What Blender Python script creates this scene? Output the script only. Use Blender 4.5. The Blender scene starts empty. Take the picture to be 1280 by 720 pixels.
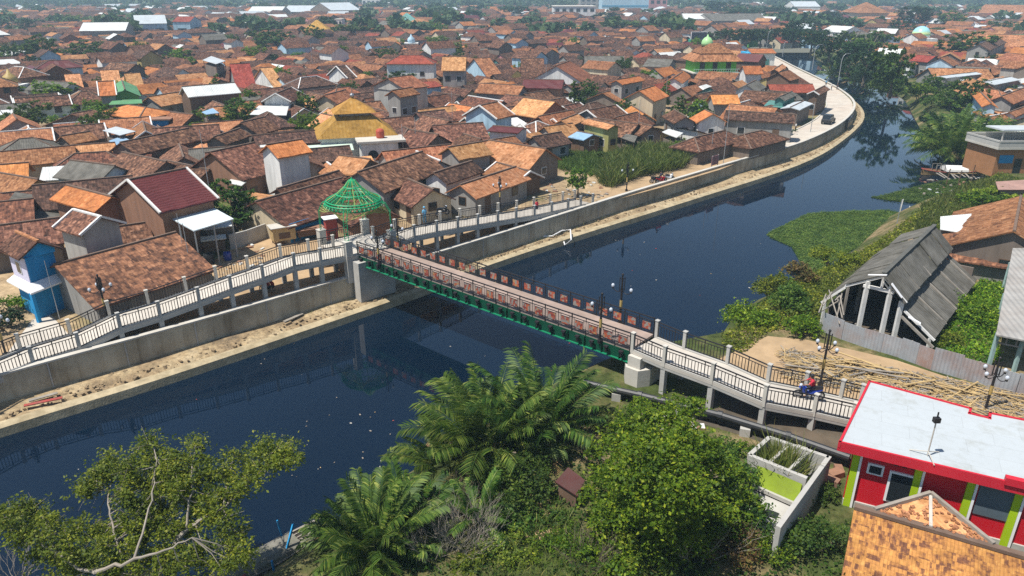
import bpy, math, random
import numpy as np
from mathutils import Vector, Matrix, noise as mnoise
random.seed(7)
R = random.Random(11)
S = bpy.context.scene
COL = S.collection
PI = math.pi
# ---------------------------------------------------------------- survey: camera figures turn photo readings into metres
FOC, PITCH, CAMH = 900.0, math.radians(22.5), 26.0
CS, SN = math.cos(PITCH), math.sin(PITCH)
GZ = 2.6                                   # level of the town
def P(x, y, z=GZ):
    u = (x-640)/FOC; v = (y-360)/FOC
    t = (z-CAMH)/(-SN-v*CS)
    return Vector((u*t, (CS-v*SN)*t, z))
def Q(p):
    Z = p[2]-CAMH
    f = p[1]*CS-Z*SN; up = p[1]*SN+Z*CS
    if f < .1: return (-9999, 9999, f)
    return (640+FOC*p[0]/f, 360-FOC*up/f, f)

# ---------------------------------------------------------------- scene objects
def tag(o, label=None, cat=None, group=None, kind=None):
    if label: o['label'] = label
    if cat: o['category'] = cat
    if group: o['group'] = group
    if kind: o['kind'] = kind
    return o
def thing(name, label, cat, loc, group=None):
    o = bpy.data.objects.new(name, None); COL.objects.link(o)
    o.location = Vector(loc); o.empty_display_size = .3
    o['base'] = [float(c) for c in loc]
    return tag(o, label, cat, group)
def wpos(o):
    v = Vector((0,0,0))
    while o is not None:
        v += o.location; o = o.parent
    return v
def dup(o, loc, label=None, group=None, parent=None, rz=None, scale=None):
    c = o.copy(); COL.objects.link(c)
    if parent is None:
        c.location = loc
        if label: c['label'] = label
        if group: c['group'] = group
        if rz is not None: c.rotation_euler = (0,0,rz)
        if scale is not None: c.scale = (scale,scale,scale) if not hasattr(scale,'__len__') else scale
    else:
        c.parent = parent
    for ch in list(o.children): dup(ch, None, parent=c)
    return c

class MB:
    """collects faces, builds ONE mesh with metric uv coordinates"""
    def __init__(s): s.v=[]; s.f=[]; s.m=[]
    def face(s, pts, m=0):
        b=len(s.v); s.v += [tuple(p) for p in pts]; s.f.append(tuple(range(b,b+len(pts)))); s.m.append(m)
    def poly(s, verts, faces, m=0):
        b=len(s.v); s.v += [tuple(p) for p in verts]
        for f in faces: s.f.append(tuple(b+i for i in f)); s.m.append(m)
    def box(s, c, size, m=0, ang=0, ax=None):
        """axis box centred at c; ang turns about z; or ax=(ex,ey,ez) unit vectors"""
        c=Vector(c); hx,hy,hz=[q/2 for q in size]
        if ax is None:
            ex=Vector((math.cos(ang),math.sin(ang),0)); ey=Vector((-math.sin(ang),math.cos(ang),0)); ez=Vector((0,0,1))
        else: ex,ey,ez=ax
        vs=[c+ex*(hx*i)+ey*(hy*j)+ez*(hz*k) for k in(-1,1) for j in(-1,1) for i in(-1,1)]
        s.poly(vs,[(0,2,3,1),(4,5,7,6),(0,1,5,4),(2,6,7,3),(0,4,6,2),(1,3,7,5)],m)
    def bar(s, a, b, w, h=None, m=0, up=(0,0,1)):
        a=Vector(a); b=Vector(b); d=b-a; L=d.length
        if L<1e-6: return
        ez=d/L; u=Vector(up)
        if abs(ez.dot(u))>.98: u=Vector((1,0,0))
        ex=ez.cross(u).normalized(); ey=ex.cross(ez)
        s.box((a+b)/2,(w,h if h else w,L),m,ax=(ex,ey,ez))
    def tube(s, pts, rad, n=6, m=0, cap=True):
        pts=[Vector(p) for p in pts]
        if not hasattr(rad,'__len__'): rad=[rad]*len(pts)
        rings=[]; prev=None
        for i,p in enumerate(pts):
            d=(pts[min(i+1,len(pts)-1)]-pts[max(i-1,0)])
            if d.length<1e-6: d=Vector((0,0,1))
            d.normalize()
            if prev is None:
                u=Vector((0,0,1)) if abs(d.z)<.9 else Vector((1,0,0))
                ex=d.cross(u).normalized()
            else:
                ex=(prev-d*prev.dot(d))
                ex=ex.normalized() if ex.length>1e-5 else d.orthogonal().normalized()
            prev=ex; ey=d.cross(ex)
            rings.append([p+(ex*math.cos(2*PI*k/n)+ey*math.sin(2*PI*k/n))*rad[i] for k in range(n)])
        b=len(s.v)
        for r in rings: s.v += [tuple(q) for q in r]
        for i in range(len(rings)-1):
            for k in range(n):
                k2=(k+1)%n
                s.f.append((b+i*n+k,b+i*n+k2,b+(i+1)*n+k2,b+(i+1)*n+k)); s.m.append(m)
        if cap:
            s.f.append(tuple(b+k for k in range(n))[::-1]); s.m.append(m)
            s.f.append(tuple(b+(len(rings)-1)*n+k for k in range(n))); s.m.append(m)
    def cyl(s, a, r, h, n=10, m=0, r2=None): s.tube([a,Vector(a)+Vector((0,0,h))],[r,r if r2 is None else r2],n,m)
    def ball(s, c, r, n=8, m=0, sz=1.0, half=False):
        c=Vector(c); rows=[]; k0=0 if half else -n//2
        cnt=[]
        for i in range(n//2+1 if half else n+1):
            t=(PI/2)*(i/(n//2)) if half else -PI/2+PI*i/n
            cnt.append((max(math.cos(t),.01)*r, math.sin(t)*r*sz))
        s.tube_rings(c,cnt,max(8,n*3//2),m)
    def tube_rings(s,c,prof,n,m=0):
        b=len(s.v); c=Vector(c)
        for (r,z) in prof:
            s.v += [tuple(c+Vector((r*math.cos(2*PI*k/n),r*math.sin(2*PI*k/n),z))) for k in range(n)]
        for i in range(len(prof)-1):
            for k in range(n):
                k2=(k+1)%n
                s.f.append((b+i*n+k,b+i*n+k2,b+(i+1)*n+k2,b+(i+1)*n+k)); s.m.append(m)
        s.f.append(tuple(b+k for k in range(n))[::-1]); s.m.append(m)
        s.f.append(tuple(b+(len(prof)-1)*n+k for k in range(n))); s.m.append(m)
    def prism(s, foot, z0, z1, m=0, mtop=None):
        n=len(foot); a=[(p[0],p[1],z0) for p in foot]; t=[(p[0],p[1],z1) for p in foot]
        for i in range(n):
            j=(i+1)%n; s.face([a[i],a[j],t[j],t[i]],m)
        s.face(t,m if mtop is None else mtop); s.face(a[::-1],m)
    def build(s, name, mats, parent=None, smooth=False, origin=None):
        if not isinstance(mats,(list,tuple)): mats=[mats]
        org = wpos(parent) if parent is not None else (Vector(origin) if origin is not None else Vector((0,0,0)))
        V=np.array(s.v,dtype=np.float64).reshape(-1,3)
        me=bpy.data.meshes.new(name)
        me.from_pydata((V-np.array(org)).tolist(),[],s.f)
        for mt in mats: me.materials.append(mt)
        if len(mats)>1: me.polygons.foreach_set('material_index',s.m)
        uv=me.uv_layers.new(name='UVMap')
        co=np.zeros(len(s.f)*0)
        nl=len(me.loops); uvs=np.zeros((nl,2)); li=0
        for f in s.f:
            p=V[list(f)]
            # newell normal
            q=np.roll(p,-1,0); nn=np.array([((p[:,1]-q[:,1])*(p[:,2]+q[:,2])).sum(),((p[:,2]-q[:,2])*(p[:,0]+q[:,0])).sum(),((p[:,0]-q[:,0])*(p[:,1]+q[:,1])).sum()])
            l=math.sqrt(nn[0]**2+nn[1]**2+nn[2]**2)
            if l>1e-9: nn=nn/l
            if nn[0]**2+nn[1]**2<1e-4: uu=(1,0,0); dd=(0,1,0)
            else:
                h=math.hypot(nn[0],nn[1]); uu=(-nn[1]/h,nn[0]/h,0)
                dd=(nn[1]*uu[2]-nn[2]*uu[1], nn[2]*uu[0]-nn[0]*uu[2], nn[0]*uu[1]-nn[1]*uu[0])
            uvs[li:li+len(f),0]=p@np.array(uu); uvs[li:li+len(f),1]=p@np.array(dd); li+=len(f)
        uv.data.foreach_set('uv',uvs.ravel())
        if smooth: me.polygons.foreach_set('use_smooth',[True]*len(me.polygons))
        me.update()
        o=bpy.data.objects.new(name,me); COL.objects.link(o)
        if parent is not None: o.parent=parent
        else: o.location=org
        return o

# ---------------------------------------------------------------- materials
def NN(nt, typ, ins=None, **kw):
    n=nt.nodes.new(typ)
    for k,v in kw.items(): setattr(n,k,v)
    for k,v in (ins or {}).items():
        if isinstance(v,bpy.types.NodeSocket): nt.links.new(v,n.inputs[k])
        else: n.inputs[k].default_value=v
    return n
def newmat(name):
    m=bpy.data.materials.new(name); m.use_nodes=True; nt=m.node_tree
    b=nt.nodes['Principled BSDF']; return m,nt,b
def c4(c): return (c[0],c[1],c[2],1)
def ramp(nt, fac, stops, interp='LINEAR'):
    n=nt.nodes.new('ShaderNodeValToRGB'); cr=n.color_ramp; cr.interpolation=interp
    while len(cr.elements)<len(stops): cr.elements.new(.5)
    for e,(p,c) in zip(cr.elements,stops): e.position=p; e.color=c4(c) if hasattr(c,'__len__') else (c,c,c,1)
    nt.links.new(fac,n.inputs[0]); return n.outputs[0]
def math_(nt,op,a,b=None,c=None):
    n=nt.nodes.new('ShaderNodeMath'); n.operation=op
    for i,v in enumerate((a,b,c)):
        if v is None: continue
        if isinstance(v,bpy.types.NodeSocket): nt.links.new(v,n.inputs[i])
        else: n.inputs[i].default_value=v
    return n.outputs[0]
def mixc(nt,typ,fac,a,b):
    n=nt.nodes.new('ShaderNodeMix'); n.data_type='RGBA'; n.blend_type=typ
    for i,v in ((0,fac),(6,a),(7,b)):
        if isinstance(v,bpy.types.NodeSocket): nt.links.new(v,n.inputs[i])
        else: n.inputs[i].default_value=c4(v) if hasattr(v,'__len__') else v
    return n.outputs[2]
def seedval(nt):
    oi=nt.nodes.new('ShaderNodeObjectInfo'); g=nt.nodes.new('ShaderNodeNewGeometry')
    return math_(nt,'FRACT',math_(nt,'ADD',oi.outputs['Random'],g.outputs['Random Per Island'])), oi.outputs['Random']
def mat_tile(name, cols, tu=.3, tv=.36, stain=.45, patch=.5, rough=.85):
    m,nt,b=newmat(name)
    uv=NN(nt,'ShaderNodeTexCoord').outputs['UV']; sx=NN(nt,'ShaderNodeSeparateXYZ',{0:uv})
    oi=NN(nt,'ShaderNodeObjectInfo').outputs['Random']
    sd=math_(nt,'MULTIPLY',oi,57.0)
    fv=math_(nt,'FLOOR',math_(nt,'DIVIDE',sx.outputs[1],tv))
    fu=math_(nt,'FLOOR',math_(nt,'ADD',math_(nt,'DIVIDE',sx.outputs[0],tu),math_(nt,'MULTIPLY',fv,.5)))
    cx=NN(nt,'ShaderNodeCombineXYZ',{0:fu,1:fv,2:sd}).outputs[0]
    wn=NN(nt,'ShaderNodeTexWhiteNoise',{'Vector':cx},noise_dimensions='3D').outputs['Value']
    off=NN(nt,'ShaderNodeCombineXYZ',{0:sx.outputs[0],1:sx.outputs[1],2:sd}).outputs[0]
    n1=NN(nt,'ShaderNodeTexNoise',{'Vector':off,'Scale':.9,'Detail':8.0,'Roughness':.75}).outputs[0]
    n2=NN(nt,'ShaderNodeTexNoise',{'Vector':off,'Scale':.28,'Detail':3.0}).outputs[0]
    n3=NN(nt,'ShaderNodeTexNoise',{'Vector':off,'Scale':1.9,'Detail':4.0,'Roughness':.7}).outputs[0]
    f=math_(nt,'ADD',math_(nt,'MULTIPLY',wn,1-patch),math_(nt,'MULTIPLY',math_(nt,'MULTIPLY_ADD',n3,3.2,-1.1),patch))
    st=[(i/(len(cols)-1),c) for i,c in enumerate(cols)]
    c=ramp(nt,f,st)
    c=mixc(nt,'MULTIPLY',stain,c,ramp(nt,n1,[(.36,.3),(.52,1.0)]))
    c=mixc(nt,'MULTIPLY',.8,c,ramp(nt,n2,[(.3,.62),(.65,1.15)]))
    hs=NN(nt,'ShaderNodeHueSaturation',{'Color':c,'Hue':math_(nt,'MULTIPLY_ADD',oi,.016,.492),'Value':math_(nt,'MULTIPLY_ADD',math_(nt,'FRACT',math_(nt,'MULTIPLY',oi,7.3)),.5,.75)})
    nt.links.new(hs.outputs[0],b.inputs['Base Color'])
    saw=math_(nt,'FRACT',math_(nt,'DIVIDE',sx.outputs[1],tv))
    wv=math_(nt,'SINE',math_(nt,'MULTIPLY',sx.outputs[0],2*PI/tu))
    h=math_(nt,'ADD',math_(nt,'ADD',saw,math_(nt,'MULTIPLY',wv,.3)),math_(nt,'MULTIPLY',wn,.9))
    bp=NN(nt,'ShaderNodeBump',{'Height':h,'Strength':.7,'Distance':.05})
    nt.links.new(bp.outputs[0],b.inputs['Normal']); b.inputs['Roughness'].default_value=rough
    b.inputs['Specular IOR Level'].default_value=.2
    return m
def mat_plain(name, col, rough=.8, var=.25, scale=1.2, dirt=.0, dcol=(.12,.1,.08), metal=0, spec=.3, bump=.0, corr=0, corr_axis=0, zs=1.0):
    m,nt,b=newmat(name)
    tc=NN(nt,'ShaderNodeTexCoord'); ob=tc.outputs['Object']
    oi=NN(nt,'ShaderNodeObjectInfo').outputs['Random']
    v=NN(nt,'ShaderNodeVectorMath',{0:ob,1:NN(nt,'ShaderNodeCombineXYZ',{0:math_(nt,'MULTIPLY',oi,31.0)}).outputs[0]},operation='ADD').outputs[0]
    if zs!=1: v=NN(nt,'ShaderNodeMapping',{'Vector':v,'Scale':(1.6,1.6,zs)}).outputs[0]
    n=NN(nt,'ShaderNodeTexNoise',{'Vector':v,'Scale':scale,'Detail':6.0,'Roughness':.62}).outputs[0]
    c=mixc(nt,'MULTIPLY',1.0,col,ramp(nt,n,[(.25,1-var),(.75,1+var*.35)]))
    if dirt:
        n2=NN(nt,'ShaderNodeTexNoise',{'Vector':v,'Scale':scale*.45,'Detail':8.0,'Roughness':.7}).outputs[0]
        c=mixc(nt,'MIX',math_(nt,'MULTIPLY',ramp(nt,n2,[(.46,0),(.68,1)]),dirt),c,dcol)
    nt.links.new(c,b.inputs['Base Color'])
    b.inputs['Roughness'].default_value=rough; b.inputs['Metallic'].default_value=metal; b.inputs['Specular IOR Level'].default_value=spec
    h=None
    if corr:
        sx=NN(nt,'ShaderNodeSeparateXYZ',{0:tc.outputs['UV']})
        h=math_(nt,'SINE',math_(nt,'MULTIPLY',sx.outputs[corr_axis],2*PI/corr))
        bp=NN(nt,'ShaderNodeBump',{'Height':h,'Strength':.35,'Distance':corr*.2}); nt.links.new(bp.outputs[0],b.inputs['Normal'])
    elif bump:
        n3=NN(nt,'ShaderNodeTexNoise',{'Vector':ob,'Scale':scale*6,'Detail':5.0}).outputs[0]
        bp=NN(nt,'ShaderNodeBump',{'Height':n3,'Strength':bump,'Distance':.06}); nt.links.new(bp.outputs[0],b.inputs['Normal'])
    return m
def mat_leaf(name, c1, c2, c3=None, trans=.35, hue=.0):
    m,nt,b=newmat(name)
    g=NN(nt,'ShaderNodeNewGeometry'); oi=NN(nt,'ShaderNodeObjectInfo').outputs['Random']
    st=[(0,c1),(.75,c2),(1,c3 or c2)]
    c=ramp(nt,g.outputs['Random Per Island'],st)
    tc=NN(nt,'ShaderNodeTexCoord')
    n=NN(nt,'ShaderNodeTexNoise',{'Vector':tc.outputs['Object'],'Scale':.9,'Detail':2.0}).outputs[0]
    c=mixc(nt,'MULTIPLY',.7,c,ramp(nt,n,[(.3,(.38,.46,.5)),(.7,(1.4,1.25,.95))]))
    hs=NN(nt,'ShaderNodeHueSaturation',{'Color':c,'Hue':math_(nt,'MULTIPLY_ADD',oi,.03,.485),'Value':math_(nt,'MULTIPLY_ADD',math_(nt,'FRACT',math_(nt,'MULTIPLY',oi,5.7)),.5,.75)})
    nt.links.new(hs.outputs[0],b.inputs['Base Color'])
    b.inputs['Roughness'].default_value=.55; b.inputs['Specular IOR Level'].default_value=.25
    t=NN(nt,'ShaderNodeBsdfTranslucent',{'Color':hs.outputs[0]})
    mx=NN(nt,'ShaderNodeMixShader',{0:trans,1:b.outputs[0],2:t.outputs[0]})
    nt.links.new(mx.outputs[0],nt.nodes['Material Output'].inputs['Surface'])
    return m
M={}
BR=[(.022,.013,.01),(.09,.043,.029),(.19,.09,.056),(.38,.2,.125)]
M['brown']=mat_tile('brown_tile',BR)
M['dark']=mat_tile('dark_brown_tile',[(.018,.012,.01),(.066,.037,.028),(.135,.073,.052),(.3,.165,.11)])
M['mixed']=mat_tile('weathered_tile',[(.022,.014,.012),(.1,.045,.03),(.21,.09,.052),(.35,.165,.095)],stain=.5)
M['orange']=mat_tile('orange_tile',[(.11,.045,.026),(.26,.105,.05),(.36,.155,.075),(.5,.26,.14)],stain=.5,patch=.4)
M['bright']=mat_tile('bright_orange_tile',[(.3,.1,.035),(.41,.15,.05),(.48,.18,.06),(.56,.25,.1)],stain=.3,patch=.35)
M['tan']=mat_tile('pale_orange_tile',[(.2,.085,.035),(.42,.19,.08),(.52,.26,.12),(.6,.34,.18)],stain=.45)
M['red']=mat_tile('red_tile',[(.16,.035,.025),(.25,.055,.035),(.31,.075,.045),(.36,.11,.07)],stain=.3)
M['yellow']=mat_tile('mossy_yellow_tile',[(.3,.165,.035),(.4,.22,.045),(.47,.265,.06),(.48,.31,.1)],tu=.5,tv=.45,stain=.22,patch=.5)
M['flower']=mat_tile('spotted_orange_tile',[(.09,.035,.025),(.15,.06,.035),(.36,.15,.05),(.44,.195,.06),(.5,.25,.085)],tu=.14,tv=.24,stain=.45,patch=.5)
M['maroon']=mat_plain('maroon_metal',(.115,.028,.026),.45,.3,.5,corr=.35,corr_axis=1)
M['greysheet']=mat_plain('grey_asbestos',(.155,.148,.13),.95,.55,.9,.75,(.075,.07,.055),corr=.3,spec=.1)
M['paletin']=mat_plain('pale_tin',(.62,.64,.62),.5,.2,.6,.25,(.3,.24,.18),corr=.3)
M['white_roof']=mat_plain('white_roof_sheet',(.45,.49,.51),.6,.16,.4,.35,(.34,.33,.3))
M['bluetin']=mat_plain('blue_tin',(.25,.4,.55),.5,.2,.6,.2,(.3,.25,.2),corr=.3)
M['tealtin']=mat_plain('teal_tin',(.08,.27,.24),.5,.3,.6,.3,(.2,.15,.1),corr=.3)
M['greenroof']=mat_plain('green_roof',(.1,.28,.12),.6,.3,.6,.3,(.2,.15,.1))
for k,c in dict(white=(.74,.74,.71),cream=(.62,.52,.36),grey=(.3,.29,.27),ltblue=(.42,.6,.72),blue=(.02,.28,.58),green=(.13,.42,.1),brick=(.3,.16,.1),wood=(.16,.1,.065),
                teal=(.1,.26,.23),ochre=(.42,.34,.14),pink=(.55,.25,.25),olive=(.34,.33,.12),block=(.4,.39,.36),dim=(.2,.16,.13)).items():
    M['w_'+k]=mat_plain('wall_'+k,c,.88,.32,1.0,.55 if k not in('blue','green') else .3,tuple(q*.42+.03 for q in c),zs=.22)
M['trim']=mat_plain('white_trim',(.7,.69,.66),.7,.15,2,.3,(.35,.32,.28))
M['cap']=mat_plain('mortar_ridge',(.17,.115,.085),.9,.4,1.5,.4,(.12,.09,.07))
M['glass']=mat_plain('dark_glass',(.02,.025,.03),.15,.2,1,spec=.5)
M['doorw']=mat_plain('door_wood',(.13,.08,.05),.7,.3,2)
M['conc']=mat_plain('concrete',(.42,.41,.38),.85,.22,.8,.3,(.25,.22,.18),bump=.15)
M['concw']=mat_plain('pale_concrete',(.5,.475,.42),.85,.18,.8,.3,(.36,.32,.26),bump=.12)
M['deck']=mat_plain('deck_concrete',(.5,.46,.4),.85,.2,.7,.3,(.32,.27,.22))
M['black']=mat_plain('black_iron',(.022,.02,.022),.5,.2,3)
M['green_steel']=mat_plain('green_steel',(.002,.062,.032),.5,.3,1.5)
M['green_edge']=mat_plain('bright_green_steel',(.008,.19,.09),.5,.25,1.5)
M['gaz']=mat_plain('gazebo_green',(.01,.30,.12),.5,.2,2)
M['gazy']=mat_plain('gazebo_yellow_green',(.28,.36,.1),.5,.2,2)
M['gold']=mat_plain('gold_paint',(.42,.3,.1),.5,.2,2)
M['globe']=mat_plain('white_globe',(.5,.54,.6),.25,.05,1)
M['dirt']=mat_plain('dirt',(.4,.28,.16),.95,.35,.6,.5,(.28,.19,.11),bump=.5)
M['bark']=mat_plain('bark',(.17,.135,.1),.9,.4,2,bump=.4)
M['palebark']=mat_plain('pale_bark',(.3,.265,.22),.9,.35,2,.4,(.2,.16,.12))
M['bamboo']=mat_plain('bamboo',(.5,.36,.17),.7,.45,.9,.4,(.2,.13,.07))
M['plank']=mat_plain('weathered_plank',(.3,.27,.23),.85,.35,1.5,.3,(.13,.11,.09))
M['rusty']=mat_plain('rusty_sheet',(.33,.35,.37),.6,.3,.5,.65,(.28,.12,.06),corr=.22)
M['pipe']=mat_plain('black_pipe',(.03,.032,.036),.45,.3,2,.3,(.1,.09,.08))
M['redwall']=mat_plain('red_paint',(.52,.008,.02),.6,.12,.7)
M['redfascia']=mat_plain('red_fascia',(.5,.018,.035),.6,.12,.8)
M['lime']=mat_plain('lime_paint',(.36,.52,.01),.6,.12,1)
M['limedirty']=mat_plain('mossy_lime',(.27,.37,.03),.8,.35,1,.5,(.2,.23,.06))
M['whitepaint']=mat_plain('white_paint',(.78,.78,.78),.5,.08,1)
M['cloth_red']=mat_plain('red_cloth',(.5,.03,.05),.8)
M['cloth_blue']=mat_plain('blue_cloth',(.15,.4,.6),.8)
M['cloth_dark']=mat_plain('dark_cloth',(.03,.03,.045),.8)
M['cloth_white']=mat_plain('white_cloth',(.72,.72,.7),.8,.2,2)
M['skin']=mat_plain('skin',(.28,.16,.1),.6,.1)
M['hair']=mat_plain('hair',(.015,.012,.01),.5,.1)
M['tyre']=mat_plain('tyre',(.02,.02,.02),.8)
M['bikeblue']=mat_plain('blue_bodywork',(.02,.05,.3),.3,.1,spec=.5)
M['bikered']=mat_plain('red_bodywork',(.4,.02,.03),.3,.1,spec=.5)
M['bikeblack']=mat_plain('black_bodywork',(.02,.02,.022),.3,.1,spec=.5)
M['chrome']=mat_plain('grey_metal',(.35,.35,.36),.35,.1,metal=.8)
M['boat']=mat_plain('boat_wood',(.3,.2,.09),.8,.4,1.5,.4,(.12,.09,.06))
M['boatred']=mat_plain('boat_red_rail',(.34,.06,.05),.7,.3,2,.3,(.2,.15,.12))
M['tarp']=mat_plain('white_tarp',(.66,.66,.64),.7,.2,1.5)
M['galv']=mat_plain('galvanised_pole',(.4,.42,.43),.45,.2,2,metal=.3)
M['rock']=mat_plain('rubble',(.3,.26,.21),.9,.5,1.5,.4,(.15,.12,.1))
M['rubble_dirt']=mat_plain('clod',(.3,.22,.13),.95,.5,1.5,.5,(.15,.11,.07))
M['dirt_and_shade']=mat_plain('soil_and_shade',(.09,.075,.055),.95,.5,.8,.4,(.2,.14,.09),bump=.4)  # dark floors, and soil with painted shade under the right ramp
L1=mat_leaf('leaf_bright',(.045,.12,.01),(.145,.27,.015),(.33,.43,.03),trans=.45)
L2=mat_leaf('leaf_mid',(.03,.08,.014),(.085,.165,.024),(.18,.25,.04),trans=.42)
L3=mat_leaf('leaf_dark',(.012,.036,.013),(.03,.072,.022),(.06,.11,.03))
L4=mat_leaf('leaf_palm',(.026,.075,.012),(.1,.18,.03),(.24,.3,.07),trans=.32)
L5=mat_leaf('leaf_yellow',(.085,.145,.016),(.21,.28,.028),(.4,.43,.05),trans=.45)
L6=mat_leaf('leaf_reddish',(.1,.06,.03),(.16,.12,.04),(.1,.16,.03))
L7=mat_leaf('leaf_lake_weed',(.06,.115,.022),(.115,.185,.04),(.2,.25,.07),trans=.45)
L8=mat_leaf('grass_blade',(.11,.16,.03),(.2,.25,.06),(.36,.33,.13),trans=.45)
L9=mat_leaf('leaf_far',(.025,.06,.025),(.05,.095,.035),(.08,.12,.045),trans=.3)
# decorated square tiles of the bridge railing
def mat_streak(name,c1,c2,c3):
    m,nt,b=newmat(name); ge=NN(nt,'ShaderNodeNewGeometry').outputs['Position']
    mp=NN(nt,'ShaderNodeMapping',{'Vector':ge,'Scale':(1.3,1.3,.12)}).outputs[0]
    n1=NN(nt,'ShaderNodeTexNoise',{'Vector':mp,'Scale':1.0,'Detail':7.0,'Roughness':.7}).outputs[0]
    n2=NN(nt,'ShaderNodeTexNoise',{'Vector':ge,'Scale':.22,'Detail':6.0,'Roughness':.65}).outputs[0]
    c=ramp(nt,n1,[(.3,c3),(.47,c1),(.68,c2)]); c=mixc(nt,'MULTIPLY',.9,c,ramp(nt,n2,[(.33,(.55,.5,.42)),(.6,(1.1,1.08,1.0))]))
    nt.links.new(c,b.inputs['Base Color']); b.inputs['Roughness'].default_value=.9; b.inputs['Specular IOR Level'].default_value=.15
    n3=NN(nt,'ShaderNodeTexNoise',{'Vector':ge,'Scale':5.0,'Detail':4.0}).outputs[0]
    bp=NN(nt,'ShaderNodeBump',{'Height':n3,'Strength':.25,'Distance':.05}); nt.links.new(bp.outputs[0],b.inputs['Normal']); return m
def mat_slab(name):
    m,nt,b=newmat(name); ge=NN(nt,'ShaderNodeNewGeometry').outputs['Position']
    rt=NN(nt,'ShaderNodeMapping',{'Vector':ge,'Rotation':(0,0,.44)}).outputs[0]
    bk=NN(nt,'ShaderNodeTexBrick',{'Vector':rt,'Color1':(.4,.435,.45,1),'Color2':(.385,.42,.435,1),'Mortar':(.335,.36,.37,1),'Scale':1.0,'Mortar Size':.012,'Brick Width':2.4,'Row Height':1.1}).outputs[0]
    n1=NN(nt,'ShaderNodeTexNoise',{'Vector':ge,'Scale':.55,'Detail':9.0,'Roughness':.7}).outputs[0]
    n2=NN(nt,'ShaderNodeTexNoise',{'Vector':ge,'Scale':2.2,'Detail':6.0,'Roughness':.7}).outputs[0]
    c=mixc(nt,'MULTIPLY',1.0,bk,ramp(nt,n1,[(.3,(.86,.84,.79)),(.46,(1,1,1))])); c=mixc(nt,'MULTIPLY',.2,c,ramp(nt,n2,[(.3,(.72,.7,.66)),(.55,(1,1,1))]))
    nt.links.new(c,b.inputs['Base Color']); b.inputs['Roughness'].default_value=.7; return m
def mat_panel():
    m,nt,b=newmat('batik_panel')
    uv=NN(nt,'ShaderNodeTexCoord').outputs['UV']
    n=NN(nt,'ShaderNodeTexVoronoi',{'Vector':uv,'Scale':6.0}).outputs['Color']
    s=NN(nt,'ShaderNodeSeparateXYZ',{0:n}).outputs[0]
    c=ramp(nt,s,[(0,(.2,.04,.03)),(.22,(.36,.09,.04)),(.4,(.34,.19,.08)),(.5,(.22,.2,.18)),(.82,(.28,.065,.04))],'CONSTANT')
    nt.links.new(c,b.inputs['Base Color']); b.inputs['Roughness'].default_value=.5
    return m
M['panel']=mat_panel()
M['panelframe']=mat_plain('panel_frame',(.34,.3,.27),.6,.2,2)
# ---------------------------------------------------------------- foliage meshes
def quads_mesh(name, V, mats):
    """V: (n,4,3) array of quads"""
    n=len(V); me=bpy.data.meshes.new(name)
    me.vertices.add(n*4); me.vertices.foreach_set('co',V.reshape(-1).astype(np.float32))
    me.loops.add(n*4); me.loops.foreach_set('vertex_index',np.arange(n*4,dtype=np.int32))
    me.polygons.add(n); me.polygons.foreach_set('loop_start',np.arange(0,n*4,4,dtype=np.int32))
    try: me.polygons.foreach_set('loop_total',np.full(n,4,dtype=np.int32))
    except Exception: pass
    for m in (mats if isinstance(mats,(list,tuple)) else [mats]): me.materials.append(m)
    me.update(calc_edges=True); me.validate()
    return me
def leaf_quads(rs, pts, size, flat=.35, asp=.55, out=None, outw=.5, dz=.6):
    n=len(pts); d=rs.normal(size=(n,3)); d[:,2]*=dz
    if out is not None: d+=out*outw
    d/=np.linalg.norm(d,axis=1)[:,None]+1e-9
    up=rs.normal(size=(n,3))*flat*2; up[:,2]+=1
    if out is not None: up+=out*.5
    s=np.cross(d,up); s/=np.linalg.norm(s,axis=1)[:,None]+1e-9
    L=(size*(.4+1.1*rs.rand(n)**1.5))[:,None]; W=L*asp
    return np.stack([pts-d*L*.5, pts+s*W*.5, pts+d*L*.5, pts-s*W*.5],1)
def crown_quads(seed, blobs, n, size, clump=.28, per=26, fill=.25):
    """blobs: (cx,cy,cz,rx,ry,rz); leaves gathered in clumps on and in the blobs"""
    rs=np.random.RandomState(seed); out=[]
    vol=np.array([b[3]*b[4]+b[4]*b[5] for b in blobs]); vol/=vol.sum()
    for b,fr in zip(blobs,vol):
        k=max(2,int(n*fr/per)); c=np.array(b[:3]); r=np.array(b[3:6])
        d=rs.normal(size=(k,3)); d/=np.linalg.norm(d,axis=1)[:,None]
        d[:,2]=np.where(d[:,2]<-.35,-d[:,2]*.6,d[:,2])
        rad=np.where(rs.rand(k)<fill,.35+.4*rs.rand(k),.74+.46*rs.rand(k)**1.5)
        cc=c+d*r*rad[:,None]
        nk=per; cs=clump*r.mean()*(.35+1.0*rs.rand(k)**1.6)
        pts=np.repeat(cc,nk,0)+rs.normal(size=(k*nk,3))*np.repeat(cs,nk)[:,None]*np.array([.55,.55,.38])
        oo=np.repeat(d,nk,0)
        out.append(leaf_quads(rs,pts,size,out=oo))
    return np.concatenate(out)
def obj_mesh(name, me, parent=None, loc=(0,0,0), kind=None):
    o=bpy.data.objects.new(name,me); COL.objects.link(o)
    if parent is not None: o.parent=parent
    o.location=loc
    if kind: o['kind']=kind
    return o
TREE_LIB=[]
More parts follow.
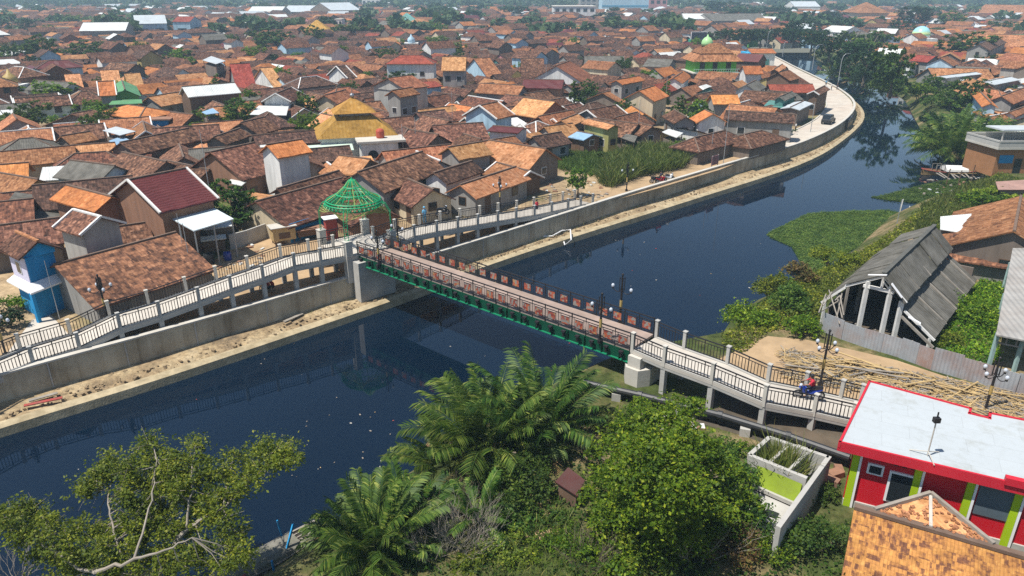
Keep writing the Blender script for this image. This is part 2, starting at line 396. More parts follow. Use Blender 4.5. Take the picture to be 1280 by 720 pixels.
def lib_tree(seed, mat, n, size, shape):
    rs=random.Random(seed); blobs=[]
    if shape=='round':
        blobs=[(0,0,.6,.32,.32,.3),(0,0,.35,.3,.3,.25)]
        for i in range(9):
            a=i*PI/3+rs.random(); q=.2+.14*rs.random(); blobs.append((q*math.cos(a),q*math.sin(a),.25+.5*rs.random(),.2,.2,.17))
    elif shape=='tall':
        for i in range(7): a=rs.random()*7; q=.14*rs.random(); blobs.append((q*math.cos(a),q*math.sin(a),.2+.11*i,.25-.018*i,.25-.018*i,.16))
    else:
        for i in range(15): a=rs.random()*7; q=.36*math.sqrt(rs.random()); blobs.append((q*math.cos(a),q*math.sin(a),.18+.62*rs.random()*(1-q),.18+.09*rs.random(),.18+.09*rs.random(),.16))
    cm=quads_mesh('crown',crown_quads(seed,blobs,n,size,clump=.32),mat)
    t=MB(); t.tube([(0,0,-.02),(.01,0,.25),(0,.02,.55)],[.035,.026,.012],6)
    for i in range(5):
        a=i*1.3+rs.random(); q=.2; t.tube([(0,0,.22+.06*i),(q*.5*math.cos(a),q*.5*math.sin(a),.36+.06*i),(q*math.cos(a),q*math.sin(a),.5+.07*i)],[.014,.01,.004],5)
    to=t.build('trunk',M['bark']); tm=to.data; bpy.data.objects.remove(to)
    return cm,tm
for sd,mt,sh in ((1,L2,'round'),(2,L2,'wide'),(3,L3,'wide'),(4,L1,'round'),(5,L2,'tall'),(6,L3,'round')):
    TREE_LIB.append(lib_tree(sd,mt,2600,.075,sh))
def plant_tree(name, label, loc, h, w, lib, group=None, rz=None, cat='tree'):
    cm,tm=TREE_LIB[lib]
    t=thing(name,label,cat,loc,group); t.rotation_euler=(0,0,R.random()*6 if rz is None else rz)
    for nm,me in (('crown',cm),('trunk',tm)):
        o=obj_mesh(nm,me,t); o.scale=(w,w,h)
    return t
def frond_quads(rs, base, yaw, pitch, L, droop, npair=44, lw=.075, ll=.85, twist=.0):
    """feather leaf: arching rib with narrow leaflets; returns quads"""
    pts=[]; p=np.array(base,float); th=pitch; seg=14; out=[]
    dirs=[]
    for i in range(seg+1):
        d=np.array([math.cos(yaw)*math.cos(th),math.sin(yaw)*math.cos(th),math.sin(th)])
        pts.append(p.copy()); dirs.append(d); p=p+d*L/seg; th-=droop*(.35+1.5*i/seg)/seg
    side=np.array([-math.sin(yaw),math.cos(yaw),0])
    side=side*math.cos(twist)+np.cross(dirs[0],side)*math.sin(twist)
    for i in range(seg):                       # the rib
        w=.05*(1-i/seg)+.012; a,b=pts[i],pts[i+1]
        out.append([a-side*w,b-side*w,b+side*w,a+side*w])
    for k in range(npair):
        f=.14+.86*k/npair; x=f*seg; i=min(int(x),seg-1); q=pts[i]+(pts[i+1]-pts[i])*(x-i); d=dirs[i]
        nrm=np.cross(side,d)
        l=ll*(math.sin(PI*min(1,.18+.82*(1-f)*1.05))**.6)*(.85+.3*rs.rand())
        for sgn in (-1,1):
            e=d*.62+side*sgn*.75+nrm*(.3+.1*rs.normal()); e/=np.linalg.norm(e)
            tip=q+e*l; tip[2]-=.18*l
            wv=d*lw*1.5*(.8+.4*rs.rand())
            mid=q+e*l*.5
            out.append([q-wv*.25,mid-wv*.5,tip,mid+wv*.5])
    return out
def palm(name, label, loc, n, L, seed, cat='palm', spread=1.0, group=None, mat=None, dead=5, lean=0, minp=.35, npair=44,lw=.075):
    rs=np.random.RandomState(seed); t=thing(name,label,cat,loc,group)
    q=[]; dq=[]
    for i in range(n):
        yaw=i*2.39996+rs.normal()*.2; f=i/n
        pitch=1.45-(1.45-minp)*f**.8*spread+rs.normal()*.06
        b=[.35*math.cos(yaw)*rs.rand(),.35*math.sin(yaw)*rs.rand(),.3+.2*rs.rand()]
        q+=frond_quads(rs,b,yaw,pitch,L*(.75+.35*rs.rand()),.5+.45*f+.2*rs.rand(),npair=npair,lw=lw,ll=L*.17,twist=rs.normal()*.5)
    for i in range(dead):
        yaw=rs.rand()*6.28
        dq+=frond_quads(rs,[0,0,.3],yaw,.25+.3*rs.rand(),L*.75,1.2,npair=26,lw=.06,ll=L*.12)
    obj_mesh('fronds',quads_mesh('fronds',np.array(q),mat or L4),t)
    if dq: obj_mesh('dry_fronds',quads_mesh('dry_fronds',np.array(dq),DRY),t)
    b=MB(); b.tube([(0,0,-.4),(0,0,.5)],[.42,.3],9); b.build('trunk',M['bark'],None).parent=t
    return t
DRY=mat_leaf('dry_frond',(.16,.11,.055),(.28,.21,.11),(.36,.3,.16),trans=.15)
TWIG=M['palebark']

def grow_tree(name, label, loc, limbs, clusters, leafmat, seed, leaf=.16, per=70, bark='palebark', cat='tree', csize=.55, twigs=True, group=None):
    """limbs: [(pts,r0,r1)] in world space; clusters: [(point, radius)] get leaves and a twig to the nearest limb point"""
    t=thing(name,label,cat,loc,group); rs=np.random.RandomState(seed)
    lb=MB(); nodes=[]
    for pts,r0,r1 in limbs:
        pts=[Vector(p) for p in pts]; n=len(pts)
        # refine with a little wander
        fine=[]
        for i in range(n-1):
            for k in range(4):
                a=pts[i].lerp(pts[i+1],k/4)
                if k: a=a+Vector(rs.normal(size=3)*(pts[i+1]-pts[i]).length*.03)
                fine.append(a)
        fine.append(pts[-1]); rad=[r0+(r1-r0)*i/(len(fine)-1) for i in range(len(fine))]
        lb.tube(fine,rad,7); nodes+=fine[2:]
    Vs=[]
    for c,r in clusters:
        c=Vector(c)
        nb=min(nodes,key=lambda q:(q-c).length)
        if twigs:
            mid=nb.lerp(c,.55)+Vector(rs.normal(size=3)*.15*(c-nb).length*.5)
            lb.tube([nb,mid,c],[.028,.018,.007],5)
            for k in range(3):
                e=c+Vector(rs.normal(size=3)*r*.8); lb.tube([mid.lerp(c,.4+.2*k),e],[.01,.004],4)
        m=int(per*(r/.6)**2)
        k=max(3,m//14); sub=np.array(c)+rs.normal(size=(k,3))*r*np.array([.55,.55,.4])
        pts=np.repeat(sub,14,0)+rs.normal(size=(k*14,3))*r*.2
        o=pts-np.array(c); o/=np.linalg.norm(o,axis=1)[:,None]+1e-6
        Vs.append(leaf_quads(rs,pts,leaf,out=o,outw=.6))
    lb.build('trunk',M[bark],t)
    V=np.concatenate(Vs)-np.array(t['base'])
    obj_mesh('crown',quads_mesh('crown',V,leafmat),t)
    return t
def bush(name, label, loc, rx, ry, rz, n, leaf, mat, seed, cat='bush', group=None, nb=9, stems=True):
    rs=random.Random(seed); t=thing(name,label,cat,loc,group); bl=[]
    for i in range(nb):
        a=rs.random()*6.28; q=math.sqrt(rs.random())*.72
        bl.append((q*rx*math.cos(a),q*ry*math.sin(a),rz*(.35+.5*(1-q)*rs.random()+.1*rs.random()),rx*(.3+.2*rs.random()),ry*(.3+.2*rs.random()),rz*(.28+.18*rs.random())))
    obj_mesh('foliage',quads_mesh('foliage',crown_quads(seed,bl,n,leaf,clump=.42,per=22,fill=.3),mat),t)
    if stems:
        s=MB()
        for b in bl: s.tube([(b[0]*.2,b[1]*.2,-.2),(b[0]*.6,b[1]*.6,b[2]*.5),(b[0],b[1],b[2])],[.07,.05,.02],5)
        s.build('stem',M['bark'],None).parent=t
    return t
def blades(name, poly_pts, n, h, w, mat, seed, z=0., lean=.35, parent=None):
    """grass or reeds scattered in a ground polygon given in metres"""
    rs=np.random.RandomState(seed); xs=[p[0] for p in poly_pts]; ys=[p[1] for p in poly_pts]
    pts=[]
    from mathutils.geometry import intersect_point_line
    while len(pts)<n:
        k=n*2; X=rs.uniform(min(xs),max(xs),k); Y=rs.uniform(min(ys),max(ys),k)
        ins=np.zeros(k,bool); j=len(poly_pts)-1
        for i in range(len(poly_pts)):
            xi,yi=xs[i],ys[i]; xj,yj=xs[j],ys[j]
            c=((yi>Y)!=(yj>Y))&(X<(xj-xi)*(Y-yi)/(yj-yi+1e-12)+xi); ins^=c; j=i
        for x,y in zip(X[ins],Y[ins]):
            pts.append((x,y))
            if len(pts)>=n: break
    p=np.array(pts); zz=z(p) if callable(z) else np.full(n,z)
    a=rs.uniform(0,6.28,n); hh=h*(.5+.8*rs.rand(n)); le=rs.normal(size=(n,2))*lean*hh[:,None]
    b=np.column_stack([p,zz]); tip=b+np.column_stack([le,hh]); s=np.column_stack([np.cos(a),np.sin(a),np.zeros(n)])*w*.5
    mid=b*.45+tip*.55+np.column_stack([le*-.12,hh*.06])
    V=np.stack([b-s*.6,mid-s,tip,mid+s],1)
    return obj_mesh(name,quads_mesh(name,V,mat))
def inpoly(x,y,pl):
    ins=False; j=len(pl)-1
    for i in range(len(pl)):
        xi,yi=pl[i][0],pl[i][1]; xj,yj=pl[j][0],pl[j][1]
        if (yi>y)!=(yj>y) and x<(xj-xi)*(y-yi)/(yj-yi)+xi: ins=not ins
        j=i
    return ins
def lerp_line(pl, n):
    """resample polyline smoothly (Catmull-Rom)"""
    pl=[Vector((p[0],p[1],0)) for p in pl]; out=[]
    for i in range(len(pl)-1):
        p0=pl[max(i-1,0)];p1=pl[i];p2=pl[i+1];p3=pl[min(i+2,len(pl)-1)]
        for k in range(n):
            t=k/n
            out.append(.5*((2*p1)+(p2-p0)*t+(2*p0-5*p1+4*p2-p3)*t*t+(3*p1-p0-3*p2+p3)*t**3))
    out.append(pl[-1]); return out
def offset(pl, d):
    out=[]
    for i,p in enumerate(pl):
        t=(pl[min(i+1,len(pl)-1)]-pl[max(i-1,0)]).normalized(); out.append(p+Vector((-t.y,t.x,0))*d)
    return out
# ---------------------------------------------------------------- river, banks, ground
W_RAW=[(-70,7.5),(-45,30.5),(-33.4,41.2),(-24.1,49.3),(-13.9,58.8),(-7.2,64.8),(4,76),(15,87.2),(33.1,104.8),(48.2,119.3),(63.5,139.7),(75.8,163),(83,188),(87.5,214),(92.5,246),(98.3,280),(104,320)]
WALL=lerp_line(W_RAW,5)
K_RAW=[(-69,4.5),(-44.5,27.5),(-32.3,38.7),(-25,45),(-14.5,55.1),(-8.2,61.5),(-3.7,66.5),(5.6,75.6),(22.4,91),(44.8,112.2),(59.8,131.6),(75.5,157.5),(84.5,183),(89.4,212),(94.6,246),(100.5,280),(106,320)]
KERB=lerp_line(K_RAW,5)
SHORE=[(-60,-14),(-40,4),(-26,14),(-15,23),(-10.8,28.2),(-6.4,34),(0,41.5),(4,45.8),(6.8,48),(12,50),(16.5,51.5),(19,56),(22.5,60),(27.5,64),(32.5,68),(37.5,74),(43,81),(47,86),(52,90),(60,95),(66.5,101),(71.5,107),(73,113),(73.5,124),(78.5,137),(87,157),(99,185),(106,205),(115,235),(124,280),(130,330)]
SHORE=[Vector((a,b,0)) for a,b in SHORE]
def build_ground():
    far=[(2200,2300),(-2200,2300)]
    g=MB()
    wl=[p for p in offset(WALL,.12)]
    pts=[(p.x,p.y,GZ) for p in wl]+[(104,335,GZ),(-2200,335,GZ),(-2200,7,GZ)]
    g.face(pts[::-1],0)
    inner=offset(SHORE,-3.2)
    g.face([(p.x,p.y,GZ) for p in inner]+[(130,335,GZ),(2200,335,GZ),(2200,-60,GZ),(-60,-60,GZ)],1)
    g.face([(-2200,335,GZ),(104,335,GZ),(130,335,GZ),(2200,335,GZ),(2200,2300,GZ),(-2200,2300,GZ)],0)
    for i in range(len(SHORE)-1):            # sloping earth bank on the near side
        a,b=SHORE[i],SHORE[i+1]; c,d=inner[i],inner[i+1]
        o0=offset(SHORE,1.5)
        g.face([(o0[i].x,o0[i].y,-.7),(o0[i+1].x,o0[i+1].y,-.7),(b.x,b.y,.05),(a.x,a.y,.05)],1)
        g.face([(a.x,a.y,.05),(b.x,b.y,.05),(d.x,d.y,GZ),(c.x,c.y,GZ)],1)
    m,nt,b=newmat('ground_soil')
    ge=NN(nt,'ShaderNodeNewGeometry').outputs['Position']
    n1=NN(nt,'ShaderNodeTexNoise',{'Vector':ge,'Scale':.12,'Detail':8.0,'Roughness':.65}).outputs[0]
    n2=NN(nt,'ShaderNodeTexNoise',{'Vector':ge,'Scale':1.4,'Detail':6.0,'Roughness':.7}).outputs[0]
    n3=NN(nt,'ShaderNodeTexNoise',{'Vector':ge,'Scale':.045,'Detail':4.0}).outputs[0]
    c=ramp(nt,n1,[(.32,(.2,.14,.09)),(.5,(.34,.25,.15)),(.62,(.46,.34,.2)),(.75,(.3,.26,.2))])
    c=mixc(nt,'MULTIPLY',1.0,c,ramp(nt,n2,[(.3,.55),(.7,1.2)]))
    gr=ramp(nt,n3,[(.5,0),(.58,1)])
    c=mixc(nt,'MIX',math_(nt,'MULTIPLY',gr,.75),c,(.07,.1,.03))
    nt.links.new(c,b.inputs['Base Color']); b.inputs['Roughness'].default_value=.95; b.inputs['Specular IOR Level'].default_value=.1
    bp=NN(nt,'ShaderNodeBump',{'Height':n2,'Strength':.6,'Distance':.15}); nt.links.new(bp.outputs[0],b.inputs['Normal'])
    m1,nt,b=newmat('ground_grassy')
    ge=NN(nt,'ShaderNodeNewGeometry').outputs['Position']
    n1=NN(nt,'ShaderNodeTexNoise',{'Vector':ge,'Scale':.16,'Detail':9.0,'Roughness':.7}).outputs[0]
    n2=NN(nt,'ShaderNodeTexNoise',{'Vector':ge,'Scale':1.7,'Detail':6.0,'Roughness':.7}).outputs[0]
    c=ramp(nt,n1,[(.3,(.04,.055,.018)),(.46,(.065,.085,.025)),(.54,(.13,.12,.05)),(.63,(.27,.2,.11))])
    c=mixc(nt,'MULTIPLY',1.0,c,ramp(nt,n2,[(.3,.5),(.7,1.25)]))
    nt.links.new(c,b.inputs['Base Color']); b.inputs['Roughness'].default_value=.95; b.inputs['Specular IOR Level'].default_value=.1
    bp=NN(nt,'ShaderNodeBump',{'Height':n2,'Strength':.8,'Distance':.2}); nt.links.new(bp.outputs[0],b.inputs['Normal'])
    tag(g.build('ground',[m,m1]),kind='structure')
    # water
    w=MB(); w.face([(-150,-60,0),(260,-60,0),(260,338,0),(-150,338,0)])
    m,nt,b=newmat('river_water')
    ge=NN(nt,'ShaderNodeNewGeometry').outputs['Position']
    n=NN(nt,'ShaderNodeTexNoise',{'Vector':ge,'Scale':.9,'Detail':5.0,'Roughness':.6}).outputs[0]
    n2=NN(nt,'ShaderNodeTexNoise',{'Vector':ge,'Scale':.05,'Detail':3.0}).outputs[0]
    bp=NN(nt,'ShaderNodeBump',{'Height':n,'Strength':.025,'Distance':.05}); nt.links.new(bp.outputs[0],b.inputs['Normal'])
    c=ramp(nt,n2,[(.3,(.002,.007,.016)),(.7,(.0025,.01,.023))])
    nt.links.new(c,b.inputs['Base Color']); b.inputs['Roughness'].default_value=.03; b.inputs['IOR'].default_value=1.45
    tag(w.build('river_water',m),kind='structure')
build_ground()

def ribbon(mb, A, B, za, zb, m=0):
    for i in range(len(A)-1):
        mb.face([(A[i].x,A[i].y,za),(A[i+1].x,A[i+1].y,za),(B[i+1].x,B[i+1].y,zb),(B[i].x,B[i].y,zb)],m)
def bank():
    # ledge of fill between wall and kerb
    d=MB(); W0=offset(WALL,-.1)
    n=len(WALL); rs=random.Random(5)
    rows=[]
    for k in range(7):
        f=k/6; row=[]
        for i in range(n):
            p=W0[i].lerp(KERB[i],f); z=.95-.38*f+(rs.random()-.5)*.16*(0<k<6)
            row.append((p.x,p.y,z))
        rows.append(row)
    for k in range(6):
        for i in range(n-1): d.face([rows[k][i],rows[k+1][i],rows[k+1][i+1],rows[k][i+1]])
    m,nt,b=newmat('ledge_soil')
    ge=NN(nt,'ShaderNodeNewGeometry').outputs['Position']
    n1=NN(nt,'ShaderNodeTexNoise',{'Vector':ge,'Scale':.35,'Detail':8.0,'Roughness':.7}).outputs[0]
    n2=NN(nt,'ShaderNodeTexNoise',{'Vector':ge,'Scale':2.6,'Detail':5.0,'Roughness':.7}).outputs[0]
    c=ramp(nt,n1,[(.3,(.16,.12,.075)),(.43,(.28,.2,.11)),(.53,(.38,.285,.16)),(.62,(.44,.345,.21)),(.72,(.31,.265,.17))])
    c=mixc(nt,'MULTIPLY',1.0,c,ramp(nt,n2,[(.3,.45),(.62,1.12)]))
    nt.links.new(c,b.inputs['Base Color']); b.inputs['Roughness'].default_value=.95
    bp=NN(nt,'ShaderNodeBump',{'Height':n2,'Strength':.8,'Distance':.15}); nt.links.new(bp.outputs[0],b.inputs['Normal'])
    tag(d.build('river_ledge_ground',m),kind='structure')
    # retaining wall with joints and coping
    w=MB(); A=offset(WALL,-.17); B=offset(WALL,.17); ZT=GZ+.2
    ribbon(w,A,A,-.3,ZT); ribbon(w,B,A,ZT,ZT); ribbon(w,B,B,ZT,GZ-.3)
    t=tag(thing('retaining_wall','long grey concrete embankment wall along the town side of the river','wall',(WALL[0].x,WALL[0].y,0)))
    m=mat_streak('embankment_concrete',(.43,.385,.305),(.5,.46,.38),(.27,.22,.155))
    w.build('wall',m,t)
    c=MB(); A2=offset(WALL,-.24); B2=offset(WALL,.24)
    ribbon(c,A2,A2,ZT+.003,ZT+.13); ribbon(c,B2,A2,ZT+.13,ZT+.13); ribbon(c,B2,B2,ZT+.13,ZT+.003); ribbon(c,A2,B2,ZT+.003,ZT+.003)
    c.build('coping',M['concw'],t)
    for i in range(2,len(WALL)-2):       # pour joints
        if i%2==0: continue
        j=MB(); q=A[i]; tt=(A[i+1]-A[i-1]).normalized()
        j.box((q.x+tt.y*.012,q.y-tt.x*.012,1.85),(.09,.05,1.85),0,math.atan2(tt.y,tt.x)); j.build('joint_strip',M['conc'],t)
    k=MB(); A=offset(KERB,-.45); B=offset(KERB,.25)
    ribbon(k,B,B,.1,.72); ribbon(k,B,KERB,.72,.74); ribbon(k,KERB,A,.74,.6); ribbon(k,A,offset(KERB,-.62),.6,-.6)
    tag(k.build('river_kerb',mat_plain('kerb_concrete',(.45,.37,.235),.95,.45,1.3,.65,(.22,.17,.09),bump=.4)),'pale concrete toe kerb along the water edge of the town bank','kerb',kind='thing')
    # trodden sand behind the wall, under the ramps
    i1=next(i for i,p in enumerate(WALL) if p.y>84); Wd=WALL[:i1]; sd=MB(); ribbon(sd,offset(Wd,5.0),offset(Wd,.2),GZ+.006,GZ+.006); tag(sd.build('sand_strip',M['dirt']),kind='structure')
    # promenade strip behind the wall
    i0=next(i for i,p in enumerate(WALL) if p.y>92); Wp=WALL[i0:]
    pr=MB(); I=offset(Wp,.3)
    w6=[5.2+1.6*min(1,max(0,(p.y-140)/60)) for p in Wp]
    O=[p+(q-p).normalized()*w for p,q,w in zip(Wp,offset(Wp,1),w6)]
    ribbon(pr,O,I,GZ+.004,GZ+.004); tag(pr.build('promenade',mat_plain('promenade_paving',(.5,.45,.38),.9,.25,.5,.4,(.4,.28,.2))),kind='structure')
    kb=MB(); O2=[q+(p-q).normalized()*.25 for p,q in zip(Wp,O)]
    ribbon(kb,O,O,GZ-.1,GZ+.13); ribbon(kb,O,O2,GZ+.13,GZ+.13); ribbon(kb,O2,O2,GZ+.13,GZ); tag(kb.build('promenade_kerb',M['concw']),kind='structure')
    return Wp,O
PROM_IN,PROM_OUT=bank()
# ---------------------------------------------------------------- footbridge, ramps, landing
def zsolve(px,py,pl,z0=2.6,z1=5.3):
    best=None
    for k in range(109):
        z=z0+(z1-z0)*k/108; p=P(px,py,z); q=Vector((p.x,p.y,0)); d=1e9
        for i in range(len(pl)-1):
            a,b=pl[i],pl[i+1]; ab=b-a; t=max(0,min(1,(q-a).dot(ab)/ab.length_squared)); d=min(d,(a+ab*t-q).length)
        if best is None or d<best[0]: best=(d,p)
    return best[1]
def railing(parent, pts, h=1.1, post_at=(), post_mat='conc', post_h=1.18, post_w=.21, sp=.2, name='railing', panels=False, th=.036):
    """iron railing along 3-D deck edge points; posts are sub-parts"""
    pts=[Vector(p) for p in pts]; mb=MB()
    for a,b in zip(pts,pts[1:]):
        L=(b-a).length; d=(b-a)/L; Z=Vector((0,0,1))
        for hh,w in ((h,.065),(h-.2,.04),(.12,.04)): mb.bar(a+Z*hh,b+Z*hh,w,w)
        n=max(1,int(L/sp))
        for i in range(n):
            p=a+d*(L*(i+.5)/n)
            if not panels: mb.bar(p+Z*.05,p+Z*(h-.2),th,th)
            if i%6==0: mb.bar(p-Z*.02,p+Z*h,.05,.05)
    r=mb.build(name,M['black'],parent)
    for q in post_at:
        q=Vector(q); p=MB(); p.box((q.x,q.y,q.z+post_h/2-.1),(post_w,post_w,post_h+.2),0,.75)
        p.box((q.x,q.y,q.z+post_h+.03),(post_w+.06,post_w+.06,.06),0,.75)
        p.build('post',M[post_mat],r)
    return r
def offs3(pts, d):
    out=[]
    for i,p in enumerate(pts):
        t=pts[min(i+1,len(pts)-1)]-pts[max(i-1,0)]; t=Vector((t.x,t.y,0)).normalized()
        out.append(Vector((p.x-t.y*d,p.y+t.x*d,p.z)))
    return out
def resample3(pts, step):
    out=[pts[0]]
    for a,b in zip(pts,pts[1:]):
        n=max(1,round((b-a).length/step))
        for k in range(1,n+1): out.append(a.lerp(b,k/n))
    return out
def make_ramp(name,label,near,width,colsp,zg,post_mats=('conc','concw'),skip_cols=0.6,step=2.45):
    """near: edge points (camera side); the deck lies to the left of its direction"""
    t=thing(name,label,'ramp',(near[0].x,near[0].y,zg))
    near=resample3(near,step); far=offs3(near,width); Z=Vector((0,0,1))
    d=MB()
    for i in range(len(near)-1):
        a,b,c,e=near[i],near[i+1],far[i+1],far[i]
        d.face([a,b,c,e]); d.face([x-Z*.22 for x in(e,c,b,a)])
        d.face([a-Z*.22,b-Z*.22,b,a]); d.face([e,c,c-Z*.22,e-Z*.22])
    d.build('deck',M['deck'],t)
    for side,nm in ((near,1),(far,-1)):
        e=MB(); ins=offs3(side,.13*nm)
        for a,b in zip(ins,ins[1:]): e.bar(a-Z*.16,b-Z*.16,.24,.46)
        e.build('edge_beam',M['conc'],t)
    for i,(a,c) in enumerate(zip(offs3(near,.2),offs3(far,-.2))):
        for q in (a,c):
            if q.z-.3-zg>skip_cols:
                k=MB(); k.box((q.x,q.y,(q.z-.3+zg)/2-.1),(.32,.32,q.z-.3-zg+.2),0,.75); k.build('column',M['conc'],t)
    railing(t,offs3(near,.1),post_at=offs3(near,.1),post_mat=post_mats[0])
    railing(t,offs3(far,-.1),post_at=offs3(far,-.1),post_mat=post_mats[1])
    return t
UW=Vector((.737,.676,0)); NW=Vector((-.676,.737,0)); DZ=4.8
LN=P(434,322,DZ); 
WL_OFF=offset(WALL,.3)
# left ramp, from its foot up to the landing
lp=[(-42,493),(0,474),(42,454),(100,436),(151,411),(201,396),(250,378),(290,363),(330,349),(369,334)]
lr=[zsolve(x,y,WL_OFF) for x,y in lp]; 
for i in range(len(lr)-2,-1,-1): lr[i].z=min(lr[i].z,lr[i+1].z)
lr[0].z=lr[1].z=2.68; lr.append(Vector((LN.x+NW.x*.1,LN.y+NW.y*.1,DZ)))
RAMP_L=make_ramp('approach_ramp','long concrete ramp with black railings climbing from lower left to the bridge landing',lr,3.0,2.4,GZ)
rp=[(519,297),(547,290),(573,283),(598,277),(623,271),(646,266),(669,261),(711,253),(742,248)]
rr=[zsolve(x,y,WL_OFF) for x,y in rp]
LR_=LN+UW*5.0
rr=[Vector((LR_.x,LR_.y,DZ))]+rr
zz=[DZ,4.75,4.6,4.4,4.15,3.9,3.65,3.35,3.0,2.7]
for p,z in zip(rr,zz): p.z=z
RAMP_R=make_ramp('approach_ramp','concrete ramp with black railings descending right from the landing along the embankment wall',rr,2.9,2.4,GZ)
# landing
def landing():
    c=LN+UW*2.5+NW*2.5
    t=thing('bridge_landing','square concrete landing slab on pillars under the green gazebo','platform',(c.x,c.y,GZ))
    s=MB(); s.box((c.x,c.y,DZ-.2),(5.1,5.1,.4),0,math.atan2(UW.y,UW.x)); s.build('slab',M['deck'],t)
    for i,j in ((0,0),(0,1),(1,0),(1,1)):
        q=LN+UW*(.25+4.5*i)+NW*(.25+4.5*j); k=MB(); k.box((q.x,q.y,(DZ+GZ)/2-.2),(.6,.6,DZ-GZ),0,.742); k.build('column',M['conc'],t)
        k=MB(); k.box((q.x,q.y,DZ+.65),(.62,.62,1.3),0,.742); k.box((q.x,q.y,DZ+1.33),(.7,.7,.08),0,.742); k.build('pillar',M['concw'],t)
    q0=LN+NW*4.75+UW*.4; q1=LN+NW*4.75+UW*4.6
    railing(t,[Vector((q0.x,q0.y,DZ)),Vector((q1.x,q1.y,DZ))])
    q0=LN+NW*.15+UW*.1; 
    # support of the girder, on the ledge
    k=MB(); q=LN+UW*2.2-NW*.55; k.box((q.x,q.y,2.6),(3.6,1.0,3.6),0,.742); k.build('abutment',M['conc'],t)
    return c
LC=landing()
# bridge
BA=P(447,318,DZ); BB=P(787,437,DZ)
def bridge():
    d=(BB-BA); L=d.length; d=d/L; n=Vector((-d.y,d.x,0)); Z=Vector((0,0,1)); wid=3.0
    mid=(BA+BB)/2+n*1.5
    t=thing('footbridge','green steel girder footbridge with black railings and orange square panels over the river','bridge',(mid.x,mid.y,0))
    ang=math.atan2(d.y,d.x)
    dk=MB(); m=(BA+BB)/2+n*wid/2; dk.box((m.x,m.y,DZ-.09),(L,wid-.1,.16),0,ang); 
    dk.build('deck',mat_plain('bridge_deck',(.34,.26,.22),.9,.35,.8,.55,(.2,.155,.125)),t)
    for off in (.0,wid):
        s=-1 if off==0 else 1
        g=MB(); o=BA+n*off+d*L/2
        g.box(o-Z*.47,(L,.05,.72),0,ang); 
        g.build('girder',M['green_steel'],t)
        f=MB(); f.box(o-Z*.86,(L,.34,.05),0,ang); f.build('flange',M['green_edge'],t)
        for i in range(20):
            st=MB(); q=BA+n*(off+s*.1)+d*(L*(i+.5)/20); st.box(q-Z*.47,(.03,.14,.68),0,ang); st.build('stiffener',M['green_steel'],t)
        for i in range(24):
            bx=MB(); q=BA+n*(off+s*.24)+d*(L*(i+.6)/24); bx.box(q-Z*.36,(.12,.2,.42),0,ang); bx.box(q-Z*.2+n*s*.03,(.28,.22,.12),0,ang)
            bx.build('bracket',M['black'],t)
    cb=MB()
    for i in range(18):
        q=BA+d*(L*(i+.5)/18)+n*wid/2; cb.box(q-Z*.5,(.12,wid-.1,.4),0,ang)
    cb.build('cross_beam',M['green_steel'],t)
    # railings with framed square panels
    for off in (.03,wid-.03):
        a=BA+n*off; b=BB+n*off; nb=24; r=MB()
        for hh,w in ((1.15,.07),(.92,.045),(.08,.05)): r.bar(a+Z*hh,b+Z*hh,w,w)
        for i in range(nb+1):
            p=a+d*(L*i/nb); w=.08 if i%2==0 else .05; r.bar(p-Z*.3,p+Z*1.2,w,w)
        for i in range(nb):
            p=a+d*(L*(i+.5)/nb)
            for q in (-.36,.36): r.bar(p+d*q+Z*.08,p+d*q+Z*.92,.035,.035)
            for hh in (.2,.78): r.bar(p-d*.36+Z*hh,p+d*.36+Z*hh,.035,.035)
            for q in (-.45,.45): r.bar(p+d*q+Z*.08,p+d*q+Z*.92,.025,.025)
        ro=r.build('railing',M['black'],t)
        for i in range(nb):
            p=a+d*(L*(i+.5)/nb); k=MB(); k.box(p+Z*.49,(.62,.03,.52),0,ang); 
            k.build('panel',M['panel'],ro)
    return d,n,L
BD,BN,BL=bridge()
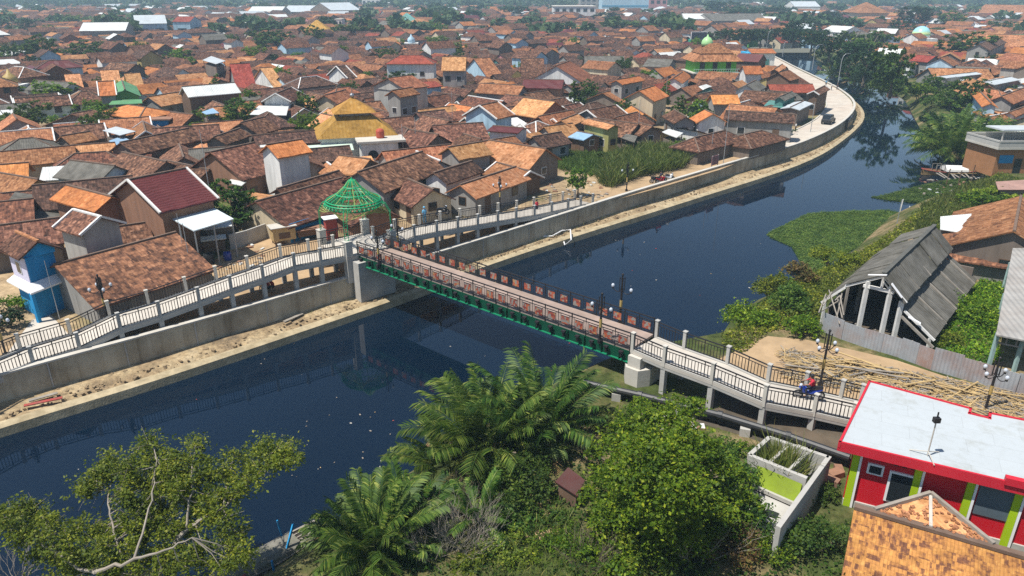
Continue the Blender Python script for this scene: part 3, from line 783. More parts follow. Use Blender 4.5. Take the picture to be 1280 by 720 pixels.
# right pier and ramp
def pier():
    c=BB+BD*.55+BN*1.5; t=thing('bridge_pier','pale concrete octagonal pier under the right end of the green bridge','pier',(c.x,c.y,1.5)); ang=math.atan2(BD.y,BD.x)
    k=MB(); k.box((c.x,c.y,DZ-.75),(.9,3.6,1.0),0,ang)
    k.build('cap_beam',M['concw'],t)
    k=MB()
    for s in(-1.9,1.9):
        q=c+BN*s; f=[(q.x+1.0*math.cos(ang+PI/8+i*PI/4),q.y+1.0*math.sin(ang+PI/8+i*PI/4)) for i in range(8)]
    f=[]
    for dx,dy in((-.95,-1.3),(-.45,-2.0),(.45,-2.0),(.95,-1.3),(.95,1.3),(.45,2.0),(-.45,2.0),(-.95,1.3)):
        q=c+BD*dx+BN*dy; f.append((q.x,q.y))
    k.prism(f,1.9,DZ-1.0); k.build('pier_body',M['concw'],t)
    k=MB(); k.prism([(c.x+(x-c.x)*.8,c.y+(y-c.y)*.8) for x,y in f],-.5,1.9); k.build('footing',M['conc'],t)
    # sloped apron below
    a=MB(); q=c-BD*1.2
    for (u0,u1,z0,z1) in ((-3.4,.2,-.4,1.4),):
        p=[c+BD*u0-BN*4.2,c+BD*u0+BN*4.2,c+BD*u1+BN*3.0,c+BD*u1-BN*3.0]
        a.face([(p[0].x,p[0].y,z0),(p[3].x,p[3].y,z1),(p[2].x,p[2].y,z1),(p[1].x,p[1].y,z0)])
        e=[(x.x,x.y,-.9) for x in p]
        a.face([(p[0].x,p[0].y,z0),(p[1].x,p[1].y,z0),e[1],e[0]]); a.face([(p[0].x,p[0].y,z0),e[0],e[3],(p[3].x,p[3].y,z1)]); a.face([(p[1].x,p[1].y,z0),(p[2].x,p[2].y,z1),e[2],e[1]])
        a.face([(p[3].x,p[3].y,z1),e[3],e[2],(p[2].x,p[2].y,z1)])
    a.build('apron',mat_plain('apron_concrete',(.3,.26,.2),.9,.35,.8,.6,(.16,.12,.09),bump=.4),t)
pier()
nr=[BB+BD*.15]+[P(*q) for q in [(829,455,4.75),(889,477,4.55),(955,505,4.12),(1018,517,3.75),(1066,528,3.45)]]+[Vector((20.6,34.5,3.2))]
nr=[Vector(p) for p in nr]
RAMP_E=make_ramp('approach_ramp','concrete ramp with black railings descending from the bridge toward the red house',nr,2.8,2.4,2.0,('concw','conc'),step=3.0)
# gazebo
def gazebo():
    c=LC; t=thing('gazebo','green wire frame gazebo with domed top standing on the bridge landing','gazebo',(c.x,c.y,DZ)); Z=Vector((0,0,1))
    a0=math.atan2(UW.y,UW.x)+PI/4
    def ring(r,z,n=48): return [Vector((c.x+r*math.cos(2*PI*i/n),c.y+r*math.sin(2*PI*i/n),z)) for i in range(n+1)]
    apex=c+Z*0; apex.z=10.7; zr=9.0
    rb=MB()
    for i in range(24):
        a=2*PI*i/24; e=Vector((c.x+2.3*math.cos(a),c.y+2.3*math.sin(a),zr)); m=Vector((c.x+.72*math.cos(a),c.y+.72*math.sin(a),10.12)); s=Vector((c.x+.28*math.cos(a),c.y+.28*math.sin(a),10.7))
        rb.tube([s,m,Vector((c.x+1.4*math.cos(a),c.y+1.4*math.sin(a),9.52)),e],.036,4,m=i%3==1)
    rb.build('dome_ribs',[M['gaz'],M['gazy']],t)
    cp=MB(); cp.tube_rings(c-Z*c.z,[(.42,10.5),(.35,10.66),(.12,10.78),(.03,10.95)],12); cp.build('finial',M['gaz'],t)
    rg=MB()
    for r,z in((2.35,zr),(2.45,zr-.2),(2.25,zr-.6),(1.4,9.52),(.72,10.12)): rg.tube(ring(r,z),.06,4)
    rg.build('ring',M['gaz'],t)
    # scalloped lace skirt: zig-zag and loops
    sk=MB(); n=40; rs=random.Random(3)
    for i in range(n):
        a=2*PI*i/n; b=2*PI*(i+1)/n
        f=lambda r,an,z: Vector((c.x+r*math.cos(an),c.y+r*math.sin(an),z))
        sk.bar(f(2.33,a,zr),f(2.2,(a+b)/2,zr-.7),.06); sk.bar(f(2.2,(a+b)/2,zr-.7),f(2.33,b,zr),.06); sk.bar(f(2.4,a,zr-.2),f(2.62,(a+b)/2,zr-.45),.05); sk.bar(f(2.62,(a+b)/2,zr-.45),f(2.4,b,zr-.2),.05)
        sk.bar(f(2.33,a,zr),f(1.5,a,zr-.35),.035); sk.bar(f(1.5,a,zr-.35),f(1.5,b,zr-.35),.035)
        sk.bar(f(1.5,a,zr-.35),f(.85,(a+b)/2,zr-.2),.03)
    sk.build('lace_skirt',M['gaz'],t)
    # four arched arms down to the pillars, with mesh spandrels
    for k in range(4):
        i,j=((0,0),(1,0),(1,1),(0,1))[k]
        q=LN+UW*(.25+4.5*i)+NW*(.25+4.5*j); out=(q-c); out.z=0; out.normalize()
        foot=Vector((q.x,q.y,DZ+1.35)); top=Vector((q.x,q.y,7.9)); ins=c+out*2.1; ins.z=8.75
        ar=MB()
        for s in(-.16,.16):
            sd=Vector((-out.y,out.x,0))*s
            ar.tube([foot+sd,foot.lerp(top,.6)+sd,top+sd,top.lerp(ins,.35)+Z*.45+sd,ins+sd+Z*.15],.035,5)
        for z in range(9):
            f=z/8; p=foot.lerp(top,f); sd=Vector((-out.y,out.x,0))*.16; ar.bar(p-sd,p+sd+Z*.1,.03)
        ar.build('post',M['gaz'],t)
        sp=MB()
        for u in range(7):
            p0=top.lerp(ins,u/7)+Z*.3*math.sin(PI*u/7); 
            for v in (-1,1):
                e=c+Vector((out.x*math.cos(v*.75)-out.y*math.sin(v*.75),out.x*math.sin(v*.75)+out.y*math.cos(v*.75),0))*(2.2-.1*u); e.z=8.35-.08*u
                sp.tube([p0,p0.lerp(e,.5)-Z*(.15+.05*u),e],.026,3)
            sp.tube([top.lerp(ins,u/7)-Z*.1,top.lerp(ins,(u+1)/7)-Z*.5],.03,3)
        sp.build('spandrel_mesh',M['gazy'],t)
gazebo()

# ---------------------------------------------------------------- lamps and poles
def ornate_lamp(label, loc, h=3.6, arms=4, rz=0, group='ornate black lamp posts'):
    t=thing('street_lamp',label,'street lamp',loc,group); x,y,z=loc
    p=MB(); p.cyl((x,y,z),.16,.25,8); p.cyl((x,y,z+.25),.075,h*.72,8); p.cyl((x,y,z+h*.6),.05,h*.4,8); p.ball((x,y,z+h),.09,6)
    for k in range(4):
        a=rz+PI/4+k*PI/2; p.bar((x+.17*math.cos(a),y+.17*math.sin(a),z+h*.68),(x+.17*math.cos(a),y+.17*math.sin(a),z+h*.95),.05)
        p.bar((x,y,z+h*.7),(x+.17*math.cos(a),y+.17*math.sin(a),z+h*.72),.04); p.bar((x,y,z+h*.92),(x+.17*math.cos(a),y+.17*math.sin(a),z+h*.92),.03)
    p.build('pole',M['black'],t)
    b=MB(); b.cyl((x,y,z+h*.33),.1,h*.16,8); b.build('gold_band',M['gold'],t)
    for k in range(arms):
        a=rz+k*2*PI/arms; c,s=math.cos(a),math.sin(a); r=.72; pts=[]
        for i in range(7): f=i/6; pts.append((x+c*r*f,y+s*r*f,z+h*.7-.22*math.sin(PI*f)-.02*f))
        m=MB(); m.tube(pts,.028,5); m.cyl((x+c*r,y+s*r,z+h*.68),.07,.12,6); m.build('arm',M['black'],t)
        g=MB(); g.ball((x+c*r,y+s*r,z+h*.68+.22),.115,6,sz=1.25); g.build('lamp_globe',M['globe'],t)
    return t
def on_bridge(px,py,off):
    best=min((( (Vector(Q(BA+BD*(BL*k/400)+BN*off))-Vector((px,py,0))).to_2d().length,k) for k in range(401)))
    return BA+BD*(BL*best[1]/400)+BN*off
q=on_bridge(747,433,-.12); ornate_lamp('black two armed lamp post on the near railing of the footbridge',(q.x,q.y,DZ-.2),3.5,2,BD.angle_signed(Vector((1,0,0))) if False else math.atan2(BD.y,BD.x))
q=on_bridge(772,410,3.15); ornate_lamp('black two armed lamp post on the far railing of the footbridge',(q.x,q.y,DZ-.2),3.7,2,math.atan2(BD.y,BD.x))
q=on_bridge(473,330,-.14); ornate_lamp('black lamp post at the town end of the near bridge railing',(q.x,q.y,DZ-.2),3.0,2,math.atan2(BD.y,BD.x))
q=on_bridge(500,306,3.15); ornate_lamp('black lamp post at the town end of the far bridge railing',(q.x,q.y,DZ-.2),3.0,2,math.atan2(BD.y,BD.x))
p=P(1027,470,3.3); ornate_lamp('black four armed lamp post beside the ramp by the bamboo heap',(p.x,p.y,GZ),3.9,4,.5)
p=P(1231,514,2.6); ornate_lamp('black four armed lamp post rising behind the flat white roof',(p.x,p.y,GZ),3.6,4,.3)
p=P(134,397,3.4); ornate_lamp('black four armed lamp post on the left approach ramp before the long tiled roof',(p.x,p.y,3.2),3.6,4,.8)
p=P(625,258,3.9); ornate_lamp('black four armed lamp post on the right approach ramp before the pale orange roof',(p.x,p.y,3.9),3.3,4,.2)
p=P(783,239,2.6); ornate_lamp('black lamp post by the dirt yard at the foot of the right ramp',(p.x,p.y,GZ),3.6,2,.2)
p=P(8,445,2.6); ornate_lamp('black lamp post near the foot of the left approach ramp',(p.x,p.y,GZ),3.6,4,.2)

def tall_lamp(label,loc,h,az,L=2.2):
    t=thing('street_lamp',label,'street lamp',loc,'tall grey street lamps of the promenade'); x,y,z=loc; c,s=math.cos(az),math.sin(az)
    m=MB(); m.tube([(x,y,z),(x,y,z+h*.8),(x+c*.25,y+s*.25,z+h*.93),(x+c*L*.5,y+s*L*.5,z+h),(x+c*L,y+s*L,z+h+.12)],[.11,.08,.07,.055,.045],7); m.build('pole',M['galv'],t)
    k=MB(); k.box((x+c*(L+.2),y+s*(L+.2),z+h+.12),(.65,.25,.1),0,az); k.build('lamp_head',M['galv'],t)
for i,(px,py,ty,lb) in enumerate([(1047,107,72,'tall curved grey street lamp on the promenade bend, nearest the water trees'),(1015,88,60,'tall curved grey street lamp standing second along the promenade bend'),
        (978,71,54,'straight looking grey street lamp behind the blue walled house'),(958,62,41,'farthest grey street lamp rising before the dark river trees')]):
    p=P(px,py,GZ); d=p.y; h=(py-ty)*Q(p)[2]/900/.93
    tall_lamp(lb,(p.x,p.y,GZ),h,.3,1.9)
def mast(label,px,py,ty,r=.05,cat='pole',zb=GZ,cross=0,group='thin poles and masts of the town'):
    p=P(px,py,zb); h=(py-ty)*Q(p)[2]/900/.95
    t=thing('pole',label,cat,(p.x,p.y,zb),group); m=MB(); m.tube([(p.x,p.y,zb),(p.x,p.y,zb+h)],[r,r*.7],6); m.build('shaft',M['galv'] if r<.07 else M['conc'],t)
    if cross:
        k=MB()
        for i in range(cross): k.box((p.x,p.y,zb+h-.15-.35*i),(1.2-.25*i,.05,.05),0,.5)
        k.build('antenna',M['galv'],t)
for a in [('thin grey pole in front of the striped maroon roof',272,300,170,.04),('rusty mast with cross bars among the frames by the tin roofed yard',242,355,280,.04),('mast beside the tin roofed yard left of its partner',236,350,268,.03),
          ('thin mast over the street wall by the blue house',75,400,325,.03),('thin pole before the long brown and grey roof',904,205,137,.05),('thin pole among brown hip roofs beside the promenade',888,200,155,.05),
          ('mast behind the tall grey concrete wall',566,165,118,.05,'pole'),('tall thin pole right of the grey concrete wall',521,200,150,.05),('tall mast above the maroon long roof in mid town',682,130,80,.06),
          ('thin pole by the mosque with yellow roof',505,205,158,.05),('thin pole before the pond of tall grass',797,175,128,.05),('thin pole beside the cream gabled house',830,150,100,.05),
          ('pole standing among orange roofs of the upper town',392,95,58,.06),('thin pole at the yard right of the reed bed',893,192,150,.05),('thin pole by the promenade shops',1013,165,130,.06),('slim leaning pole in the floating weeds',1121,280,250,.04)]:
    mast(*a[:4],r=a[4])
# ---------------------------------------------------------------- houses
PLACED=[]    # footprints (cx,cy,ang,hl,hw)
def obb_hit(a,b,shr=.9):
    ax=[(math.cos(a[2]),math.sin(a[2])),(-math.sin(a[2]),math.cos(a[2])),(math.cos(b[2]),math.sin(b[2])),(-math.sin(b[2]),math.cos(b[2]))]
    dx,dy=b[0]-a[0],b[1]-a[1]
    for (x,y) in ax:
        ra=shr*(a[3]*abs(x*ax[0][0]+y*ax[0][1])+a[4]*abs(x*ax[1][0]+y*ax[1][1]))
        rb=shr*(b[3]*abs(x*ax[2][0]+y*ax[2][1])+b[4]*abs(x*ax[3][0]+y*ax[3][1]))
        if abs(dx*x+dy*y)>ra+rb: return False
    return True
ROOFWORD=dict(brown='brown tiled',dark='dark brown tiled',mixed='rust brown tiled',orange='orange tiled',bright='bright orange tiled',tan='pale orange tiled',red='red tiled',yellow='mossy yellow tiled',
              maroon='maroon metal',greysheet='grey sheet',paletin='pale tin',white_roof='white sheet',bluetin='light blue tin',tealtin='teal tin',greenroof='green',flower='spotted orange tiled')
WALLWORD=dict(white='white',cream='cream',grey='grey',ltblue='light blue',blue='blue',green='green',brick='brick',wood='wooden',teal='teal',ochre='ochre',pink='pink',olive='olive',block='concrete',dim='dull brown')
AUTO=[]      # (object, look phrase) still to be placed in words
def house_parts(t, cx,cy,ang,L,W,zr,ze,roof,wall,form='gable',trim=False,lod=0,seed=0,zg=None,capmat='cap',og=.35,oe=.45,openings=True,nosag=False):
    rs=random.Random(seed); zg=GZ-.05 if zg is None else zg
    ex=Vector((math.cos(ang),math.sin(ang),0)); ey=Vector((-ex.y,ex.x,0)); c=Vector((cx,cy,0)); Z=Vector((0,0,1))
    hl,hw=L/2,W/2
    def p(x,y,z): return c+ex*x+ey*y+Z*z
    rl=hl if form!='hip' else max(hl-hw*.95,.25)
    rf=MB(); sag=0 if (lod>1 or nosag) else .085
    nx,ny=(1,1) if lod>1 else (6,3)
    def slope(a,b,d,e):     # a,b ridge side; d,e eave side
        pts=[]
        for j in range(ny+1):
            row=[]
            for i in range(nx+1):
                u,v=i/nx,j/ny; q=(a.lerp(b,u)).lerp(d.lerp(e,u),v); 
                if 0<i<nx and 0<j: q=q+Z*(rs.random()-.6)*sag*2
                row.append(q)
            pts.append(row)
        base=len(rf.v); rf.v+= [tuple(q) for r in pts for q in r]
        for j in range(ny):
            for i in range(nx):
                k=base+j*(nx+1)+i; rf.f.append((k,k+nx+1,k+nx+2,k+1)); rf.m.append(0)
        th=Z*.13
        for q,r in ((pts[-1][0],pts[-1][-1]),(pts[0][0],pts[-1][0]),(pts[0][-1],pts[-1][-1])): rf.face([q,r,r-th,q-th])
        rf.face([pts[0][0]-th,pts[0][-1]-th,pts[-1][-1]-th,pts[-1][0]-th])
    if form=='lean':
        slope(p(-hl,hw,zr),p(hl,hw,zr),p(-hl,-hw,ze),p(hl,-hw,ze))
    else:
        for s in (-1,1):
            slope(p(-rl,0,zr),p(rl,0,zr),p(-hl,s*hw,ze),p(hl,s*hw,ze))
            if form=='hip': slope(p(s*rl,0,zr),p(s*rl,0,zr-.01),p(s*hl,-hw,ze),p(s*hl,hw,ze))
    ro=rf.build('roof',M[roof],t)
    if not lod or lod==1:
        if form!='lean':
            k=MB(); k.bar(p(-rl,0,zr+.03),p(rl,0,zr+.03),.22,.14)
            if form=='hip':
                for sx in(-1,1):
                    for sy in(-1,1): k.bar(p(sx*rl,0,zr+.03),p(sx*hl,sy*hw,ze+.03),.18,.12)
            k.build('ridge_cap',M[capmat],ro)
        if trim:
            for sx in(-1,1):
                if form=='lean': continue
                k=MB()
                for sy in(-1,1): k.bar(p(sx*hl,0,zr+.04),p(sx*hl,sy*hw,ze+.04),.2,.18)
                k.build('verge_trim',M['trim'],ro)
    # walls up to the underside of the roof
    a,b=hl-og,hw-oe; sl=(zr-ze)/(hw if form!='lean' else 2*hw)
    ztop=ze+oe*sl-.14; w=MB()
    if form=='lean':
        zt2=zr-oe*sl-.14
        q=[(-a,-b,ztop),(a,-b,ztop),(a,b,zt2),(-a,b,zt2)]
        for i in range(4):
            m,n=q[i],q[(i+1)%4]; w.face([p(m[0],m[1],zg),p(n[0],n[1],zg),p(*n),p(*m)])
    else:
        zp=zr-.16
        for s in(-1,1):
            w.face([p(-a*s,-b*s,zg),p(a*s,-b*s,zg),p(a*s,-b*s,ztop),p(-a*s,-b*s,ztop)])
            if form=='gable': w.face([p(a*s,-b*s,zg),p(a*s,b*s,zg),p(a*s,b*s,ztop),p(a*s,0,zp),p(a*s,-b*s,ztop)])
            else: w.face([p(a*s,-b*s,zg),p(a*s,b*s,zg),p(a*s,b*s,ztop),p(a*s,-b*s,ztop)])
    wo=w.build('wall',M['w_'+wall],t)
    if openings and lod<2:
        cam=Vector((0,0,0))-c; sy=1 if ey.dot(cam)>0 else -1; sx=1 if ex.dot(cam)>0 else -1
        H=ztop-zg
        def opening(nm,center,along,wd,ht,outn):
            f=MB(); axx=(along,outn,Z)
            f.box(center+outn*.02,(wd+.16,.05,ht+.16),0,ax=axx); fo=f.build(nm,M['trim' if nm=='window' and rs.random()<.5 else 'doorw'],t)
            if nm=='window':
                q=MB(); q.box(center+outn*.05,(wd,.04,ht),0,ax=axx); q.build('pane',M['glass'],fo)
        nfl=max(1,int(H/2.6))
        for fl in range(nfl):
            zc=zg+1.55+fl*2.8
            if zc+.6>ztop: break
            if abs(ey.dot(cam.normalized()))>.25:
                xs=[-a*.55,a*.5] if a>2.2 else [0]
                for i,x in enumerate(xs):
                    if fl==0 and i==0 and not lod: opening('door',p(x,sy*b,zg+1.05),ex,.9,2.0,ey*sy)
                    else: opening('window',p(x,sy*b,zc),ex,1.1,1.0,ey*sy)
            if abs(ex.dot(cam.normalized()))>.4 and form=='gable': opening('window',p(sx*a,0,zc+.2),ey,.9,.8,ex*sx)
    return ro,wo
def house(spec_label, cx,cy,ang,L,W,zr,ze,roof,wall,form='gable',lod=0,group=None,seed=None,name='house',cat='house',place=True,**kw):
    t=thing(name,spec_label,cat,(cx,cy,GZ),group)
    house_parts(t,cx,cy,ang,L,W,zr,ze,roof,wall,form,lod=lod,seed=seed if seed is not None else len(PLACED),**kw)
    if place: PLACED.append((cx,cy,ang,L/2,W/2))
    return t
def look(roof,wall,form,L,W,lod=0):
    size='large ' if L*W>95 else ('small ' if L*W<32 else '')
    f=dict(gable='gabled',hip='hip roofed',lean='lean-to')[form]
    if roof in('paletin','white_roof','bluetin','greysheet','maroon','tealtin'): f={'gabled':'roofed','hip roofed':'roofed','lean-to':'roofed'}[f]
    s=f"{size}{ROOFWORD[roof]} {f} {'shed' if L*W<30 or form=='lean' else 'house'}"
    if lod<1: s+=f" with {WALLWORD[wall]} walls"
    return s
def house_px(A,B,C,zr,roof,wall,label=None,form='gable',sl=.55,side=None,**kw):
    """ridge ends A,B and one eave corner C read off the photograph; zr ridge level; gives a real symmetric house"""
    a=P(A[0],A[1],zr); b=P(B[0],B[1],zr); d=Vector((b.x-a.x,b.y-a.y,0)); L=d.length; d/=L; n=Vector((-d.y,d.x,0))
    hw=3.0
    for _ in range(40):
        ze=max(zr-sl*hw,GZ+1.7); q=P(C[0],C[1],ze); h=abs((Vector((q.x,q.y,0))-Vector((a.x,a.y,0))).dot(n)); hw=.5*hw+.5*min(max(h,1.2),7.5)
    ze=max(zr-sl*hw,GZ+1.7); m=(a+b)/2
    if form=='hip': L=L+2*hw*.95
    lk=look(roof,wall,form,L,2*hw)
    t=house(label or lk,m.x,m.y,math.atan2(d.y,d.x),L,2*hw,zr,ze,roof,wall,form,**kw)
    if not label: AUTO.append((t,lk))
    return t
H1=GZ+4.9; H2=GZ+7.6; H0=GZ+4.1
HAND=[
 # left, nearest
 ((220,290),(67,331),(266,339),6.6,'mixed','grey','long rust brown tiled house beside the left approach ramp',dict(sl=.6)),
 ((126,271),(92,262),(97,294),8.6,'brown','block','grey concrete gabled house with white trimmed brown roof behind the long ramp side house',dict(trim=True,capmat='trim')),
 ((140,246),(83,231),(120,266),7.8,'bright','brick','orange roofed house with dark brick gable left of the striped maroon roof',{}),
 ((159,225),(233,210),(202,266),9.8,'maroon','brick','tall brick gabled building with striped maroon metal roof and white trim',dict(trim=True,sl=.5)),
 ((48,224),(-12,214),(30,247),6.4,'orange','ochre','orange roofed house with olive arched gable at the left edge',{}),
 ((36,203),(-15,207),(75,222),6.2,'bright','cream','bright orange roof above the olive gabled house at the left edge',{}),
 ((144,207),(88,200),(127,230),6.6,'greysheet','ltblue','grey asbestos roofed shed with bluish gable behind the maroon roof',{}),
 ((112,164),(76,170),(120,175),6.6,'orange','dim',None,{}),
 ((143,101),(121,102),(134,127),9.8,'bright','grey','bright orange steep roof with white verge left of the green gable',dict(trim=True,sl=.7)),
 ((156,112),(152,100),(139,124),8.0,'greenroof','green','bright green gabled house with pale green awning',dict(trim=False)),
 ((160,131),(182,134),(172,149),6.8,'bright','dim','low bright orange roof in front of the green gabled house',dict(form='hip',sl=.3)),
 ((90,142),(118,137),(92,150),6.8,'brown','dim',None,{}),
 ((185,121),(235,113),(200,135),7.0,'tan','grey',None,{}),
 ((213,140),(242,143),(202,158),6.6,'orange','dim',None,{}),
 ((152,190),(208,202),(120,215),6.9,'brown','dim',None,{}),
 ((150,178),(236,160),(160,196),7.0,'brown','dim','long brown tiled roof behind the grey asbestos shed',{}),
 ((205,200),(262,212),(190,222),6.4,'brown','brick',None,{}),
 ((263,190),(318,178),(295,228),8.6,'brown','brick','large brown tiled house with brick gable left of the tall white house',{}),
 ((333,181),(377,174),(352,197),9.7,'bright','white','tall white house with small bright orange gable roof',dict(openings=False)),
 ((301,153),(330,146),(321,169),7.4,'brown','dim',None,{}),
 ((267,171),(300,160),(280,182),7.0,'brown','dim',None,{}),
 ((344,117),(364,109),(361,129),8.8,'brown','white','white gabled house with brown roof, white trim and awning',dict(trim=True)),
 ((405,119),(432,112),(386,140),7.6,'orange','cream',None,{}),
 ((402,142),(440,150),(395,160),7.4,'tan','pink',None,{}),
 ((346,236),(424,213),(353,247),6.3,'brown','dim',None,{}),
 ((424,194),(463,199),(404,214),6.6,'tan','dim','patchy tan tiled roof between white house and landing gazebo',{}),
 ((319,252),(428,222),(362,285),6.4,'brown','cream','long brown tiled house with blue wall behind the carts at the landing',dict(sl=.45)),
 ((447,215),(528,189),(482,241),7.6,'brown','grey','large brown tiled house right of the green gazebo',{}),
 ((542,216),(590,201),(557,231),6.6,'dark','white','dark brown tiled house with white gable before the pale orange roof',{}),
 ((575,231),(645,208),(664,224),6.2,'tan','grey','pale orange tiled roof beside the right approach ramp, before the reed bed',{}),
 ((560,184),(603,177),(577,200),7.6,'tan','grey','tan tiled house with grey gable in mid rows above the right ramp',{}),
 ((683,186),(611,175),(674,214),7.2,'tan','dim','long tan and brown tiled house left of the reed pond',{}),
 ((604,153),(540,157),(612,175),6.8,'brown','dim',None,{}),
 ((556,137),(520,141),(548,153),7.0,'dark','grey',None,{}),
 ((512,162),(548,168),(500,182),6.8,'brown','dim',None,{}),
 ((599,132),(622,127),(618,150),9.2,'orange','ltblue','light blue gabled house with orange roof and white trim',dict(trim=True)),
 ((616,157),(655,160),(640,166),7.0,'maroon','white','small white house with flat maroon roof',dict(form='gable',sl=.18)),
 ((694,127),(655,122),(676,148),8.2,'tan','brick','tan tiled house with brown brick gable in mid town',{}),
 ((701,150),(722,142),(713,158),7.0,'tan','dim',None,{}),
 ((680,158),(716,154),(698,174),6.4,'tan','grey',None,{}),
 ((722,164),(742,168),(724,174),5.6,'bluetin','wood','small dark plank hut with light blue tin roof',dict(sl=.3)),
 ((735,148),(769,156),(762,162),7.0,'tan','olive','narrow pale orange roof over an olive wall at the dirt yard',dict(sl=.4)),
 ((799,113),(818,107),(815,128),9.0,'bright','cream','cream gabled house with bright orange roof and small porches',{}),
 ((790,132),(806,142),(783,146),6.4,'bright','cream','small bright orange porch roof before the cream gabled house',{}),
 ((798,153),(816,158),(785,165),6.2,'brown','dim',None,{}),
 ((842,137),(858,146),(838,152),6.6,'brown','grey',None,{}),
 ((881,137),(892,142),(866,151),7.2,'bright','white','small white gabled house with bright orange roof and awning',{}),
 ((868,172),(906,163),(885,188),6.0,'brown','dim','brown hip roofed house right of the reed bed',dict(form='hip')),
 ((930,168),(952,163),(944,185),5.6,'brown','dim','brown hip roofed house next to the promenade bend side',dict(form='hip')),
 ((995,143),(907,138),(993,153),7.0,'dark','grey','very long dark brown roof over a grey walled row of rooms',{}),
 ((972,135),(912,130),(970,141),6.9,'orange','grey',None,{}),
 ((922,118),(888,118),(918,133),8.0,'bright','grey','bright orange gabled house with grey gable below the green mosque',{}),
 ((951,82),(928,82),(950,96),9.0,'bright','white','bright orange square roof right of the green mosque',dict(sl=.6)),
 ((933,106),(945,100),(910,117),7.6,'greysheet','white','white gabled house with grey sheet roof below the green mosque',{}),
 ((974,121),(990,114),(956,132),7.2,'greysheet','teal','grey sheet roofed house with teal gable by the promenade',{}),
 ((1017,114),(1031,107),(1004,127),7.4,'brown','wood','wooden gabled house with brown roof at the promenade bend',dict(trim=True)),
 ((960,105),(1016,105),(985,118),6.8,'red','dim',None,{}),
 ((968,86),(978,80),(956,97),7.6,'tan','wood',None,{}),
 ((1005,126),(988,134),(995,140),6.0,'white_roof','dim','low white awning roofed stall next to the promenade',dict(sl=.2)),
 # right bank
 ((1219,108),(1239,129),(1211,114),7.0,'bright','ltblue','orange roofed house with light blue side and yellow front on the right bank',{}),
 ((1213,97),(1232,104),(1195,105),7.2,'tan','brick',None,{}),
 ((1252,120),(1290,106),(1258,134),7.4,'orange','grey','large orange roof at right edge above the brick river house',{}),
 ((1262,140),(1300,126),(1268,146),6.4,'orange','white',None,{}),
 ((1160,85),(1235,86),(1165,94),7.2,'orange','grey','very long orange roof behind the white sheet roofs on the right bank',{}),
 ((1175,95),(1220,90),(1180,98),6.6,'white_roof','grey','long white sheet roof behind the right bank trees',dict(sl=.2)),
 ((1230,102),(1263,96),(1233,108),6.6,'white_roof','grey','white sheet roof at the right edge by the orange roofs',dict(sl=.2)),
 ((1135,79),(1150,75),(1136,83),6.8,'orange','white',None,{}),
 ((1147,68),(1170,70),(1176,82),8.5,'red','grey',None,{}),
 ((1224,55),(1247,46),(1240,62),10,'dark','grey','grey gabled house with dark roof on the right bank behind orange roofs',{}),
 ((1258,66),(1300,70),(1250,78),8,'orange','white',None,{}),
 ((1205,42),(1290,44),(1215,50),10,'orange','white',None,{}),
 # upper middle
 ((490,113),(515,109),(487,124),10.4,'orange','grey','orange roofed house joined behind the tall bare concrete wall',{}),
 ((500,69),(528,69),(525,84),11.0,'red','white','white arched house with red pyramid roof in upper mid town',dict(form='hip',sl=.5)),
 ((553,71),(583,71),(555,88),11.4,'tan','grey','two storey house with wide tan roof and railed verandah',dict(sl=.6)),
 ((592,73),(612,72),(580,78),9.5,'orange','ltblue','light blue gabled house with orange roof next to the railed verandah house',{}),
 ((770,100),(798,95),(740,113),9.2,'bright','grey','wide house with grey gable and orange roof in mid right town',dict(sl=.45)),
 ((695,82),(712,76),(680,88),9.5,'orange','white',None,{}),
 ((655,99),(705,100),(656,110),8.2,'maroon','brick','long maroon roofed building in mid town',dict(sl=.35)),
 ((600,104),(655,107),(652,117),8.0,'orange','grey','long low orange roof with grey gable in mid town',{}),
 ((651,73),(680,73),(650,83),9.6,'brown','white',None,{}),
 ((753,116),(770,112),(735,125),6.8,'orange','dim',None,{}),
 ((842,97),(853,90),(830,103),7.6,'bright','white','small white porch house with bright orange roof left of the green mosque',{}),
 ((730,70),(780,70),(733,78),8.2,'greysheet','grey',None,{}),
 ((810,73),(842,74),(812,84),8.0,'greysheet','grey','dark grey flat roofed building with black parapet in mid right town',dict(sl=.2)),
 ((287,80),(312,79),(288,93),10.2,'red','grey','pair of steep red roofs in the upper left town',dict(sl=.7)),
 ((376,97),(396,95),(366,109),8.4,'dark','grey','dark hip roofed house with pale ridges in the left town',dict(form='hip',capmat='trim')),
 ((420,83),(432,82),(405,97),9.2,'dark','white','dark gabled house with white verge above the left mosque',dict(trim=True)),
 ((325,85),(340,84),(315,92),8.6,'tan','white',None,{}),
 ((60,76),(85,75),(55,90),9.0,'maroon','ltblue','maroon hip roofed hall with pale skirt roof in upper left town',dict(form='hip',sl=.5)),
 ((18,83),(30,84),(4,96),9.4,'brown','brick','brown pyramid roof with pale ridges at the left edge',dict(form='hip',capmat='trim')),
 ((138,78),(170,80),(130,90),8.2,'brown','dim',None,{}),
 ((125,88),(148,87),(118,98),8.6,'tan','grey',None,{}),
 ((155,92),(175,91),(143,102),8.4,'tan','grey',None,{}),
 ((45,100),(90,103),(40,113),7.4,'greysheet','white','grey sheet roofed hall with white gable in left town',{}),
 ((80,93),(100,92),(92,103),8.0,'tan','grey',None,{}),
]
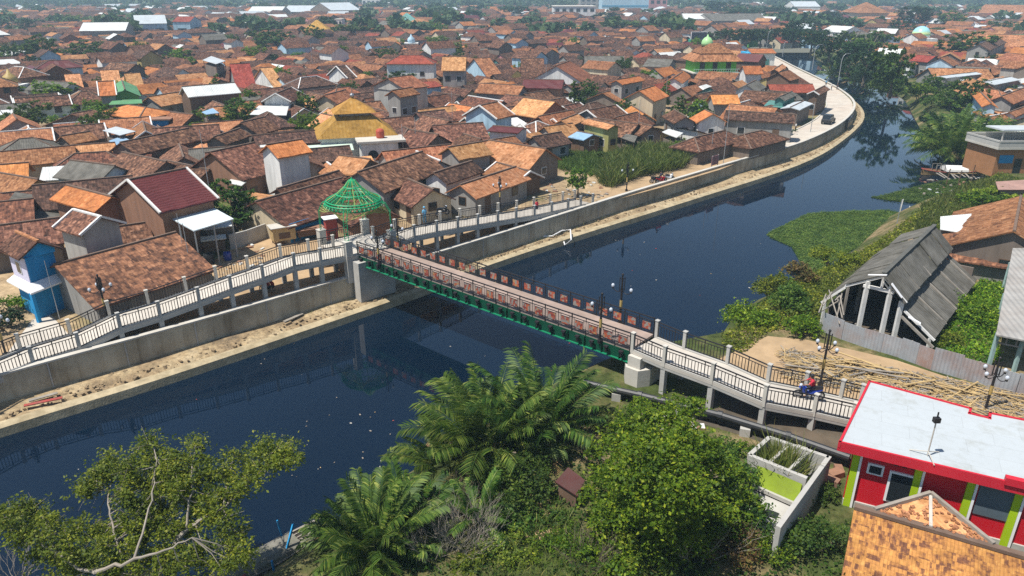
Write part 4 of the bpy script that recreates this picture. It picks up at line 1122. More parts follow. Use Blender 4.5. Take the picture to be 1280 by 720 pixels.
def fill_hand():
    for i,(A,B,C,zr,ro,wa,lb,kw) in enumerate(HAND):
        far = (A[1]+B[1])/2<100
        t=house_px(A,B,C,zr,ro,wa,lb,lod=1 if far else 0,group='houses of the old town',**kw)
        if lb and 'with blue wall behind' in lb:
            cx,cy,an,hl,hw=PLACED[-1]; k=MB(); ex=Vector((math.cos(an),math.sin(an),0)); ey=Vector((-ex.y,ex.x,0)); 
            if ey.y>0: ey=-ey
            k.box(Vector((cx,cy,0))+ey*(hw-.42)+Vector((0,0,GZ+1.0)),(2*hl-1.0,.06,2.0),0,an); k.build('blue_wall_panel',M['w_blue'],t)
fill_hand()
# ---------------------------------------------------------------- particular buildings
def foot(c,ang,L,W):
    ex=Vector((math.cos(ang),math.sin(ang),0)); ey=Vector((-ex.y,ex.x,0)); c=Vector((c[0],c[1],0))
    return [c-ex*L/2-ey*W/2,c+ex*L/2-ey*W/2,c+ex*L/2+ey*W/2,c-ex*L/2+ey*W/2]
def slab_roof(mb,f4,zs,th=.12,m=0):
    """sheet roof over four ground points with four heights"""
    t=[Vector((p.x,p.y,z)) for p,z in zip(f4,zs)]; Z=Vector((0,0,th))
    mb.face(t,m); mb.face([q-Z for q in t[::-1]],m)
    for i in range(4): j=(i+1)%4; mb.face([t[i]-Z,t[j]-Z,t[j],t[i]],m)
def pyramid(mb,f4,z0,z1,frac,m=0,c=None):
    c=sum(f4,Vector((0,0,0)))/4; top=[c+(p-c)*frac for p in f4]
    for i in range(4):
        j=(i+1)%4; mb.face([Vector((f4[i].x,f4[i].y,z0)),Vector((f4[j].x,f4[j].y,z0)),Vector((top[j].x,top[j].y,z1)),Vector((top[i].x,top[i].y,z1))],m)
    mb.face([Vector((p.x,p.y,z1)) for p in top],m)
    return top
def arch_pane(mb,c,along,out,w,h,n=8):
    pts=[c-along*w/2,c+along*w/2]
    for i in range(n+1):
        a=PI*i/n; pts.append(c+along*(w/2*math.cos(a))+Vector((0,0,h+w/2*math.sin(a))))
    mb.face([p+out*.04 for p in pts]); mb.face([p-out*.02 for p in pts[::-1]])
def mosque_yellow():
    a=P(440,203,GZ); ang=math.radians(17); c=Vector((-23.6,109.0,0))
    t=thing('mosque','white mosque with two tiered mossy yellow pyramid roof and red water tank','mosque',(c.x,c.y,GZ)); Z=Vector((0,0,1))
    b=MB(); b.prism(foot(c,ang,10.4,8.6),GZ-.05,6.0); b.build('wall',M['w_white'],t)
    r=MB(); f=foot(c,ang,11.6,9.6); top=pyramid(r,f,6.3,8.9,.4); r.build('roof',M['yellow'],t)
    e=MB(); e.prism(foot(c,ang,11.3,9.4),6.0,6.28); e.build('eave_slab',M['concw'],t)
    n=MB(); n.prism([c+(p-c)*.92 for p in top],8.8,9.4); n.build('clerestory',M['w_grey'],t)
    r=MB(); tf=[c+(p-c)*1.35 for p in top]; pyramid(r,tf,9.35,11.3,.04); r.build('upper_roof',M['yellow'],t)
    k=MB(); k.ball((c.x,c.y,11.6),.35,8); k.cyl((c.x,c.y,11.3),.05,1.4,6); k.build('finial',M['chrome'],t)
    ex=Vector((math.cos(ang),math.sin(ang),0)); ey=Vector((-ex.y,ex.x,0))
    # front annex with arched window
    ac=c+ex*2.6-ey*6.4; x=MB(); x.prism(foot(ac,ang,5.2,3.6),GZ-.05,6.0); x.build('annex',M['w_white'],t)
    s=MB(); s.prism(foot(ac+ex*.3,ang,6.8,4.2),6.0,6.3); s.build('annex_roof_slab',M['concw'],t)
    w=MB(); arch_pane(w,ac-ey*1.8-ex*1.0+Z*3.9,ex,-ey,1.5,.35); w.build('arched_window',M['glass'],t)
    w=MB(); w.box(ac-ey*1.81+ex*1.3+Z*4.0,(.8,.06,1.3),0,ang); w.build('window',M['glass'],t)
    w=MB(); w.box(ac+ex*2.61+Z*4.4,(.06,.9,.9),0,ang); w.build('window',M['glass'],t)
    q=MB(); q.tube_rings((ac+ex*.4+ey*.3),[(.55,6.3),(.6,6.5),(.6,7.3),(.45,7.55),(.15,7.65)],12); q.build('water_tank',mat_plain('red_tank',(.42,.08,.045),.6,.15),t)
    # arcade with green white awning on the left
    bc=c-ex*5.2-ey*5.8; s=MB(); f=foot(bc,ang,8.5,2.6); slab_roof(s,f,(5.0,5.0,5.5,5.5)); s.build('awning',mat_plain('pale_green_awning',(.5,.62,.52),.6,.15,.6,.2),t)
    for i in range(4):
        x=MB(); q=bc-ex*4+ex*(i*2.6)-ey*1.1; x.box((q.x,q.y,3.75),(.28,.28,2.5),0,ang); x.build('column',M['w_white'],t)
    for i in range(3):
        x=MB(); q=bc-ex*2.7+ex*(i*2.6)+ey*.4; arch_pane(x,q+Z*2.7,ex,-ey,1.6,1.0); x.build('arch_opening',M['glass'],t)
    PLACED.append((c.x,c.y-1.5,ang,6.8,6.8)); PLACED.append((bc.x,bc.y,ang,4.5,1.8)); PLACED.append((ac.x,ac.y-4,ang,3.5,3))
mosque_yellow()
def mosque_green():
    c=P(893,108,GZ); c=Vector((c.x,c.y+6,0)); ang=math.radians(4)
    t=thing('mosque','two storey green mosque with railed balcony, orange tiled hip roof and pale green dome','mosque',(c.x,c.y,GZ)); Z=Vector((0,0,1))
    ex=Vector((math.cos(ang),math.sin(ang),0)); ey=Vector((-ex.y,ex.x,0))
    b=MB(); b.prism(foot(c,ang,11.5,9),GZ-.05,GZ+3.2); b.build('wall',M['w_grey'],t)
    b=MB(); b.prism(foot(c,ang,11,8.4),GZ+3.4,GZ+6.4); b.build('upper_wall',mat_plain('vivid_green_wall',(.14,.5,.04),.7,.15),t)
    b=MB(); b.prism(foot(c-ey*.8,ang,13,11.2),GZ+3.2,GZ+3.42); b.build('balcony_slab',M['concw'],t)
    y=MB()
    for i in range(22):
        q=c-ey*6.3-ex*6.4+ex*(12.8*i/21); y.bar((q.x,q.y,GZ+3.4),(q.x,q.y,GZ+4.3),.06)
    q0=c-ey*6.3-ex*6.4; q1=c-ey*6.3+ex*6.4
    y.bar(q0+Z*(GZ+4.35),q1+Z*(GZ+4.35),.1); y.bar(q0+Z*(GZ+3.7),q1+Z*(GZ+3.7),.06)
    y.build('balcony_railing',mat_plain('pale_green_rail',(.45,.7,.55),.5,.1),t)
    f=foot(c-ey*.3,ang,13.4,11.4); r=MB(); tp=pyramid(r,f,GZ+6.2,GZ+8.2,.62); r.build('roof',M['orange'],t)
    r=MB(); pyramid(r,[c+(p-c)*1.12 for p in tp],GZ+8.1,GZ+10.4,.3); r.build('upper_roof',M['orange'],t)
    d=MB(); cc=c-ex*1.5; d.tube_rings(cc,[(1.5,GZ+9.7),(1.55,GZ+10.4),(1.35,GZ+11.1),(.85,GZ+11.7),(.3,GZ+12),(.05,GZ+12.6)],14); d.build('dome',mat_plain('pale_green_dome',(.33,.58,.26),.4,.1),t,smooth=True)
    for x in(-3.6,-.2,3.4):
        w=MB(); q=c-ey*4.22+ex*x; w.box(q+Z*(GZ+4.8),(1.3,.06,2.2),0,ang); w.build('door',M['glass'],t)
    for x in(-4.5,-1.5,1.5,4.5):
        w=MB(); q=c-ey*6.2+ex*x; w.box(q+Z*(GZ+1.6),(.3,.3,3.2),0,ang); w.build('column',M['w_green'],t)
    PLACED.append((c.x,c.y,ang,7,6.2))
mosque_green()
def blue_house():
    t=thing('house','bright blue two storey house with white awning and small brown tiled roof','house',(-36.5,51,GZ)); Z=Vector((0,0,1))
    a=P(40,356,5.4); b=P(74,343,5.4); d=P(19,345,5.4)   # corners of the upper box at awning level
    a.z=b.z=d.z=0; e=b+(d-a); f=[d,a,b,e]
    dx=(b-a).normalized(); dy=(d-a).normalized()
    m=MB(); m.prism(f,GZ-.05,7.5); m.build('wall',M['w_blue'],t)
    # pale lilac front face set on the river-left side
    k=MB(); n=Vector((dy.y,-dy.x,0)); 
    if n.dot(b-a)>0: n=-n
    ln=(d-a).length; k.box((a+d)/2+n*.03+Z*6.5,(ln-.1,.05,1.95),0,math.atan2(dy.y,dy.x)); k.build('front_panel',mat_plain('lilac_paint',(.6,.58,.72),.8,.1),t)
    k=MB(); k.box(a+dy*ln*.5+n*.07+Z*6.5,(.8,.06,1.0),0,math.atan2(dy.y,dy.x)); fo=k.build('window',M['trim'],t)
    k=MB(); k.box(a+dy*ln*.5+n*.1+Z*6.5,(.6,.05,.8),0,math.atan2(dy.y,dy.x)); k.build('pane',M['glass'],fo)
    c=(a+b+d+e)/4; s=MB()
    big=[c+(p-c)*1.02 for p in f]; out=[c+(p-c)*1.45 for p in f]
    for i in range(4):
        j=(i+1)%4; p,q,r_,u=big[i],big[j],out[j],out[i]
        s.face([p+Z*5.55,q+Z*5.55,r_+Z*5.05,u+Z*5.05]); s.face([u+Z*4.93,r_+Z*4.93,q+Z*5.43,p+Z*5.43]); s.face([u+Z*4.93,r_+Z*4.93,r_+Z*5.05,u+Z*5.05])
    s.build('awning',M['whitepaint'],t)
    L=(b-a).length; ang=math.atan2(dx.y,dx.x)
    house_parts(t,c.x,c.y,math.atan2(dy.y,dy.x),ln+.9,L+.8,8.6,7.6,'brown','blue',openings=False,capmat='tan',zg=7.4)
    for p in (a,b):
        k=MB(); k.box(c+(p-c)*1.35+Z*(GZ+1.2),(.25,.25,2.5),0,ang); k.build('post',M['w_blue'],t)
    PLACED.append((c.x,c.y,ang,3,3))
blue_house()
def concrete_block():
    a=P(511,156,GZ); b=P(470,150,GZ)
    t=thing('house','tall bare grey concrete block wall house in mid town','house',(a.x,a.y,GZ)); a.z=b.z=0
    d=(b-a); n=Vector((-d.y,d.x,0)).normalized()*-6
    m=MB(); m.prism([b,a,a+n*.9,b+n*.9],GZ-.05,GZ+6.3); m.build('wall',M['w_block'],t); 
    k=MB(); e=d.normalized(); ang=math.atan2(e.y,e.x)
    k.box(a+d*.1-n.normalized()*.05+Vector((0,0,GZ+1.8)),(.9,.08,.7),0,ang); k.build('window',M['w_brick'],t)
    c=(a+b)/2+n*.5; PLACED.append((c.x,c.y,ang,(d.length)/2,3))
    house_parts(t,(a.x+b.x)/2+n.x*.45,(a.y+b.y)/2+n.y*.45,ang+PI/2,6.4,d.length+.3,GZ+8.2,GZ+6.5,'orange','block',zg=GZ+6.0,openings=False,lod=1)
concrete_block()
def tin_yard():
    f=[P(x,y,6.5) for x,y in ((203,268),(242,287),(292,272),(255,254))]
    for p in f: p.z=0
    c=sum(f,Vector())/4
    t=thing('open_shed','open shed with flat pale tin roof on thin posts beside the maroon roof','shed',(c.x,c.y,GZ))
    m=MB(); slab_roof(m,f,(6.6,6.4,6.4,6.6),.1); m.build('roof',mat_plain('sky_tin',(.6,.68,.7),.5,.12,.5,.2,(.4,.36,.3),corr=.3),t)
    for p in f+[(f[0]+f[1])/2,(f[1]+f[2])/2]:
        q=c+(p-c)*.94; k=MB(); k.box((q.x,q.y,(6.35+GZ)/2),(.1,.1,6.35-GZ)); k.build('post',M['galv'],t)
    PLACED.append((c.x,c.y,.7,3.5,3))
    # loose scaffold tubes on the yard
    for i,(x0,y0,z0,x1,y1,z1) in enumerate([(210,290,4.2,247,303,3.2),(262,290,4.4,296,292,3.6),(272,306,2.8,300,290,4.0),(296,296,3.4,330,285,3.7)]):
        b=MB(); b.tube([P(x0,y0,z0),P(x1,y1,z1)],.05,6); o=b.build('scaffold_tube',M['galv']); tag(o,'loose grey metal tube propped in the cluttered yard under the tin roof','tube','tubes in the yard')
tin_yard()
def awning(label,pts,z,mat,tilt=.0,zs=None):
    f=[P(x,y,z) for x,y in pts]; 
    for p in f: p.z=0
    c=sum(f,Vector())/4
    t=thing('open_shed',label,'shed',(c.x,c.y,GZ)); m=MB(); slab_roof(m,f,zs or (z,z,z+tilt,z+tilt),.08); m.build('roof',M[mat],t)
    for p in f: q=c+(p-c)*.9; k=MB(); k.box((q.x,q.y,(z-.05+GZ)/2),(.12,.12,z-.05-GZ)); k.build('post',M['w_wood'],t)
    w=MB(); q=[c+(p-c)*.82 for p in f]; w.prism(q,GZ-.03,z-1.0); w.build('wall',M['w_dim'],t)
    PLACED.append((c.x,c.y,.4,2,1.6))
awning('bright white flat sheet awning in the left town',[(128,163),(150,169),(170,164),(145,158)],6.2,'white_roof')
awning('light blue flat tin awning below the bright white awning',[(136,176),(148,183),(167,177),(152,170)],5.6,'bluetin')
awning('grey flat sheet roof under the light blue tin awning',[(150,186),(160,192),(174,185),(164,180)],5.0,'greysheet')
awning('pale flat awning in front of the white gabled brown roofed house',[(312,143),(358,144),(361,135),(324,134)],6.4,'paletin',.3)
awning('light blue small flat roof beside the dense green left town trees',[(252,140),(258,143),(274,141),(266,135)],7,'bluetin')
awning('pale tin awning beside the long maroon roof building',[(283,228),(302,232),(308,227),(290,223)],5.6,'paletin')
awning('white flat porch sheet right of the cream gabled house',[(850,155),(868,158),(872,152),(856,150)],5,'white_roof')
awning('pale grey flat porch roof among huts near the reed bed',[(827,165),(846,172),(854,166),(836,161)],4.8,'paletin')
awning('white flat sheet awning high in the left middle town',[(253,75),(270,80),(282,76),(264,70)],9,'white_roof')
awning('flat pale green awning of the green gabled house',[(135,131),(178,129),(177,124),(141,125)],6.5,'greenroof')
awning('teal flat awning roof at the right end of the long brown roofs',[(955,132),(982,135),(985,128),(962,125)],5.4,'tealtin')
awning('small concrete grey flat roof shed before the brown huts',[(776,172),(793,178),(797,170),(783,167)],5.0,'greysheet')
def blue_box():
    p=P(203,174,GZ); t=thing('house','small bright blue block house with flat brown roof in the left town','house',(p.x,p.y,GZ)); m=MB(); m.prism(foot((p.x,p.y+1),.15,2.6,2.4),GZ-.05,GZ+3.2); m.build('wall',M['w_blue'],t)
    m=MB(); m.prism(foot((p.x,p.y+1),.15,3.6,3),GZ+3.2,GZ+3.4); m.build('roof',M['w_brick'],t)
    w=MB(); w.box((p.x-.1,p.y-.25,GZ+1.9),(.9,.08,.8),0,.15); w.build('window',M['glass'],t)
    PLACED.append((p.x,p.y+1,.15,1.5,1.4))
blue_box()
# ---------- red house
def red_house():
    t=thing('house','red house with lime green corner strips and flat white roof','house',(19.5,29.6,GZ)); Z=Vector((0,0,1)); zr=6.3
    F0=P(1050,553,zr); B0=P(1087,477,zr); F1=P(1240,598,zr); B1=P(1280,520,zr)
    for p in (F0,B0,F1,B1): p.z=0
    fx=(F1-F0).normalized(); F2=F0+fx*15; bx=(B1-B0).normalized(); B2=B0+bx*14
    # notch for the lamp at the back edge
    n0=P(1213,511,zr); n1=P(1238,517,zr); n0.z=n1.z=0
    inn=(F0-B0).normalized()*.55
    outl=[F0,F2,B2,n1,n1+inn,n0+inn,n0,B0]
    r=MB(); r.prism(outl,zr-.28,zr); r.build('roof',mat_slab('weathered_white_slab'),t)
    # red rim standing round the slab
    e=MB()
    for i in range(len(outl)):
        a,b=outl[i],outl[(i+1)%len(outl)]; front=(i==0)
        h=.5 if front else .3; e.bar(a+Z*(zr-h/2+.06)+((a-(a+b)/2).normalized()*.07),b+Z*(zr-h/2+.06)+((b-(a+b)/2).normalized()*.07),.11,h)
    e.build('fascia',M['redfascia'],t)
    st=F0+fx*((P(1255,600,zr)-P(1050,553,zr)).length); 
    k=MB(); k.bar(st-bx*0+Z*(zr+.1),st+fx*6+Z*(zr+.1),.3,.35); k.build('parapet',M['redfascia'],t)
    # walls
    g0=P(1060,641,2.5); g0.z=0; inw=(B0-F0).normalized()
    W0=F0+fx*.55+inw*.55; W1=W0+fx*13.5; B0w=B0+bx*.5-inw*.5
    w=MB(); w.prism([W0,W1,W1+inw*5.2,B0w],GZ-.2,zr-.285); w.build('wall',M['redwall'],t)
    ang=math.atan2(fx.y,fx.x); nrm=Vector((fx.y,-fx.x,0))
    if nrm.dot(inw)>0: nrm=-nrm
    def col(s,wd=.3):
        k=MB(); k.box(W0+fx*s+nrm*.06+Z*((GZ+zr-.3)/2),(wd,.16,zr-.3-GZ),0,ang); k.build('pilaster',M['lime'],t)
        k=MB(); k.box(W0+fx*(s+wd/2+.06)+nrm*.07+Z*((GZ+zr-.3)/2),(.1,.2,zr-.3-GZ),0,ang); k.build('white_strip',M['whitepaint'],t)
    def sc(px,py,z):     # distance along the front wall for a picture point
        p=P(px,py,z); return (Vector((p.x,p.y,0))-W0).dot(fx)
    col(.2); s2=sc(1147,595,5.2); col(s2); s3=sc(1213,615,5.2); col(s3); s4=sc(1275,640,5.2); col(s4)
    def win(s,z,wd,ht,nm='window'):
        k=MB(); k.box(W0+fx*s+nrm*.05+Z*z,(wd+.2,.1,ht+.2),0,ang); f=k.build(nm,M['whitepaint'],t)
        q=MB(); q.box(W0+fx*s+nrm*.11+Z*z,(wd,.05,ht),0,ang); q.build('pane',M['glass'],f)
    win(sc(1094,592,5.0),5.0,.5,.38); win(sc(1126,608,4.45),4.3,.95,1.5)
    s=(s3+s4)/2+.1; q=MB(); q.box(W0+fx*s+nrm*.03+Z*4.85,(max(1.2,s4-s3-.5),.06,1.75),0,ang); q.build('shutter',mat_plain('grey_shutter',(.1,.13,.15),.4,.2,.7),t)
    for x in (1121,1131,1141):
        v=MB(); ss=sc(x,588,5.5); c=W0+fx*ss+nrm*.04+Z*5.45; v.face([c-fx*.1,c+fx*.1,c+fx*.1+Z*.12,c+Z*.22,c-fx*.1+Z*.12]); v.build('vent',M['glass'],t)
    # plinth
    k=MB(); k.box(W0+fx*6.7+nrm*.04+Z*(GZ+.1),(13.4,.1,.5),0,ang); k.build('plinth',M['conc'],t)
    # antenna mast on the roof
    p=P(1159,570,zr); p.z=zr
    a=thing('antenna','thin antenna mast with three splayed feet on the flat white roof','antenna',p); h=(570-524)*Q(p)[2]/900/.85
    m=MB(); m.tube([p,p+Z*h],.03,6)
    for k in range(3):
        an=k*2.1+.4; m.tube([p+Z*.25,p+Vector((.75*math.cos(an),.75*math.sin(an),.03))],.025,5)
    m.build('mast',M['concw'],a); m=MB(); m.box(p+Z*(h-.05),(.28,.2,.24)); m.box(p+Z*(h+.2),(.05,.05,.3)); m.build('receiver',M['black'],a)
    return W0,fx,inw
RH=red_house()
def orange_corner_house():
    t=thing('house','spotted orange tiled roof in the bottom right corner, with broken tiles on its cross ridge','house',(18.5,24.2,GZ)); Z=Vector((0,0,1))
    zr=4.5
    a=P(1068,634,zr); b=P(1300,702,zr); d=(b-a); d.z=0; d.normalize(); n=Vector((d.y,-d.x,0))
    if n.y>0: n=-n
    b=a+d*11; b.z=zr
    r=MB(); nx,ny=14,8; rs=random.Random(2)
    W=5.2; base=len(r.v); 
    for j in range(ny+1):
        for i in range(nx+1):
            q=a+d*(11*i/nx)+n*(W*j/ny)-Z*(W*j/ny*.5-(.03*(rs.random()-.5)))
            r.v.append(tuple(q))
    for j in range(ny):
        for i in range(nx):
            k=j*(nx+1)+i; r.f.append((k,k+1,k+nx+2,k+nx+1)); r.m.append(0)
    e0=a+n*W-Z*W*.5
    r.face([a-Z*.12,b-Z*.12,b+n*W-Z*(W*.5+.12),e0-Z*.12]); r.face([a,e0,e0-Z*.12,a-Z*.12])
    ro=r.build('roof',M['flower'],t)
    k=MB(); k.bar(a+Z*.05,b+Z*.05,.3,.16); k.build('ridge_cap',M['cap'],ro)
    # cross ridge with two short slopes running back to the red wall
    ap=P(1163,619,4.75); va=P(1085,637,4.45); vb=P(1240,676,4.45); jn=P(1163,660,4.6)
    s=MB(); jn=a+d*((Vector((jn.x,jn.y,zr))-a).dot(d)); jn.z=zr+.12
    ap=Vector((ap.x,ap.y,4.72)); va=a+d*.8+Z*.05; vb=a+d*((Vector((vb.x,vb.y,zr))-a).dot(d))+Z*.05
    for q in (va,vb):
        s.face([jn,ap,q]); 
    s.build('cross_roof',M['tan'],ro)
    k=MB(); k.bar(ap+Z*.05,jn+Z*.04,.13,.08); k.build('ridge_cap',M['concw'],ro)
    k=MB(); k.bar(va+Z*.08-n*.06,ap+Z*.1-n*.06,.16,.22); k.bar(ap+Z*.1-n*.06,vb+Z*.08-n*.06,.16,.22); k.build('parapet',mat_plain('mossy_coping',(.3,.27,.23),.9,.3,2,.4),t)
    for i in range(110):
        u,v=rs.random(),rs.random()
        q=(va if rs.random()<.5 else vb); p=jn.lerp(ap,u).lerp(q,v*.9)+Z*.06
        if i==0: tb=MB()
        an=rs.random()*3; tb.box(p,(.15,.1,.02),0,ax=(Vector((math.cos(an),math.sin(an),.25)).normalized(),Vector((-math.sin(an),math.cos(an),0)),Vector((-.25*math.cos(an),-.25*math.sin(an),1)).normalized()))
    tb.build('loose_tiles',M['tan'],t)['kind']='stuff'
    w=MB(); w.prism([a+d*.3-n*.02-Z*a.z,a+d*10.8-Z*a.z,a+d*10.8+n*(W-.5)-Z*a.z,a+d*.3+n*(W-.5)-Z*a.z],GZ-.2,zr-W*.5-.0); w.build('wall',M['w_grey'],t)
orange_corner_house()
def tank_structure():
    zt=4.5; A=P(938,560,zt); B=P(962,546,zt); C=P(1036,571,zt); D=P(966,668,zt)
    for p in (A,B,C,D): p.z=0
    t=thing('concrete_tank','roofless grey concrete tank with three grassy cells and a mossy lime panel','tank',(12.5,28.2,GZ)); Z=Vector((0,0,1))
    ux=(C-B).normalized(); uy=Vector((-ux.y,ux.x,0));
    if uy.y<0: uy=-uy
    L=(C-B).length; O=B    # back left corner; rectangle runs toward the camera
    dv=(D-C).normalized(); W1=1.25; W2=6.6; th=.22; mats=[M['concw']]
    def wall(nm,a,b,z0=GZ-.3,z1=zt,mat='conc',w=th):
        m=MB(); m.bar(a+Z*((z0+z1)/2),b+Z*((z0+z1)/2),w,z1-z0); return m.build(nm,M[mat],t)
    fl=P(937,568,zt); frC=P(1009,597,zt); fl.z=frC.z=0; W1=((fl-O).length)/1.15
    wall('back_wall',O,C); wall('left_wall',O,fl); wall('cell_wall',fl,frC); wall('right_wall',C-dv*.1,C+dv*W2)
    for k in (1,2):
        a=O.lerp(C,k/3); b=fl.lerp(frC,k/3); wall('divider',a,b,z1=zt-.1,w=.16)
    fl_=MB(); fl_.prism([O,C,frC,fl],GZ-.2,GZ+.25); fl_.build('cell_floor',M['dirt_and_shade'],t)
    # lime green sloping panel and lower floor
    a0=fl+dv*.16+ux*.5; b0=frC+dv*.16-ux*.13
    p=MB(); p.face([a0+Z*(zt-.35),b0+Z*(zt-.35),b0+dv*.25+Z*(GZ+.55),a0+dv*.25+Z*(GZ+.55)]); p.face([a0+dv*.25+Z*(GZ+.55),b0+dv*.25+Z*(GZ+.55),b0+Z*(zt-.35)-dv*.02,a0-dv*.02+Z*(zt-.35)]); p.build('lime_panel',M['limedirty'],t)
    e=MB(); q0,q1=a0+dv*.3,b0+dv*.3; e.bar(q0+Z*(GZ+.5),q1+Z*(GZ+.5),.16,.2); e.build('step',M['conc'],t)
    f=MB(); f.prism([q0-ux*.6,q1,q1+dv*3.6,q0+dv*3.6-ux*.6],GZ-.2,GZ+.3); f.build('floor',M['conc'],t)
    h=MB(); c=q1-ux*.75+dv*1.1; h.box((c.x,c.y,GZ+.31),(.6,.5,.03),0,math.atan2(ux.y,ux.x)); h.build('manhole',M['glass'],t)
    wall('side_wall',fl+ux*.1,fl+dv*2.2+ux*.1,z1=zt-.9,mat='conc')
    o=blades('tall_cell_grass',[(O+ux*.2+dv*.2)[:2],(C-ux*.9+dv*.2)[:2],(frC-ux*.9-dv*.2)[:2],(fl+ux*.2-dv*.2)[:2]],800,1.9,.055,L8,3,GZ+.2,.25)
    tag(o,'tall yellow green grass growing in the concrete tank cells','grass',kind='stuff')
    # concrete blocks lying by the corner
    for i,(x,y,s) in enumerate([(1043,596,.5),(1048,590,.4),(1039,604,.45)]):
        q=P(x,y,GZ); b=MB(); b.box((q.x,q.y,GZ+s*.35),(s*1.6,s,s*.7),0,.4+i); tag(b.build('concrete_block',M['w_brick']),'small broken masonry block lying between the tank and the red house','block','blocks by the tank')
tank_structure()
def pipes():
    for k,(dz,dy,lab) in enumerate(((.0,0,'upper black water pipe running in front of the right ramp columns'),(-.42,-.5,'lower black water pipe running in front of the right ramp columns'))):
        t=thing('pipe',lab,'pipe',(10,37,GZ)); z=3.3+dz
        pts=[P(728,478,z),P(800,494,z),P(900,519,z),P(985,545,z),P(1062,572,z)]
        pts=[q+Vector((0,dy,0)) for q in pts]; m=MB(); m.tube(pts,.21 if k==0 else .19,10); m.build('tube',M['pipe'],t)
        for q in pts[1:-1]:
            fl=MB(); fl.tube([q-Vector((.12,-.06,0)),q+Vector((.12,-.06,0))],.27,10); fl.build('flange',M['pipe'],t)
    for i,(x,y) in enumerate([(771,490),(850,512),(930,533),(1000,556)]):
        p=P(x,y,2.9); b=MB(); b.box((p.x,p.y-.2,GZ+.05),(.55,.9,.9),0,-.3); tag(b.build('pipe_support',M['conc']),'squat concrete block carrying the two black pipes','block','pipe supports')
pipes()
